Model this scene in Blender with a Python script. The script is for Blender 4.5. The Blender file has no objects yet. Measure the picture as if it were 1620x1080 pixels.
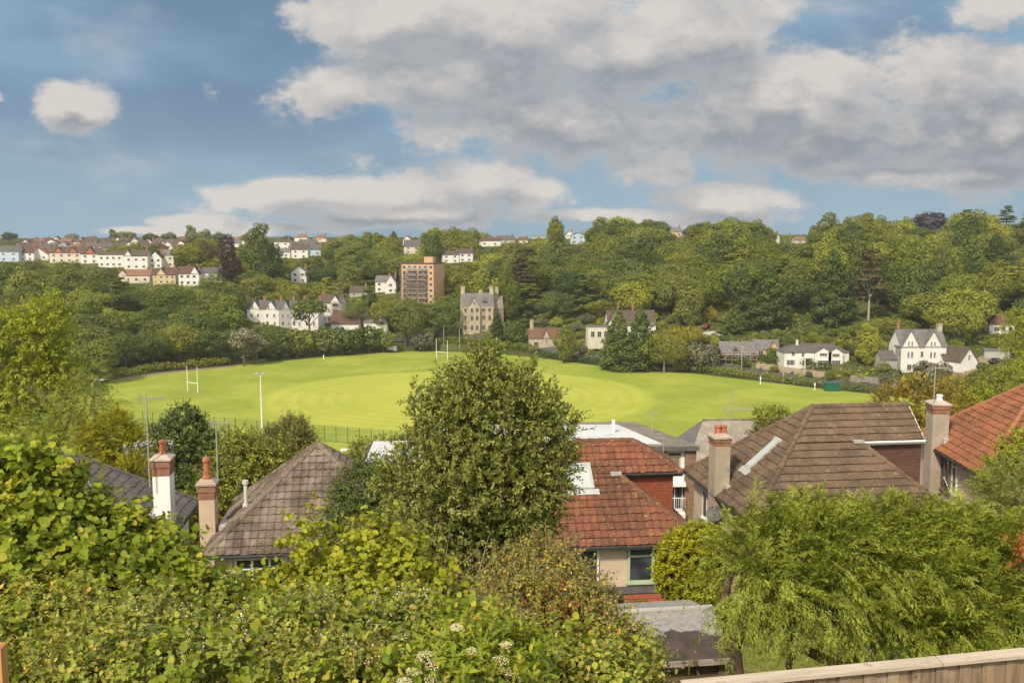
import bpy, math, random
import numpy as np
from math import radians as R_, sin, cos, pi
from mathutils import Vector, Matrix

# ------------------------------------------------------------------ camera, sky, sun, exposure
scn = bpy.context.scene
COL = scn.collection
CAMZ = 48.0
PITCH = math.atan(165.0 / 1500.0)
cam_d = bpy.data.cameras.new("camera"); cam_d.sensor_width = 36.0; cam_d.lens = 36.0 * 1500.0 / 1620.0
cam_d.clip_start = 0.1; cam_d.clip_end = 9000.0
cam = bpy.data.objects.new("camera", cam_d); COL.objects.link(cam)
cam.location = (0, 0, CAMZ); cam.rotation_euler = (pi / 2 - PITCH, 0, 0)
scn.camera = cam
scn.view_settings.view_transform = 'Standard'; scn.view_settings.look = 'None'
scn.view_settings.exposure = 0.82; scn.view_settings.gamma = 1.0
cy = scn.cycles
cy.max_bounces = 5; cy.diffuse_bounces = 3; cy.glossy_bounces = 2; cy.transmission_bounces = 3; cy.transparent_max_bounces = 4
cy.caustics_reflective = False; cy.caustics_refractive = False
cy.use_denoising = True
cy.sample_clamp_indirect = 4.0; cy.volume_bounces = 0

SUN_EL, SUN_AZ_X, SUN_AZ_Y = R_(44), -0.50, -0.86      # behind the viewer's left shoulder
SKY_STRENGTH = 0.1
sl = bpy.data.lights.new("sun", 'SUN'); sl.energy = 2.5; sl.angle = R_(6.0); sl.color = (1.0, 0.89, 0.70)
so = bpy.data.objects.new("sun", sl); COL.objects.link(so)
sdir = Vector((SUN_AZ_X * cos(SUN_EL), SUN_AZ_Y * cos(SUN_EL), sin(SUN_EL))).normalized()
so.rotation_euler = sdir.to_track_quat('Z', 'Y').to_euler()
so.location = (0, 0, 200)

def build_world():
    w = bpy.data.worlds.new("World"); scn.world = w; w.use_nodes = True
    nt = w.node_tree; N = nt.nodes; Lk = nt.links
    for n in list(N): N.remove(n)
    def link(a, b): Lk.new(a, b)
    def val(x):
        n = N.new("ShaderNodeValue"); n.outputs[0].default_value = x; return n.outputs[0]
    def math_(op, a, b=None, clamp=False):
        n = N.new("ShaderNodeMath"); n.operation = op; n.use_clamp = clamp
        for i, s in enumerate((a, b)):
            if s is None: continue
            if isinstance(s, (int, float)): n.inputs[i].default_value = s
            else: link(s, n.inputs[i])
        return n.outputs[0]
    def vec(op, a, b):
        n = N.new("ShaderNodeVectorMath"); n.operation = op
        for i, s in enumerate((a, b)):
            if isinstance(s, tuple): n.inputs[i].default_value = s
            elif s is not None: link(s, n.inputs[i])
        return n
    def mixc(f, a, b):
        n = N.new("ShaderNodeMix"); n.data_type = 'RGBA'
        if isinstance(f, (int, float)): n.inputs[0].default_value = f
        else: link(f, n.inputs[0])
        for i, s in ((6, a), (7, b)):
            if isinstance(s, tuple): n.inputs[i].default_value = s + (1,)
            else: link(s, n.inputs[i])
        return n.outputs[2]
    def noise(v, scale, detail, rough=.55):
        n = N.new("ShaderNodeTexNoise"); n.inputs['Scale'].default_value = scale
        n.inputs['Detail'].default_value = detail; n.inputs['Roughness'].default_value = rough
        link(v, n.inputs['Vector']); return n.outputs['Fac']
    def mrange(x, a, b, c=0., d=1., smooth=True):
        n = N.new("ShaderNodeMapRange"); n.interpolation_type = 'SMOOTHSTEP' if smooth else 'LINEAR'
        link(x, n.inputs[0])
        for i, v in zip((1, 2, 3, 4), (a, b, c, d)): n.inputs[i].default_value = v
        return n.outputs[0]
    tc = N.new("ShaderNodeTexCoord")
    sep = N.new("ShaderNodeSeparateXYZ"); link(tc.outputs['Generated'], sep.inputs[0])
    ay = math_('MAXIMUM', math_('ABSOLUTE', sep.outputs[1]), 0.06)
    u = math_('DIVIDE', sep.outputs[0], ay); v = math_('DIVIDE', sep.outputs[2], ay)
    comb = N.new("ShaderNodeCombineXYZ"); link(u, comb.inputs[0]); link(v, comb.inputs[1])
    P0 = comb.outputs[0]
    def uv(px, py): return ((px - 810) / 1500.0, (375 - py) / 1545.0)
    E = [(800, 55, 250, 92), (985, 100, 210, 95), (1085, 52, 130, 62), (640, 35, 150, 48), (690, 135, 150, 62), (545, 150, 80, 46),
         (1140, 205, 250, 82), (900, 195, 260, 50), (1230, 150, 110, 70), (1300, 225, 170, 52), (1480, 150, 190, 78), (1560, 205, 200, 74), (1400, 205, 120, 55),
         (130, 165, 56, 32), (112, 148, 26, 20), (165, 178, 30, 16), (-12, 155, 30, 14), (1600, 18, 90, 32),
         (560, 308, 180, 24), (750, 298, 92, 46), (650, 338, 190, 18), (470, 300, 70, 18), (820, 312, 60, 34), (1140, 317, 112, 30), (330, 352, 70, 14), (250, 364, 90, 7), (430, 362, 90, 12),
         (1550, 272, 120, 26), (1390, 278, 180, 20), (980, 345, 260, 14)]
    # the grey undersides of the banks of cloud
    GREYS = [(840, 128, 230, 34), (1010, 150, 120, 34), (620, 112, 110, 20), (1120, 225, 260, 50), (1340, 228, 230, 48), (1520, 215, 230, 50), (1450, 170, 120, 30), (1200, 170, 90, 36), (1590, 170, 60, 30), (880, 200, 160, 22), (1080, 185, 80, 24),
             (540, 312, 150, 13), (700, 318, 70, 12), (790, 318, 70, 12), (640, 352, 230, 12), (120, 188, 60, 14), (1140, 338, 120, 12), (1560, 290, 120, 10), (700, 180, 140, 16)]
    def density(Pv):
        nb = noise(vec('MULTIPLY', Pv, (7.0, 11.5, 1)).outputs[0], 1.0, 10.0, .62)
        nw = noise(vec('MULTIPLY', Pv, (4.0, 6.5, 1)).outputs[0], 1.0, 2.0, .5)
        wob = N.new("ShaderNodeCombineXYZ")
        link(math_('MULTIPLY', math_('SUBTRACT', nw, 0.5), .10), wob.inputs[0]); link(math_('MULTIPLY', math_('SUBTRACT', nb, 0.5), .035), wob.inputs[1])
        Pw = vec('ADD', Pv, wob.outputs[0]).outputs[0]
        acc = None
        for (px, py, rx, ry) in E:
            cu, cv = uv(px, py)
            d = vec('SUBTRACT', Pw, (cu, cv, 0)).outputs[0]
            d = vec('MULTIPLY', d, (1440.0 / rx, 1480.0 / ry, 0)).outputs[0]
            ln = N.new("ShaderNodeVectorMath"); ln.operation = 'LENGTH'; link(d, ln.inputs[0])
            s = math_('SUBTRACT', 1.22, ln.outputs['Value'])
            if acc is None: acc = s
            else:
                n = N.new("ShaderNodeMath"); n.operation = 'SMOOTH_MAX'; link(acc, n.inputs[0]); link(s, n.inputs[1]); n.inputs[2].default_value = .25
                acc = n.outputs[0]
        # behind and high overhead: scattered cloud from noise alone
        far = mrange(v, .30, .55)
        gen = math_('MULTIPLY', math_('SUBTRACT', nw, .48), 4.0)
        acc = math_('MAXIMUM', acc, math_('SUBTRACT', math_('MULTIPLY', far, math_('ADD', gen, 1.0)), 1.0))
        nf = noise(vec('MULTIPLY', Pv, (27.0, 42.0, 1)).outputs[0], 1.0, 6.0, .6)
        return math_('ADD', math_('ADD', acc, math_('MULTIPLY', math_('SUBTRACT', nf, .5), 1.0)), math_('MULTIPLY', math_('SUBTRACT', nb, .5), 3.6)), nb, acc
    d0, nb0, a0 = density(P0)
    d1, nb1, a1 = density(vec('ADD', P0, (-.010, .026, 0)).outputs[0])
    alpha = mrange(d0, -.14, .44)
    alpha = math_('MULTIPLY', alpha, .94)
    lit = math_('ADD', math_('MULTIPLY', math_('SUBTRACT', a0, a1), .80), math_('MULTIPLY', math_('SUBTRACT', nb0, nb1), 3.0))
    gacc = None
    wv = N.new("ShaderNodeCombineXYZ"); link(math_('MULTIPLY', math_('SUBTRACT', nb0, .5), .16), wv.inputs[0]); link(math_('MULTIPLY', math_('SUBTRACT', nb0, .5), .05), wv.inputs[1])
    Pg = vec('ADD', P0, wv.outputs[0]).outputs[0]
    for (px, py, rx, ry) in GREYS:
        cu, cv = uv(px, py)
        d = vec('MULTIPLY', vec('SUBTRACT', Pg, (cu, cv, 0)).outputs[0], (1500.0 / rx, 1545.0 / ry, 0)).outputs[0]
        ln = N.new("ShaderNodeVectorMath"); ln.operation = 'LENGTH'; link(d, ln.inputs[0])
        s = mrange(ln.outputs['Value'], 1.75, .0)
        gacc = s if gacc is None else math_('MAXIMUM', gacc, s)
    bil = noise(vec('ADD', vec('MULTIPLY', P0, (11.0, 17.0, 1)).outputs[0], (5.2, 1.3, 0)).outputs[0], 1.0, 5.0, .55)
    lit = math_('ADD', lit, math_('MULTIPLY', math_('SUBTRACT', bil, .5), 1.5))
    lit = math_('SUBTRACT', math_('ADD', lit, .40), math_('MULTIPLY', gacc, .42), True)
    lit = math_('ADD', lit, mrange(d0, .0, 1.0, .30, .0), True)
    thick = mrange(d0, .2, 1.7)
    shade = mixc(thick, (.200, .220, .240), (.156, .165, .181))
    cloud = mixc(lit, shade, (.40, .37, .345))
    sky = N.new("ShaderNodeTexSky"); sky.sky_type = 'NISHITA'; sky.sun_disc = False
    sky.sun_elevation = SUN_EL; sky.sun_rotation = math.atan2(SUN_AZ_X, SUN_AZ_Y); sky.altitude = 50
    sky.air_density = 1.0; sky.dust_density = 1.5; sky.ozone_density = 1.5
    s1 = vec('SCALE', sky.outputs[0], None); s1.inputs['Scale'].default_value = SKY_STRENGTH
    # thin high grey-blue sheet of cloud: tones the clear air, darker in broad patches
    nl = noise(vec('ADD', vec('MULTIPLY', P0, (2.6, 6.0, 1)).outputs[0], (3.1, 1.7, 0)).outputs[0], 1.0, 4.0, .5)
    veil = mixc(mrange(nl, .36, .62), (.084, .138, .200), (.136, .212, .288))
    low = mrange(v, .0, .16, 1.0, 0.0)
    veil = mixc(math_('MULTIPLY', low, .55), veil, (.205, .29, .345))
    air = mixc(.93, s1.outputs[0], veil)
    ws = noise(vec('ADD', vec('MULTIPLY', P0, (5.0, 14.0, 1)).outputs[0], (7.7, 4.1, 0)).outputs[0], 1.0, 8.0, .62)
    air = mixc(math_('MULTIPLY', mrange(ws, .50, .78), .55), air, (.30, .31, .32))
    fin = mixc(alpha, air, cloud)
    # unseen bright cloud added behind the viewer, put in for soft fill light
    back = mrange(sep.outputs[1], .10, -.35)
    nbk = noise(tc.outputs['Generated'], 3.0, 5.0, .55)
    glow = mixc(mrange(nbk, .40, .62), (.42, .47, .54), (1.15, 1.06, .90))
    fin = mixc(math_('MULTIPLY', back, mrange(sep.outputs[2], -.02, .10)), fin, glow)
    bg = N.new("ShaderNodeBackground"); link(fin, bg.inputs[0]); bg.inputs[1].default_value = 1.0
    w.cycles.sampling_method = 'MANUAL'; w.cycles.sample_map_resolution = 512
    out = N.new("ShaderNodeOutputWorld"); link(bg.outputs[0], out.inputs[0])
build_world()

# ------------------------------------------------------------------ helpers
def ray(px, py):
    dx = (px - 810) / 1500.0; dy = (540 - py) / 1500.0
    return (dx, cos(PITCH) + dy * sin(PITCH), -sin(PITCH) + dy * cos(PITCH))
def at(px, py, Y):
    d = ray(px, py); k = Y / d[1]
    return Vector((d[0] * k, Y, CAMZ + d[2] * k))
def atz(px, py, z):
    d = ray(px, py); k = (z - CAMZ) / d[2]
    return Vector((d[0] * k, d[1] * k, z))
def proj(p):
    x, y, z = p[0], p[1], p[2] - CAMZ
    f = y * cos(PITCH) - z * sin(PITCH); up = y * sin(PITCH) + z * cos(PITCH)
    return 810 + 1500 * x / f, 540 - 1500 * up / f

def tag(o, label=None, cat=None, group=None, kind=None):
    if label: o['label'] = label
    if cat: o['category'] = cat
    if group: o['group'] = group
    if kind: o['kind'] = kind
    return o
def empty(name, loc, rz=0., label=None, cat=None, group=None):
    o = bpy.data.objects.new(name, None); COL.objects.link(o); o.location = loc; o.rotation_euler = (0, 0, rz)
    o.empty_display_size = .3
    return tag(o, label, cat, group)
def copy_tree(o, parent=None):
    c = o.copy(); COL.objects.link(c)
    if parent is not None:
        c.parent = parent; c.matrix_parent_inverse = o.matrix_parent_inverse.copy()
    for ch in list(o.children): copy_tree(ch, c)
    return c

class MB:
    """collects simple solids and links them as one mesh object"""
    def __init__(s): s.v = []; s.f = []; s.m = []
    def add(s, vs, fs, mi=0):
        o = len(s.v); s.v.extend([tuple(p) for p in vs]); s.f.extend([tuple(i + o for i in f) for f in fs]); s.m.extend([mi] * len(fs))
    def box(s, x0, x1, y0, y1, z0, z1, mi=0, M=None):
        vs = [Vector((x, y, z)) for z in (z0, z1) for y in (y0, y1) for x in (x0, x1)]
        if M is not None: vs = [M @ p for p in vs]
        s.add(vs, [(0, 2, 3, 1), (4, 5, 7, 6), (0, 1, 5, 4), (2, 6, 7, 3), (0, 4, 6, 2), (1, 3, 7, 5)], mi)
    def bar(s, p0, p1, w, h=None, mi=0):
        p0 = Vector(p0); p1 = Vector(p1); a = (p1 - p0); L = a.length
        q = a.to_track_quat('X', 'Z') if L > 0 else None
        M = Matrix.Translation(p0) @ q.to_matrix().to_4x4()
        h = h or w
        s.box(0, L, -w / 2, w / 2, -h / 2, h / 2, mi, M)
    def tube(s, pts, rad, n=6, mi=0, cap=True):
        pts = [Vector(p) for p in pts]
        if not hasattr(rad, '__len__'): rad = [rad] * len(pts)
        rings = []
        ref = None
        for i, p in enumerate(pts):
            a = (pts[min(i + 1, len(pts) - 1)] - pts[max(i - 1, 0)]).normalized()
            if ref is None: ref = Vector((1, 0, 0)) if abs(a.x) < .8 else Vector((0, 1, 0))
            u = (ref - a * ref.dot(a)).normalized(); w = a.cross(u); ref = u
            rings.append([p + (u * cos(2 * pi * k / n) + w * sin(2 * pi * k / n)) * rad[i] for k in range(n)])
        vs = [q for r in rings for q in r]; fs = []
        for i in range(len(pts) - 1):
            for k in range(n):
                a = i * n + k; b = i * n + (k + 1) % n
                fs.append((a, b, b + n, a + n))
        if cap:
            fs.append(tuple(range(n - 1, -1, -1))); fs.append(tuple((len(pts) - 1) * n + k for k in range(n)))
        s.add(vs, fs, mi)
    def poly(s, pts, mi=0): s.add(pts, [tuple(range(len(pts)))], mi)
    def prism(s, pts2, f0, f1, mi=0):
        """pts2: polygon; f0/f1 map (a,b)->3d for the two ends"""
        n = len(pts2)
        vs = [f0(*p) for p in pts2] + [f1(*p) for p in pts2]
        fs = [tuple(range(n - 1, -1, -1)), tuple(range(n, 2 * n))] + [(i, (i + 1) % n, (i + 1) % n + n, i + n) for i in range(n)]
        s.add(vs, fs, mi)
    def slab(s, pts, t, mi=0):
        """polygon thickened along its normal downwards"""
        pts = [Vector(p) for p in pts]
        nrm = (pts[1] - pts[0]).cross(pts[2] - pts[0]).normalized()
        if nrm.z < 0: nrm = -nrm
        lo = [p - nrm * t for p in pts]; n = len(pts)
        s.add(pts + lo, [tuple(range(n)), tuple(range(2 * n - 1, n - 1, -1))] + [(i, (i + 1) % n, (i + 1) % n + n, i + n) for i in range(n)], mi)
    def build(s, name, mats, parent=None, smooth=False):
        me = bpy.data.meshes.new(name); me.from_pydata(s.v, [], s.f)
        if not isinstance(mats, (list, tuple)): mats = [mats]
        for m in mats: me.materials.append(m)
        if any(s.m): me.polygons.foreach_set('material_index', s.m)
        if smooth: me.polygons.foreach_set('use_smooth', [True] * len(s.f))
        import bmesh
        bm = bmesh.new(); bm.from_mesh(me); bmesh.ops.recalc_face_normals(bm, faces=bm.faces); bm.to_mesh(me); bm.free()
        o = bpy.data.objects.new(name, me); COL.objects.link(o)
        if parent is not None: o.parent = parent
        return o

def mesh_arrays(name, V, F, mats, parent=None, mi=None, smooth=False, sharp=True):
    """V (n,3); F list of (k,size) integer arrays"""
    me = bpy.data.meshes.new(name)
    V = np.asarray(V, np.float32)
    me.vertices.add(len(V)); me.vertices.foreach_set('co', V.ravel())
    loops = np.concatenate([f.ravel() for f in F]).astype(np.int32)
    sizes = np.concatenate([np.full(len(f), f.shape[1], np.int32) for f in F])
    starts = np.concatenate([[0], np.cumsum(sizes)[:-1]]).astype(np.int32)
    me.loops.add(len(loops)); me.loops.foreach_set('vertex_index', loops)
    me.polygons.add(len(sizes)); me.polygons.foreach_set('loop_start', starts)
    if not isinstance(mats, (list, tuple)): mats = [mats]
    for m in mats: me.materials.append(m)
    if mi is not None: me.polygons.foreach_set('material_index', np.asarray(mi, np.int32))
    if smooth: me.polygons.foreach_set('use_smooth', np.ones(len(sizes), bool))
    me.update(calc_edges=True); me.validate()
    o = bpy.data.objects.new(name, me); COL.objects.link(o)
    if parent is not None: o.parent = parent
    return o

# ------------------------------------------------------------------ materials
MATS = {}
def rgba(c): return (c[0], c[1], c[2], 1.0)
class NT:
    def __init__(s, name):
        s.m = bpy.data.materials.new(name); s.m.use_nodes = True
        s.t = s.m.node_tree; s.n = s.t.nodes; s.b = s.n['Principled BSDF']; s.out = s.n['Material Output']
        s.co = s.n.new("ShaderNodeTexCoord").outputs['Object']
    def link(s, a, b): s.t.links.new(a, b)
    def noise(s, scale, detail=4, rough=.55, v=None, stretch=None):
        n = s.n.new("ShaderNodeTexNoise"); n.inputs['Scale'].default_value = scale; n.inputs['Detail'].default_value = detail; n.inputs['Roughness'].default_value = rough
        v = v or s.co
        if stretch:
            m = s.n.new("ShaderNodeVectorMath"); m.operation = 'MULTIPLY'; s.link(v, m.inputs[0]); m.inputs[1].default_value = stretch; v = m.outputs[0]
        s.link(v, n.inputs['Vector']); return n.outputs['Fac']
    def rng(s, x, a, b, c=0., d=1.):
        n = s.n.new("ShaderNodeMapRange"); n.interpolation_type = 'SMOOTHSTEP'; s.link(x, n.inputs[0])
        for i, v in zip((1, 2, 3, 4), (a, b, c, d)): n.inputs[i].default_value = v
        return n.outputs[0]
    def mix(s, f, a, b, mode='MIX'):
        n = s.n.new("ShaderNodeMix"); n.data_type = 'RGBA'; n.blend_type = mode
        if isinstance(f, (int, float)): n.inputs[0].default_value = f
        else: s.link(f, n.inputs[0])
        for i, x in ((6, a), (7, b)):
            if isinstance(x, tuple): n.inputs[i].default_value = rgba(x)
            else: s.link(x, n.inputs[i])
        return n.outputs[2]
    def math(s, op, a, b=0.):
        n = s.n.new("ShaderNodeMath"); n.operation = op
        for i, x in enumerate((a, b)):
            if isinstance(x, (int, float)): n.inputs[i].default_value = x
            else: s.link(x, n.inputs[i])
        return n.outputs[0]
    def base(s, c): s.link(c, s.b.inputs['Base Color'])
    def bump(s, h, strength=.3, dist=.02):
        n = s.n.new("ShaderNodeBump"); n.inputs['Strength'].default_value = strength; n.inputs['Distance'].default_value = dist
        s.link(h, n.inputs['Height']); s.link(n.outputs[0], s.b.inputs['Normal'])
    def hsv(s, c, h=None, sat=1., v=None):
        n = s.n.new("ShaderNodeHueSaturation"); s.link(c, n.inputs['Color']); n.inputs['Saturation'].default_value = sat
        if h is not None: s.link(h, n.inputs['Hue'])
        if v is not None: s.link(v, n.inputs['Value'])
        return n.outputs[0]
    def rough(s, r, spec=.3): s.b.inputs['Roughness'].default_value = r; s.b.inputs['Specular IOR Level'].default_value = spec

def M_surf(name, c1, c2=None, scale=3., rough=.85, bump=0., stretch=None, detail=5, spec=.25, c3=None, metal=0., s3=9., t3=(.58, .7)):
    if name in MATS: return MATS[name]
    t = NT(name); c2 = c2 or tuple(x * .75 for x in c1)
    nz = t.noise(scale, detail, .6, stretch=stretch)
    c = t.mix(t.rng(nz, .32, .68), c1, c2)
    if c3:
        n3 = t.noise(s3, 4, .6); c = t.mix(t.rng(n3, *t3), c, c3)
    t.base(c); t.rough(rough, spec); t.b.inputs['Metallic'].default_value = metal
    if bump: t.bump(t.noise(scale * 6, 4, .6, stretch=stretch), bump)
    MATS[name] = t.m; return t.m
def M_leaf(name, c1, c2, c3=None, trans=.3, rough=.55, clump=.35, objvar=.0, spec=.25, hue=.02, p3=.93, camp=.8):
    if name in MATS: return MATS[name]
    t = NT(name)
    g = t.n.new("ShaderNodeNewGeometry").outputs['Random Per Island']
    c = t.mix(g, c1, c2)
    if c3: c = t.mix(t.rng(t.math('FRACT', t.math('MULTIPLY', g, 7.31)), p3 - .02, p3 + .02), c, c3)
    nz = t.noise(clump, 3, .55)
    v = t.math('ADD', t.math('MULTIPLY', nz, camp), 1 - camp / 2)
    oi = t.n.new("ShaderNodeObjectInfo").outputs['Random']
    if objvar: v = t.math('MULTIPLY', v, t.math('ADD', t.math('MULTIPLY', oi, objvar * 2), 1 - objvar))
    h = t.math('ADD', t.math('MULTIPLY', oi, -hue * 2), .5 + hue)
    c = t.hsv(c, h=h, v=v)
    t.base(c); t.rough(rough, spec)
    tr = t.n.new("ShaderNodeBsdfTranslucent")
    c2_ = t.mix(1.0, c, (1.0, 1.0, .55), 'MULTIPLY'); t.link(c2_, tr.inputs[0])
    mx = t.n.new("ShaderNodeMixShader"); mx.inputs[0].default_value = trans
    t.link(t.b.outputs[0], mx.inputs[1]); t.link(tr.outputs[0], mx.inputs[2]); t.link(mx.outputs[0], t.out.inputs[0])
    MATS[name] = t.m; return t.m
def M_tile(name, c1, c2, stain, lichen, stain_amt=.5, lichen_t=(.62, .72), rough=.9):
    if name in MATS: return MATS[name]
    t = NT(name)
    g = t.n.new("ShaderNodeNewGeometry").outputs['Random Per Island']
    c = t.mix(g, c1, c2)
    st = t.noise(.9, 5, .6); c = t.mix(t.math('MULTIPLY', t.rng(st, .40, .62), stain_amt), c, stain)
    st2 = t.noise(16, 3, .6); c = t.mix(t.math('MULTIPLY', t.rng(st2, .50, .70), .6), c, tuple(x * .55 for x in c1))
    li = t.noise(5.5, 6, .7); c = t.mix(t.rng(li, *lichen_t), c, lichen)
    t.base(c); t.rough(rough, .2); t.bump(t.noise(30, 4, .7), .35, .01)
    MATS[name] = t.m; return t.m
def M_brick(name, c1, c2, mortar, scale=1.0, bw=.23, rh=.075):
    if name in MATS: return MATS[name]
    t = NT(name)
    sp = t.n.new("ShaderNodeSeparateXYZ"); t.link(t.co, sp.inputs[0])
    cb = t.n.new("ShaderNodeCombineXYZ"); t.link(t.math('ADD', sp.outputs[0], sp.outputs[1]), cb.inputs[0]); t.link(sp.outputs[2], cb.inputs[1])
    b = t.n.new("ShaderNodeTexBrick"); t.link(cb.outputs[0], b.inputs['Vector'])
    b.inputs['Color1'].default_value = rgba(c1); b.inputs['Color2'].default_value = rgba(c2); b.inputs['Mortar'].default_value = rgba(mortar)
    b.inputs['Scale'].default_value = scale; b.inputs['Brick Width'].default_value = bw; b.inputs['Row Height'].default_value = rh; b.inputs['Mortar Size'].default_value = .008
    n = t.noise(3, 5, .6); c = t.mix(t.rng(n, .35, .75), b.outputs['Color'], tuple(x * .6 for x in c1))
    t.base(c); t.rough(.9, .2); MATS[name] = t.m; return t.m
def M_glass(name, c=(.03, .035, .04), rough=.08):
    if name in MATS: return MATS[name]
    t = NT(name); n = t.noise(1.3, 2); t.base(t.mix(t.rng(n, .4, .6), c, tuple(x * 2.2 for x in c))); t.rough(rough, .6)
    MATS[name] = t.m; return t.m

# ------------------------------------------------------------------ foliage
KITE = (np.array([(0, 0, 0), (.45, .5, .06), (1, 0, -.04), (.45, -.5, .06)]), [np.array([[0, 1, 2, 3]])])
LEAF = (np.array([(0, 0, 0), (.28, 0, -.02), (.62, 0, 0), (1, 0, -.10),
                  (.22, .42, .07), (.60, .47, .08), (.88, .20, 0),
                  (.22, -.42, .07), (.60, -.47, .08), (.88, -.20, 0)]),
        [np.array([[1, 4, 5, 2], [1, 2, 8, 7], [2, 5, 6, 3], [2, 3, 9, 8]]), np.array([[0, 4, 1], [0, 1, 7]])])
OVAL = (np.array([(0, 0, 0), (.5, 0, -.03), (1, 0, -.06), (.3, .42, .05), (.72, .36, .04), (.3, -.42, .05), (.72, -.36, .04)]),
        [np.array([[0, 3, 4, 1], [0, 1, 6, 5]]), np.array([[1, 4, 2], [1, 2, 6]])])
def unit(a): return a / np.maximum(np.linalg.norm(a, axis=-1, keepdims=True), 1e-9)
def leaf_arrays(P, D, N, S, W, tmpl):
    D = unit(D); N = unit(N - D * np.sum(N * D, -1, keepdims=True)); T = np.cross(D, N)
    tv, tf = tmpl; k = len(tv)
    V = (P[:, None, :] + D[:, None, :] * (S[:, None] * tv[None, :, 0])[..., None] + T[:, None, :] * (W[:, None] * tv[None, :, 1])[..., None]
         + N[:, None, :] * (S[:, None] * tv[None, :, 2])[..., None]).reshape(-1, 3)
    off = np.arange(len(P)) * k
    F = [(off[:, None, None] + f[None]).reshape(-1, f.shape[1]) for f in tf]
    return V, F
def join_arrays(parts):
    """parts: list of (V,F,mat index) -> V, F, mi"""
    Vs = []; Fs = []; mi = []; o = 0
    for V, F, m in parts:
        Vs.append(V)
        for f in F: Fs.append(f + o); mi.append(np.full(len(f), m, np.int32))
        o += len(V)
    return np.concatenate(Vs), Fs, np.concatenate(mi)
def on_lobes(rng, lobes, n, shell=(.75, 1.05), keep=.7, zmin=-1.):
    """random points on a union of ellipsoids (c, r); returns points, outward normals"""
    C = np.array([l[0] for l in lobes], float); Rr = np.array([l[1] for l in lobes], float)
    w = (Rr[:, 0] * Rr[:, 1] + Rr[:, 0] * Rr[:, 2] + Rr[:, 1] * Rr[:, 2]); w /= w.sum()
    i = rng.choice(len(lobes), n, p=w)
    d = unit(rng.normal(size=(n, 3)))
    d[:, 2] = np.where(d[:, 2] < zmin, -d[:, 2], d[:, 2])
    r = rng.uniform(shell[0], shell[1], (n, 1))
    P = C[i] + Rr[i] * d * r; Nn = unit(d / Rr[i])
    inside = np.zeros(n, bool)
    for j in range(len(lobes)):
        q = np.linalg.norm((P - C[j]) / Rr[j], axis=1)
        inside |= (q < keep) & (i != j)
    return P[~inside], Nn[~inside]
def stems_arrays(P0, P1, r0, r1):
    n = len(P0); a = unit(P1 - P0); ref = np.where(np.abs(a[:, 2:3]) < .9, np.array([[0, 0, 1.]]), np.array([[1., 0, 0]]))
    u = unit(np.cross(a, ref)); w = np.cross(a, u)
    V = []
    for P, r in ((P0, r0), (P1, r1)):
        for k in range(3):
            an = 2 * pi * k / 3; V.append(P + (u * cos(an) + w * sin(an)) * r)
    V = np.stack(V, 1).reshape(-1, 3); o = np.arange(n)[:, None, None] * 6
    F = np.array([[0, 1, 4, 3], [1, 2, 5, 4], [2, 0, 3, 5]])[None] + o
    return V, [F.reshape(-1, 4)]
def twigs(rng, lobes, n, L, m, ll, lw, up=.4, jit=.45, droop=.25, planar=False, ang=.9, shell=(.6, 1.05), keep=.62, taper=.35, ld=.15, nup=.7, zmin=-1., bias=None, start=0.):
    P, Nn = on_lobes(rng, lobes, n, shell, keep, zmin); n = len(P)
    z = np.array([0, 0, 1.])
    o = Nn + up * z + jit * rng.normal(size=(n, 3))
    if bias is not None: o = o + np.array(bias)
    o = unit(o); Ls = L * rng.uniform(.6, 1.25, n)
    s = start + (1 - start) * (np.arange(m) + .6) / m
    A = P[:, None] + o[:, None] * (Ls[:, None] * s)[..., None] - z * (droop * Ls[:, None] * s ** 2)[..., None]
    Tn = unit(o[:, None] - z * (2 * droop * s)[None, :, None])
    ref = unit(np.cross(Tn, z + .05 * rng.normal(size=(n, 1, 3)))); bi = np.cross(ref, Tn)
    if planar:
        sg = np.where(np.arange(m) % 2 == 0, 1., -1.)[None, :, None]; ro = rng.uniform(-.5, .5, (n, 1, 1))
        side = (ref * np.cos(ro) + bi * np.sin(ro)) * sg
        D = Tn * cos(ang) + side * sin(ang) - z * ld + .10 * rng.normal(size=(n, m, 3)); Nl = bi + .3 * rng.normal(size=(n, m, 3))
    else:
        ph = rng.uniform(0, 6.28, (n, 1)) + np.arange(m)[None] * 2.4
        side = ref * np.cos(ph)[..., None] + bi * np.sin(ph)[..., None]
        D = Tn * cos(ang) + side * sin(ang) - z * ld + .12 * rng.normal(size=(n, m, 3))
        Nl = z * nup + Nn[:, None] * .6 + .45 * rng.normal(size=(n, m, 3))
    S = ll * rng.uniform(.5, 1.35, (n, m)) * (1 - taper * s)[None]
    tip = P + o * Ls[:, None] - z * (droop * Ls)[:, None]
    return A.reshape(-1, 3), D.reshape(-1, 3), Nl.reshape(-1, 3), S.ravel(), S.ravel() * lw, P, tip

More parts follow.
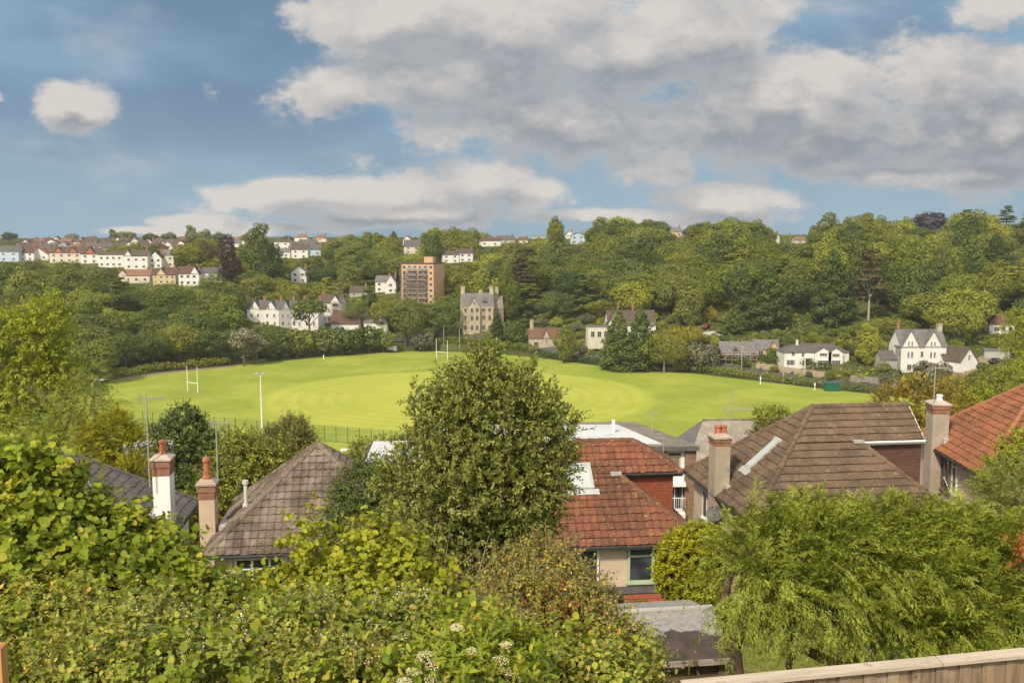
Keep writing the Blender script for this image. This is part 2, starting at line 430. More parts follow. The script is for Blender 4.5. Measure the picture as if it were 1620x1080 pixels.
# ------------------------------------------------------------------ terrain
KPX = np.array([-400, 100, 300, 470, 660, 760, 900, 1000, 1200, 1400, 1620, 2000], float)
KNOT = np.array([
    [(285, 0), (380, 14), (450, 22), (560, 30), (760, 44), (900, 47)],
    [(300, 0), (380, 12), (450, 21), (560, 30.5), (760, 44), (900, 47)],
    [(343, 0), (400, 11), (455, 24), (560, 32), (760, 45), (900, 48)],
    [(372, 0), (432, 8), (520, 24), (600, 31), (700, 38), (900, 48)],
    [(396, 1), (430, 9), (470, 20), (560, 32), (700, 41), (860, 48)],
    [(390, 2), (412, 7), (470, 18), (560, 34), (640, 41), (800, 46)],
    [(365, 0), (387, 4), (430, 14), (500, 27), (600, 42), (720, 48)],
    [(345, 0), (375, 8), (430, 21), (480, 31), (540, 41), (640, 48)],
    [(316, 0), (332, 3), (372, 12), (430, 26), (520, 41), (640, 49)],
    [(290, 0), (312, 5), (350, 12), (430, 29), (520, 43), (640, 51)],
    [(272, 0), (300, 5), (340, 14), (430, 33), (520, 46), (640, 53)],
    [(260, 0), (300, 6), (340, 15), (430, 34), (520, 47), (640, 54)]], float)
KNOT[:, 0, 0] += 5
NEARY = np.array([-60, 0, 6, 8.5, 11, 12.5, 19.5, 26, 32, 45, 60, 80, 105, 140, 185, 206], float)
NEARZ = np.array([47, 44.6, 43.4, 42.4, 40.7, 40.2, 40.0, 35.4, 32.6, 29.0, 24.0, 17.5, 12.5, 6.5, 1.0, -.05], float)
def terr(x, y):
    x = np.asarray(x, float); y = np.asarray(y, float)
    px = np.clip(810 + 1500 * x / np.maximum(y, 1.), -400, 2000)
    z = np.interp(y, NEARY, NEARZ)
    ks = [(np.interp(px, KPX, KNOT[:, k, 0]), np.interp(px, KPX, KNOT[:, k, 1])) for k in range(6)]
    ks.append((ks[5][0] + 600, ks[5][1] - 6)); ks.append((ks[5][0] + 8000, ks[5][1] - 160))
    far = np.where(y > 206, -.05, z)
    for a, b in zip(ks[:-1], ks[1:]):
        t = np.clip((y - a[0]) / (b[0] - a[0]), 0, 1)
        far = np.where(y >= a[0], a[1] + (b[1] - a[1]) * t - .05, far)
    return np.where(y > 206, far, z)
def gz(x, y): return float(terr(x, y))

t = NT("ground")
n1 = t.noise(.05, 6, .6); n2 = t.noise(1.4, 5, .65)
c = t.mix(t.rng(n1, .4, .6), (.055, .075, .018), (.10, .11, .03)); c = t.mix(t.rng(n2, .45, .7), c, (.075, .06, .035))
t.base(c); t.rough(.95, .1); t.bump(n2, .5, .1); MATS['ground'] = t.m

ys = np.concatenate([np.arange(-60, 0, 10), np.arange(0, 60, 1.5), np.arange(60, 240, 5), np.arange(240, 258, 6), np.arange(258, 440, 3), np.arange(440, 700, 6), np.arange(700, 1160, 25)])
nx = 150
gx = np.linspace(-1, 1, nx)
W = np.maximum(70, .9 * ys)
GX = gx[None] * W[:, None]; GY = np.repeat(ys[:, None], nx, 1)
GZ = terr(GX, GY)
rr = np.random.default_rng(3)
GZ = GZ + np.where((GY > 10) & (GY < 200), rr.normal(size=GZ.shape) * .06, 0)
V = np.stack([GX, GY, GZ], -1).reshape(-1, 3)
ii, jj = np.meshgrid(np.arange(len(ys) - 1), np.arange(nx - 1), indexing='ij')
a = (ii * nx + jj).ravel()
tag(mesh_arrays('ground', V, [np.stack([a, a + 1, a + nx + 1, a + nx], 1)], MATS['ground'], smooth=True), kind='structure')

# the playing field: one sheet of grass with the mower's rings
FEDGE = [(-350, 660), (-100, 655), (80, 640), (130, 619), (180, 600), (240, 591), (300, 585), (400, 575), (500, 566), (560, 560), (620, 556), (700, 555), (760, 558), (800, 561), (860, 567), (950, 579), (1050, 588), (1100, 591), (1200, 603), (1300, 615), (1375, 623), (1440, 630), (1500, 640)]
CC = (-16.0, 285.0)
t = NT("field_grass")
sp = t.n.new("ShaderNodeSeparateXYZ"); t.link(t.co, sp.inputs[0])
dx = t.math('SUBTRACT', sp.outputs[0], CC[0]); dy = t.math('SUBTRACT', sp.outputs[1], CC[1])
wob = t.math('MULTIPLY', t.math('SUBTRACT', t.noise(.02, 2), .5), 7.0)
r = t.math('ADD', t.math('SQRT', t.math('ADD', t.math('MULTIPLY', dx, dx), t.math('MULTIPLY', t.math('MULTIPLY', dy, 1.10), t.math('MULTIPLY', dy, 1.10)))), wob)
inside = t.rng(r, 57.5, 61.5, 1, 0)
ring = t.math('SINE', t.math('MULTIPLY', r, 2 * pi / 5.2))
band = t.math('MULTIPLY', t.rng(r, 26, 40), inside)
ringm = t.math('MULTIPLY', t.math('MULTIPLY', t.rng(ring, -.5, .5), band), t.math('MULTIPLY', t.noise(.05, 3), .62))
rough_g = t.mix(t.rng(t.noise(.045, 6, .65), .38, .66), (.232, .282, .036), (.322, .352, .055))
rough_g = t.mix(t.math('MULTIPLY', t.rng(t.noise(.35, 5, .7, stretch=(.5, 1, 1)), .52, .72), .55), rough_g, (.185, .225, .034))
mown = t.mix(t.rng(t.noise(.04, 5, .6), .35, .65), (.365, .385, .058), (.425, .43, .078))
mown = t.mix(ringm, mown, (.275, .325, .042))
c = t.mix(t.math('MULTIPLY', inside, .9), rough_g, mown)
# worn square in the middle and pale scuffs
sq = t.math('MULTIPLY', t.rng(t.math('ABSOLUTE', t.math('SUBTRACT', dx, -3.)), 9, 12, 1, 0), t.rng(t.math('ABSOLUTE', dy), 6, 9, 1, 0))
c = t.mix(t.math('MULTIPLY', sq, t.rng(t.noise(.22, 4), .35, .6)), c, (.42, .36, .16))
sc = t.math('MULTIPLY', t.rng(t.noise(.09, 5, .7, stretch=(.35, 1.6, 1)), .63, .70), t.rng(sp.outputs[1], 290, 320))
c = t.mix(t.math('MULTIPLY', sc, .45), c, (.44, .42, .21))
dk = t.math('MULTIPLY', t.rng(t.noise(.06, 4, .7, stretch=(.3, 1.5, 1)), .66, .72), .6); c = t.mix(dk, c, (.27, .27, .05))
c = t.mix(t.math('MULTIPLY', t.rng(t.noise(1.1, 6, .75, stretch=(.6, 1, 1)), .45, .75), .5), c, (.17, .20, .035)); c = t.mix(t.math('MULTIPLY', t.rng(t.noise(.16, 6, .75), .56, .72), .30), c, (.42, .40, .12))
for gx_, gy_ in ((atz(305, 620, 0).x, atz(305, 620, 0).y), (atz(699, 568, 0).x, atz(699, 568, 0).y), (atz(1180, 640, 0).x, atz(1180, 640, 0).y)):
    vd = t.n.new("ShaderNodeVectorMath"); vd.operation = 'DISTANCE'; t.link(t.co, vd.inputs[0]); vd.inputs[1].default_value = (gx_, gy_, 0)
    c = t.mix(t.math('MULTIPLY', t.rng(vd.outputs['Value'], 1., 8., 1, 0), t.rng(t.noise(.5, 5, .7), .40, .62)), c, (.24, .21, .07))
t.base(c); t.rough(.9, .1); t.bump(t.noise(2.5, 5, .7), .6, .08); MATS['field'] = t.m
pts = [atz(px, py, 0.0) for px, py in FEDGE]
ring_ = [(p.x, p.y) for p in pts] + [(150, 207), (-150, 207)]
# grid fill: rows between near edge and the far edge as a fan of strips
m = MB(); n = len(pts)
nx2 = 60
xs_ = np.interp(np.linspace(0, n - 1, 240), np.arange(n), [p.x for p in pts]); ysf = np.interp(np.linspace(0, n - 1, 240), np.arange(n), [p.y for p in pts])
V = []; 
for i in range(240):
    x1, y1 = xs_[i], ysf[i]; x0 = -110 + 230 * i / 239.
    for k in range(7):
        s = k / 6.; V.append((x0 + (x1 - x0) * s, 207 + (y1 - 207) * s, .03))
ii, kk = np.meshgrid(np.arange(239), np.arange(6), indexing='ij'); a = (ii * 7 + kk).ravel()
tag(mesh_arrays('playing_field', np.array(V), [np.stack([a, a + 7, a + 8, a + 1], 1)], MATS['field']), kind='structure')

def strip(name, line, w, mat, lift=.06, kind='structure', step=3.):
    """a ribbon of surface draped on the terrain along a plan line"""
    P = []
    for (p, q) in zip(line[:-1], line[1:]):
        L = math.hypot(q[0] - p[0], q[1] - p[1]); k = max(1, int(L / step))
        for i in range(k): P.append((p[0] + (q[0] - p[0]) * i / k, p[1] + (q[1] - p[1]) * i / k))
    P.append(line[-1]); V = []
    for i, p in enumerate(P):
        a = P[max(0, i - 1)]; b = P[min(len(P) - 1, i + 1)]
        d = Vector((b[0] - a[0], b[1] - a[1])).normalized(); nn = Vector((-d.y, d.x))
        zc = gz(*p)
        for s in (-1, 0, 1):
            x, y = p[0] + nn.x * s * w / 2, p[1] + nn.y * s * w / 2
            V.append((x, y, max(gz(x, y), zc - .3) + lift))
    F = []
    for i in range(len(P) - 1):
        for k in range(2): F.append((i * 3 + k, i * 3 + k + 1, i * 3 + k + 4, i * 3 + k + 3))
    return tag(mesh_arrays(name, np.array(V), [np.array(F)], mat), kind=kind)
A_ROAD = M_surf('asphalt', (.07, .068, .065), (.10, .095, .09), .6)
A_GRAV = M_surf('gravel', (.36, .33, .30), (.44, .41, .38), 2.)
A_DIRT = M_surf('dirt', (.20, .15, .10), (.27, .21, .14), .4)
def edge_off(px, off):
    i = np.interp(px, [e[0] for e in FEDGE], [e[1] for e in FEDGE]); p = atz(px, i, 0.); d = Vector((p.x, p.y)).normalized()
    return (p.x + d.x * off, p.y + d.y * off)
strip('road', [edge_off(px, 11) for px in range(560, 1560, 30)], 6.0, A_ROAD, .25)
d0_ = at(1490, 600, 305)
strip('driveway', [(d0_.x - 4, 296), (at(1520, 590, 305).x, 303), (at(1550, 580, 311).x, 311), (at(1590, 570, 322).x, 322)], 5.5, A_DIRT, .25)
pf = at(1118, 527, 372); strip('parking_yard', [(pf.x - 5, 369), (pf.x + 5, 370)], 8.0, A_GRAV, .25)
strip('dirt_path', [edge_off(px, -1.5) for px in (175, 215, 255, 300, 345, 372)], 4.5, A_DIRT, .09)

# ------------------------------------------------------------------ far trees
rngT = np.random.default_rng(11)
LV = dict(objvar=.24, hue=.018, trans=.30, rough=.7, spec=.15)
LEAFM = {
    'dark green': M_leaf('leaf_dark_green', (0.083, 0.116, 0.033), (0.141, 0.182, 0.045), clump=.16, **LV),
    'mid green': M_leaf('leaf_mid_green', (0.141, 0.168, 0.029), (0.235, 0.251, 0.044), clump=.16, **LV),
    'olive': M_leaf('leaf_olive', (0.141, 0.167, 0.040), (0.216, 0.234, 0.058), clump=.16, **LV),
    'yellow green': M_leaf('leaf_yellow_green', (0.203, 0.244, 0.033), (0.304, 0.322, 0.048), clump=.16, **LV),
    'bronze': M_leaf('leaf_bronze', (.120, .098, .045), (.165, .13, .06), clump=.16, **LV),
    'purple': M_leaf('leaf_purple', (0.041, 0.022, 0.026), (0.074, 0.036, 0.039), clump=.16, objvar=.1, hue=.0, trans=.1),
    'golden yellow': M_leaf('leaf_golden', (.30, .235, .015), (.40, .32, .02), (.10, .13, .015), p3=.7, clump=.16, objvar=.1, hue=.0, trans=.25),
    'grey green': M_leaf('leaf_grey_green', (.13, .13, .075), (.20, .19, .11), clump=.16, objvar=.1, hue=.0, trans=.2),
    'whitish': M_leaf('leaf_whitish', (.11, .11, .05), (.17, .16, .07), (.42, .36, .29), p3=.62, clump=.16, objvar=.1, hue=0., trans=.2),
}
BARK = M_surf('bark', (.09, .07, .05), (.15, .12, .09), 2., stretch=(1, 1, .2), bump=.4)
BARKP = M_surf('pale_bark', (.30, .26, .21), (.42, .38, .32), 2., stretch=(1, 1, .3))

def lobes_round(rng, R, H, base, k=20, flat=1.):
    cz = base + (H - base) * .5; hz = (H - base) * .5
    L = [((0, 0, cz), (R * .78, R * .78, hz * .8))]
    for i in range(k):
        d = unit(rng.normal(size=3)); d[2] = abs(d[2]) * .9 - .25 if i > 4 else d[2]
        d = unit(d); q = rng.uniform(.26, .44)
        L.append(((d[0] * R * .72, d[1] * R * .72, cz + d[2] * hz * .72), (R * q * 1.15, R * q * 1.15, R * q * .82 * flat)))
    return L
def lobes_tall(rng, R, H, base, k=24):
    L = []
    for i in range(k):
        z = base + (H - base) * (i + .5) / k; e = math.sin(pi * (.12 + .84 * (i + .5) / k)) ** .7
        a = rng.uniform(0, 6.28); q = rng.uniform(.36, .55) * (.45 + .55 * e)
        L.append(((cos(a) * R * .55 * e, sin(a) * R * .55 * e, z), (R * q, R * q, R * q * 1.1)))
    L.append(((0, 0, (H + base) / 2), (R * .55, R * .55, (H - base) * .46)))
    return L
def lobes_layers(rng, R, H, base, k=9):
    L = []
    for i in range(k):
        z = base + (H - base) * (i + .6) / k; e = (1 - .55 * ((i + .5) / k))
        for j in range(3):
            a = rng.uniform(0, 6.28); rr_ = R * e * rng.uniform(.3, .65)
            L.append(((cos(a) * rr_, sin(a) * rr_, z + rng.uniform(-.4, .4)), (R * .42 * e, R * .42 * e, H * .028)))
    return L
def lobes_cone(rng, R, H, base, k=34):
    L = [((0, 0, base + (H - base) * .3), (R * .66, R * .66, (H - base) * .3)), ((0, 0, base + (H - base) * .55), (R * .4, R * .4, (H - base) * .38))]
    for i in range(k):
        s = (i + .5) / k; e = (1 - s) ** .75 * (1 if s > .12 else .8); a = i * 2.4
        L.append(((cos(a) * R * .72 * e, sin(a) * R * .72 * e, base + (H - base) * s), (R * .30 * (.35 + e), R * .30 * (.35 + e), H * .075)))
    return L
def crown_mesh(name, rng, lobes, n, size, mat, parent=None, upn=.35, jit=.42, aspect=.75, shell=(.62, 1.06), tmpl=KITE, keep=.72):
    P, Nn = on_lobes(rng, lobes, n, shell, keep)
    n = len(P); Nr = unit(Nn + np.array([0, 0, upn]) + jit * rng.normal(size=(n, 3)))
    D = np.cross(Nr, rng.normal(size=(n, 3))); S = size * rng.uniform(.6, 1.35, n)
    V, F = leaf_arrays(P - unit(D) * (S * .5)[:, None], D, Nr, S, S * aspect, tmpl)
    return mesh_arrays(name, V, F, mat, parent)
def trunk_mb(rng, H, base, R, r0=.38, lean=0.):
    m = MB(); top = base + (H - base) * .55
    m.tube([(0, 0, -.6), (lean * .3, 0, base * .5), (lean * .6, 0, base), (lean, 0, top)], [r0 * 1.25, r0, r0 * .8, r0 * .25], 6)
    for i in range(5):
        a = rng.uniform(0, 6.28); z = base * rng.uniform(.8, 1.2) + .1 * H
        m.tube([(lean * .6, 0, z), (cos(a) * R * .35, sin(a) * R * .35, z + .15 * H), (cos(a) * R * .65, sin(a) * R * .65, z + .27 * H)], [r0 * .5, r0 * .3, r0 * .1], 5, cap=False)
    return m
PROTO = {}
def proto(kind, i, H, R, base, lobes, n, size, bark=BARK, shape='', **kw):
    rng = np.random.default_rng(100 + len(PROTO) * 7)
    root = bpy.data.objects.new('tree', None)
    cr = crown_mesh('crown', rng, lobes(rng, R, H, base), n, size, LEAFM['mid green'], root, **kw)
    tk = trunk_mb(rng, H, base, R).build('trunk', bark, root)
    for o in (cr, tk):
        for ms in o.material_slots: pass
    cr.material_slots[0].link = 'OBJECT'
    PROTO[(kind, i)] = (root, H, R, cr, tk)
for i in range(4): proto('round', i, 15., 7.2, [1.6, 2.4, 1.2, 2.0][i], lobes_round, 8500, .60)
for i in range(2): proto('domed', i, 14., 8.6, 2.2, lambda r, R, H, b: lobes_round(r, R, H, b, 26, .8), 9000, .60)
for i in range(3): proto('tall', i, 19., 5.4, 1.6, lobes_tall, 8500, .60)
for i in range(2): proto('layered', i, 17., 7.0, 5.0, lobes_layers, 6000, .62, upn=1.0, jit=.4)
for i in range(2): proto('conical', i, 18., 6.0, .5, lobes_cone, 9000, .58, upn=.15)
for i in range(3): proto('bushy', i, 4.2, 2.9, .0, lambda r, R, H, b: lobes_round(r, R, H, b, 14, 1.1), 1700, .50)
for i in range(2): proto('open', i, 16., 5.6, 4.5, lambda r, R, H, b: lobes_round(r, R, H, b, 22, .8)[1:], 3000, .70, shell=(.5, 1.1))
# keep the prototypes themselves out of the picture: they are never linked, only copied
for (root, H, R, cr, tk) in PROTO.values():
    COL.objects.unlink(cr); COL.objects.unlink(tk)

TREES = []           # (root, label)
def plant(kind, i, loc, h, w, mat, rz, label=None, cat='tree', group=None, name=None, bark=None, trunk=True):
    root, H, R, cr, tk = PROTO[(kind, i)]
    e = empty(name or 'tree', loc, rz, label, cat, group)
    e.scale = (w / (2 * R), w / (2 * R), h / H)
    c = cr.copy(); COL.objects.link(c); c.parent = e; c.name = 'crown'; c.material_slots[0].link = 'OBJECT'; c.material_slots[0].material = LEAFM[mat]
    if trunk:
        k = tk.copy(); COL.objects.link(k); k.parent = e; k.name = 'trunk'
        if bark: k.material_slots[0].link = 'OBJECT'; k.material_slots[0].material = bark
    return e

# rectangles of the photograph that must stay in view past nearer woodland: (px0,py0,px1,py1, distance)
VIS = []
def in_front(px, top, bot, hw, Y):
    for (a, b, c_, d_, YY) in VIS:
        if Y < YY - 1 and px + hw > a and px - hw < c_ and top < d_ and bot > b: return True
    return False
FOOT = []            # footprints no tree may stand in: (x, y, r)
SKYX = [-200, 0, 100, 200, 250, 290, 330, 400, 440, 520, 560, 640, 700, 780, 850, 890, 960, 1000, 1050, 1130, 1200, 1260, 1320, 1400, 1480, 1520, 1580, 1620, 1800]
SKYY = [386, 384, 380, 380, 374, 366, 364, 372, 382, 374, 366, 362, 357, 358, 348, 340, 334, 338, 341, 343, 342, 339, 337, 338, 335, 330, 331, 332, 332]

def hit(px, py, y0=240., y1=1400.):
    """where the ray through a photograph pixel meets the terrain"""
    d = ray(px, py); Y = y0
    while Y < y1:
        x = d[0] / d[1] * Y; z = CAMZ + d[2] / d[1] * Y
        if z <= gz(x, Y): break
        Y += 1.0
    x = d[0] / d[1] * Y
    return Vector((x, Y, gz(x, Y)))

# ------------------------------------------------------------------ far houses
WM = dict(white=M_surf('white_render', (0.688, 0.671, 0.636), (0.602, 0.576, 0.533), .5, c3=(0.473, 0.439, 0.387), s3=.8, t3=(.66, .8)),
          cream=M_surf('cream_render', (0.62, 0.56, 0.46), (0.54, 0.48, 0.39), .5, c3=(0.404, 0.344, 0.249), s3=.8, t3=(.66, .8)),
          yellow=M_surf('yellow_render', (0.568, 0.447, 0.258), (0.482, 0.370, 0.215), .5),
          blue=M_surf('pale_blue_render', (0.473, 0.568, 0.636), (0.404, 0.490, 0.559), .5),
          grey=M_surf('grey_render', (0.387, 0.370, 0.353), (0.310, 0.292, 0.275), .5),
          stone=M_surf('mansion_stone', (0.482, 0.404, 0.310), (0.344, 0.284, 0.215), .7, c3=(0.224, 0.181, 0.146), s3=.45, t3=(.55, .72), bump=.2),
          brick=M_surf('orange_brick', (.60, .375, .22), (.52, .32, .185), .8, c3=(0.361, 0.163, 0.077), s3=2.),
          red=M_surf('red_tile_hanging', (0.396, 0.146, 0.077), (0.310, 0.112, 0.060), 1.2),
          dark=M_surf('dark_timber', (0.086, 0.052, 0.043), (0.138, 0.086, 0.069), 1.2))
RM = dict(brown=M_surf('brown_roof', (0.107, 0.079, 0.063), (0.078, 0.058, 0.047), .8, c3=(0.141, 0.116, 0.091), s3=2.2),
          red=M_surf('red_roof', (0.166, 0.083, 0.060), (0.122, 0.064, 0.049), .8, c3=(0.187, 0.120, 0.087), s3=2.2),
          maroon=M_surf('maroon_roof', (0.120, 0.066, 0.053), (0.088, 0.050, 0.042), .8, c3=(0.143, 0.102, 0.081), s3=2.2),
          orange=M_surf('orange_roof', (0.234, 0.130, 0.083), (0.183, 0.100, 0.068), .8, c3=(0.220, 0.153, 0.103), s3=2.2),
          grey=M_surf('grey_slate', (0.116, 0.108, 0.103), (0.086, 0.081, 0.079), .8, c3=(0.153, 0.140, 0.132), s3=2.2),
          slate=M_surf('pale_slate', (0.170, 0.160, 0.152), (0.130, 0.122, 0.118), .8, c3=(0.133, 0.116, 0.099), s3=1.6),
          dark=M_surf('dark_slate', (0.043, 0.042, 0.043), (0.063, 0.059, 0.059), .8))
GLASS = M_glass('window_glass'); FRAME = M_surf('white_frame', (.78, .76, .73), (.70, .68, .65), 4.)
POT = M_surf('terracotta', (.42, .15, .075), (.30, .10, .055), 6., c3=(.5, .32, .2), s3=14.)
CHB = M_surf('chimney_brick', (.29, .165, .115), (.22, .125, .09), 3., c3=(.42, .32, .24), s3=5.)

def window_at(parent, x, z, w, h, y=-.03, face='front', X=0., frame=None, bars=1, name='window'):
    """white framed casement: frame is the part, its dark pane the sub-part"""
    m = MB(); f = min(.09, w * .13); d0, d1 = -.06, .05
    m.box(-w / 2, w / 2, d0, d1, 0, f); m.box(-w / 2, w / 2, d0, d1, h - f, h)
    m.box(-w / 2, -w / 2 + f, d0, d1, f, h - f); m.box(w / 2 - f, w / 2, d0, d1, f, h - f)
    for i in range(bars):
        xx = -w / 2 + w * (i + 1) / (bars + 1); m.box(xx - f / 3, xx + f / 3, d0 + .005, d1 - .005, f, h - f)
    o = m.build(name, frame or FRAME, parent)
    p = MB(); p.box(-w / 2 + f, w / 2 - f, -.018, .012, f, h - f); p.build('pane', GLASS, o)
    if face == 'front': o.location = (x, y, z)
    elif face == 'right': o.location = (X + .03, x, z); o.rotation_euler = (0, 0, pi / 2)
    elif face == 'left': o.location = (X - .03, x, z); o.rotation_euler = (0, 0, -pi / 2)
    return o
def chimney_far(roof, x, y, z0, z1, w=.9, mat=None, pots=2, d=None):
    m = MB(); d = d or w * .8
    m.box(x - w / 2, x + w / 2, y - d / 2, y + d / 2, z0, z1); m.box(x - w / 2 - .08, x + w / 2 + .08, y - d / 2 - .08, y + d / 2 + .08, z1, z1 + .18)
    for i in range(pots):
        px = x + (i - (pots - 1) / 2) * w * .45
        m.tube([(px, y, z1 + .18), (px, y, z1 + .75)], [.16, .13], 6, mi=1)
    return m.build('chimney', [mat or CHB, POT], roof)
def roof_gable(m, x0, x1, y0, y1, ze, zr, axis, ov=.3, t=.16, mi=0):
    ze += .15; zr += .15
    if axis == 'x':
        yc = (y0 + y1) / 2; s = (zr - ze) / (yc - y0)
        m.slab([(x0 - ov, y0 - ov, ze - ov * s), (x1 + ov, y0 - ov, ze - ov * s), (x1 + ov, yc, zr), (x0 - ov, yc, zr)], t, mi)
        m.slab([(x0 - ov, yc, zr), (x1 + ov, yc, zr), (x1 + ov, y1 + ov, ze - ov * s), (x0 - ov, y1 + ov, ze - ov * s)], t, mi)
    else:
        xc = (x0 + x1) / 2; s = (zr - ze) / (xc - x0)
        m.slab([(x0 - ov, y0 - ov, ze - ov * s), (xc, y0 - ov, zr), (xc, y1 + ov, zr), (x0 - ov, y1 + ov, ze - ov * s)], t, mi)
        m.slab([(xc, y0 - ov, zr), (x1 + ov, y0 - ov, ze - ov * s), (x1 + ov, y1 + ov, ze - ov * s), (xc, y1 + ov, zr)], t, mi)
def roof_hip(m, x0, x1, y0, y1, ze, zr, ov=.35, t=.15, mi=0):
    x0 -= ov; x1 += ov; y0 -= ov; y1 += ov; h = min(x1 - x0, y1 - y0) / 2
    if x1 - x0 >= y1 - y0: a, b = (x0 + h, (y0 + y1) / 2, zr), (x1 - h, (y0 + y1) / 2, zr)
    else: a, b = ((x0 + x1) / 2, y0 + h, zr), ((x0 + x1) / 2, y1 - h, zr)
    c = [(x0, y0, ze), (x1, y0, ze), (x1, y1, ze), (x0, y1, ze)]
    if x1 - x0 >= y1 - y0: L = [[c[0], c[1], b, a], [c[1], c[2], b], [c[2], c[3], a, b], [c[3], c[0], a]]
    else: L = [[c[0], c[1], a], [c[1], c[2], b, a], [c[2], c[3], b], [c[3], c[0], a, b]]
    for p in L: m.slab(p, t, mi)

def house(label, loc, w, d, eh, rh, wall, roof, style='side', rz=0., cat='house', group=None, name='house', gables=(), chim=(), wins=(), side_wins=(), gable_mat=None, down=4., ov=.3):
    """loc: foot of the front wall's middle. gables: (x, width, height of its apex above the eaves)"""
    e = empty(name, loc, rz, label, cat, group)
    m = MB(); x0, x1 = -w / 2, w / 2
    if style == 'side':
        m.prism([(0, -down), (d, -down), (d, eh), (d / 2, eh + rh), (0, eh)], lambda y, z: (x0, y, z), lambda y, z: (x1, y, z))
    elif style == 'front':
        m.prism([(x0, -down), (x1, -down), (x1, eh), (0, eh + rh), (x0, eh)], lambda x, z: (x, 0, z), lambda x, z: (x, d, z))
    else: m.box(x0, x1, 0, d, -down, eh)
    gm = MB()
    for (gx, gw, gh) in gables:
        (gm if gable_mat else m).prism([(gx - gw / 2, eh - .01 if gable_mat else .2), (gx + gw / 2, eh - .01 if gable_mat else .2), (gx + gw / 2, eh), (gx, eh + gh), (gx - gw / 2, eh)] if not gable_mat else [(gx - gw / 2, eh), (gx + gw / 2, eh), (gx, eh + gh)],
                                       lambda x, z: (x, -.12, z), lambda x, z: (x, d * .45, z))
    m.build('wall', WM[wall] if isinstance(wall, str) else wall, e)
    if gable_mat and gables: gm.build('gable', WM[gable_mat], e)
    r = MB()
    if style == 'side': roof_gable(r, x0, x1, 0, d, eh, eh + rh, 'x', ov)
    elif style == 'front': roof_gable(r, x0, x1, 0, d, eh, eh + rh, 'y', ov)
    elif style == 'hip': roof_hip(r, x0, x1, 0, d, eh, eh + rh)
    else:
        r.box(x0 - .15, x1 + .15, -.15, d + .15, eh, eh + .25)
    for (gx, gw, gh) in gables: roof_gable(r, gx - gw / 2, gx + gw / 2, -.12, d * .5, eh + .02, eh + gh, 'y', ov * .8)
    ro = r.build('roof', RM[roof] if isinstance(roof, str) else roof, e)
    for c in chim: chimney_far(ro, *c)
    for (x, z, ww, wh) in wins: window_at(e, x, z, ww, wh, y=-.17 if any(abs(x - gx) < gw / 2 for gx, gw, gh in gables) else -.05)
    for (x, z, ww, wh) in side_wins: window_at(e, x, z, ww, wh, face='right', X=x1)
    FOOT.append((loc[0], loc[1] + d / 2, max(w, d) * .6))
    return e

def by_px(px, py, Y=None):
    return hit(px, py) if Y is None else at(px, py, Y)
def scale_at(p): return 1500.0 / p.y        # photograph pixels to the metre there
def px_house(label, px, py, wpx, epx, rpx, wall, roof, style='side', dm=8., rz=0., vis=True, nw=2, rows=2, Y=None, chim=1, **kw):
    p = by_px(px, py, Y); s = scale_at(p)
    w, eh, rh = wpx / s, epx / s, rpx / s
    wins = []
    if nw:
        for r in range(rows):
            for i in range(nw):
                wins.append(((i - (nw - 1) / 2) * w / nw * .98, eh * (r + .30) / rows, min(1.5, w / nw * .5), min(1.4, eh / rows * .5)))
    if 'wins' in kw: wins = kw.pop('wins')
    ch = []
    if chim:
        for k in range(chim):
            ch.append(((-.42 + .84 * k if chim > 1 else .36) * w, dm / 2, eh + rh * .5, eh + rh + 1.0, .9))
    if 'chims' in kw: ch = kw.pop('chims')
    if vis: VIS.append((px - wpx / 2, py - epx - rpx, px + wpx / 2, py - epx * .15, p.y))
    return house(label, p, w, dm, eh, rh, wall, roof, style, rz, wins=wins, chim=ch, **kw)

GT = 'houses of the far hillside town'
# front rows of the town on the left
px_house("pale blue house with grey roof at the left end of the front town row", 14, 414, 32, 16, 9, 'blue', 'grey', group=GT, nw=2)
px_house("small white house with maroon roof right of the pale blue house", 42, 413, 24, 13, 11, 'white', 'maroon', group=GT, nw=2)
px_house("white house whose wide gable faces the valley, orange roofed", 62, 412, 30, 9, 10, 'white', 'orange', 'front', 11, group=GT, nw=2, rows=1)
p = px_house("cream semi-detached pair with two orange tile-hung gables and a red lean-to roof", 104, 416, 50, 16, 9, 'cream', 'brown', gables=((-4.2, 6.2, 3.4), (4.6, 6.2, 3.4)), gable_mat='red', group=GT, nw=4, chim=2)
px_house("white house with one large orange tile-hung gable", 142, 417, 28, 15, 9, 'white', 'brown', gables=((.4, 6.5, 4.2),), gable_mat='red', group=GT, nw=2)
px_house("long white terrace block with brown roof and a brown band between its storeys", 180, 423, 48, 20, 5, 'white', 'brown', group=GT, nw=5, rows=2)
px_house("white gabled house with brown roof and dark ground-floor opening", 216, 427, 36, 22, 9, 'white', 'brown', gables=((-4.5, 4.5, 3.2),), group=GT, nw=3)
px_house("white gable-fronted house with dark roof beside a grey-roofed neighbour", 246, 425, 20, 17, 10, 'white', 'dark', 'front', group=GT, nw=2)
px_house("grey-roofed cream house at the right end of the front town row", 264, 423, 22, 19, 9, 'cream', 'slate', group=GT, nw=2, dm=9)
# the lower three
px_house("low orange-roofed cream house half behind the wood", 216, 448, 42, 12, 9, 'cream', 'orange', gables=((-7., 5., 2.8),), group=GT, nw=3, rows=1)
px_house("yellow cream house with two gables and a red roof", 260, 450, 36, 15, 10, 'yellow', 'maroon', gables=((-1.5, 5.2, 3.4),), group=GT, nw=4)
px_house("white two-storey house with maroon roof and dark lower windows", 298, 452, 30, 19, 11, 'white', 'maroon', gables=((3.2, 4.4, 3.6),), group=GT, nw=3)
px_house("white house mostly hidden behind a round tree right of the dark-windowed house", 334, 446, 34, 14, 8, 'white', 'grey', group=GT, nw=3)
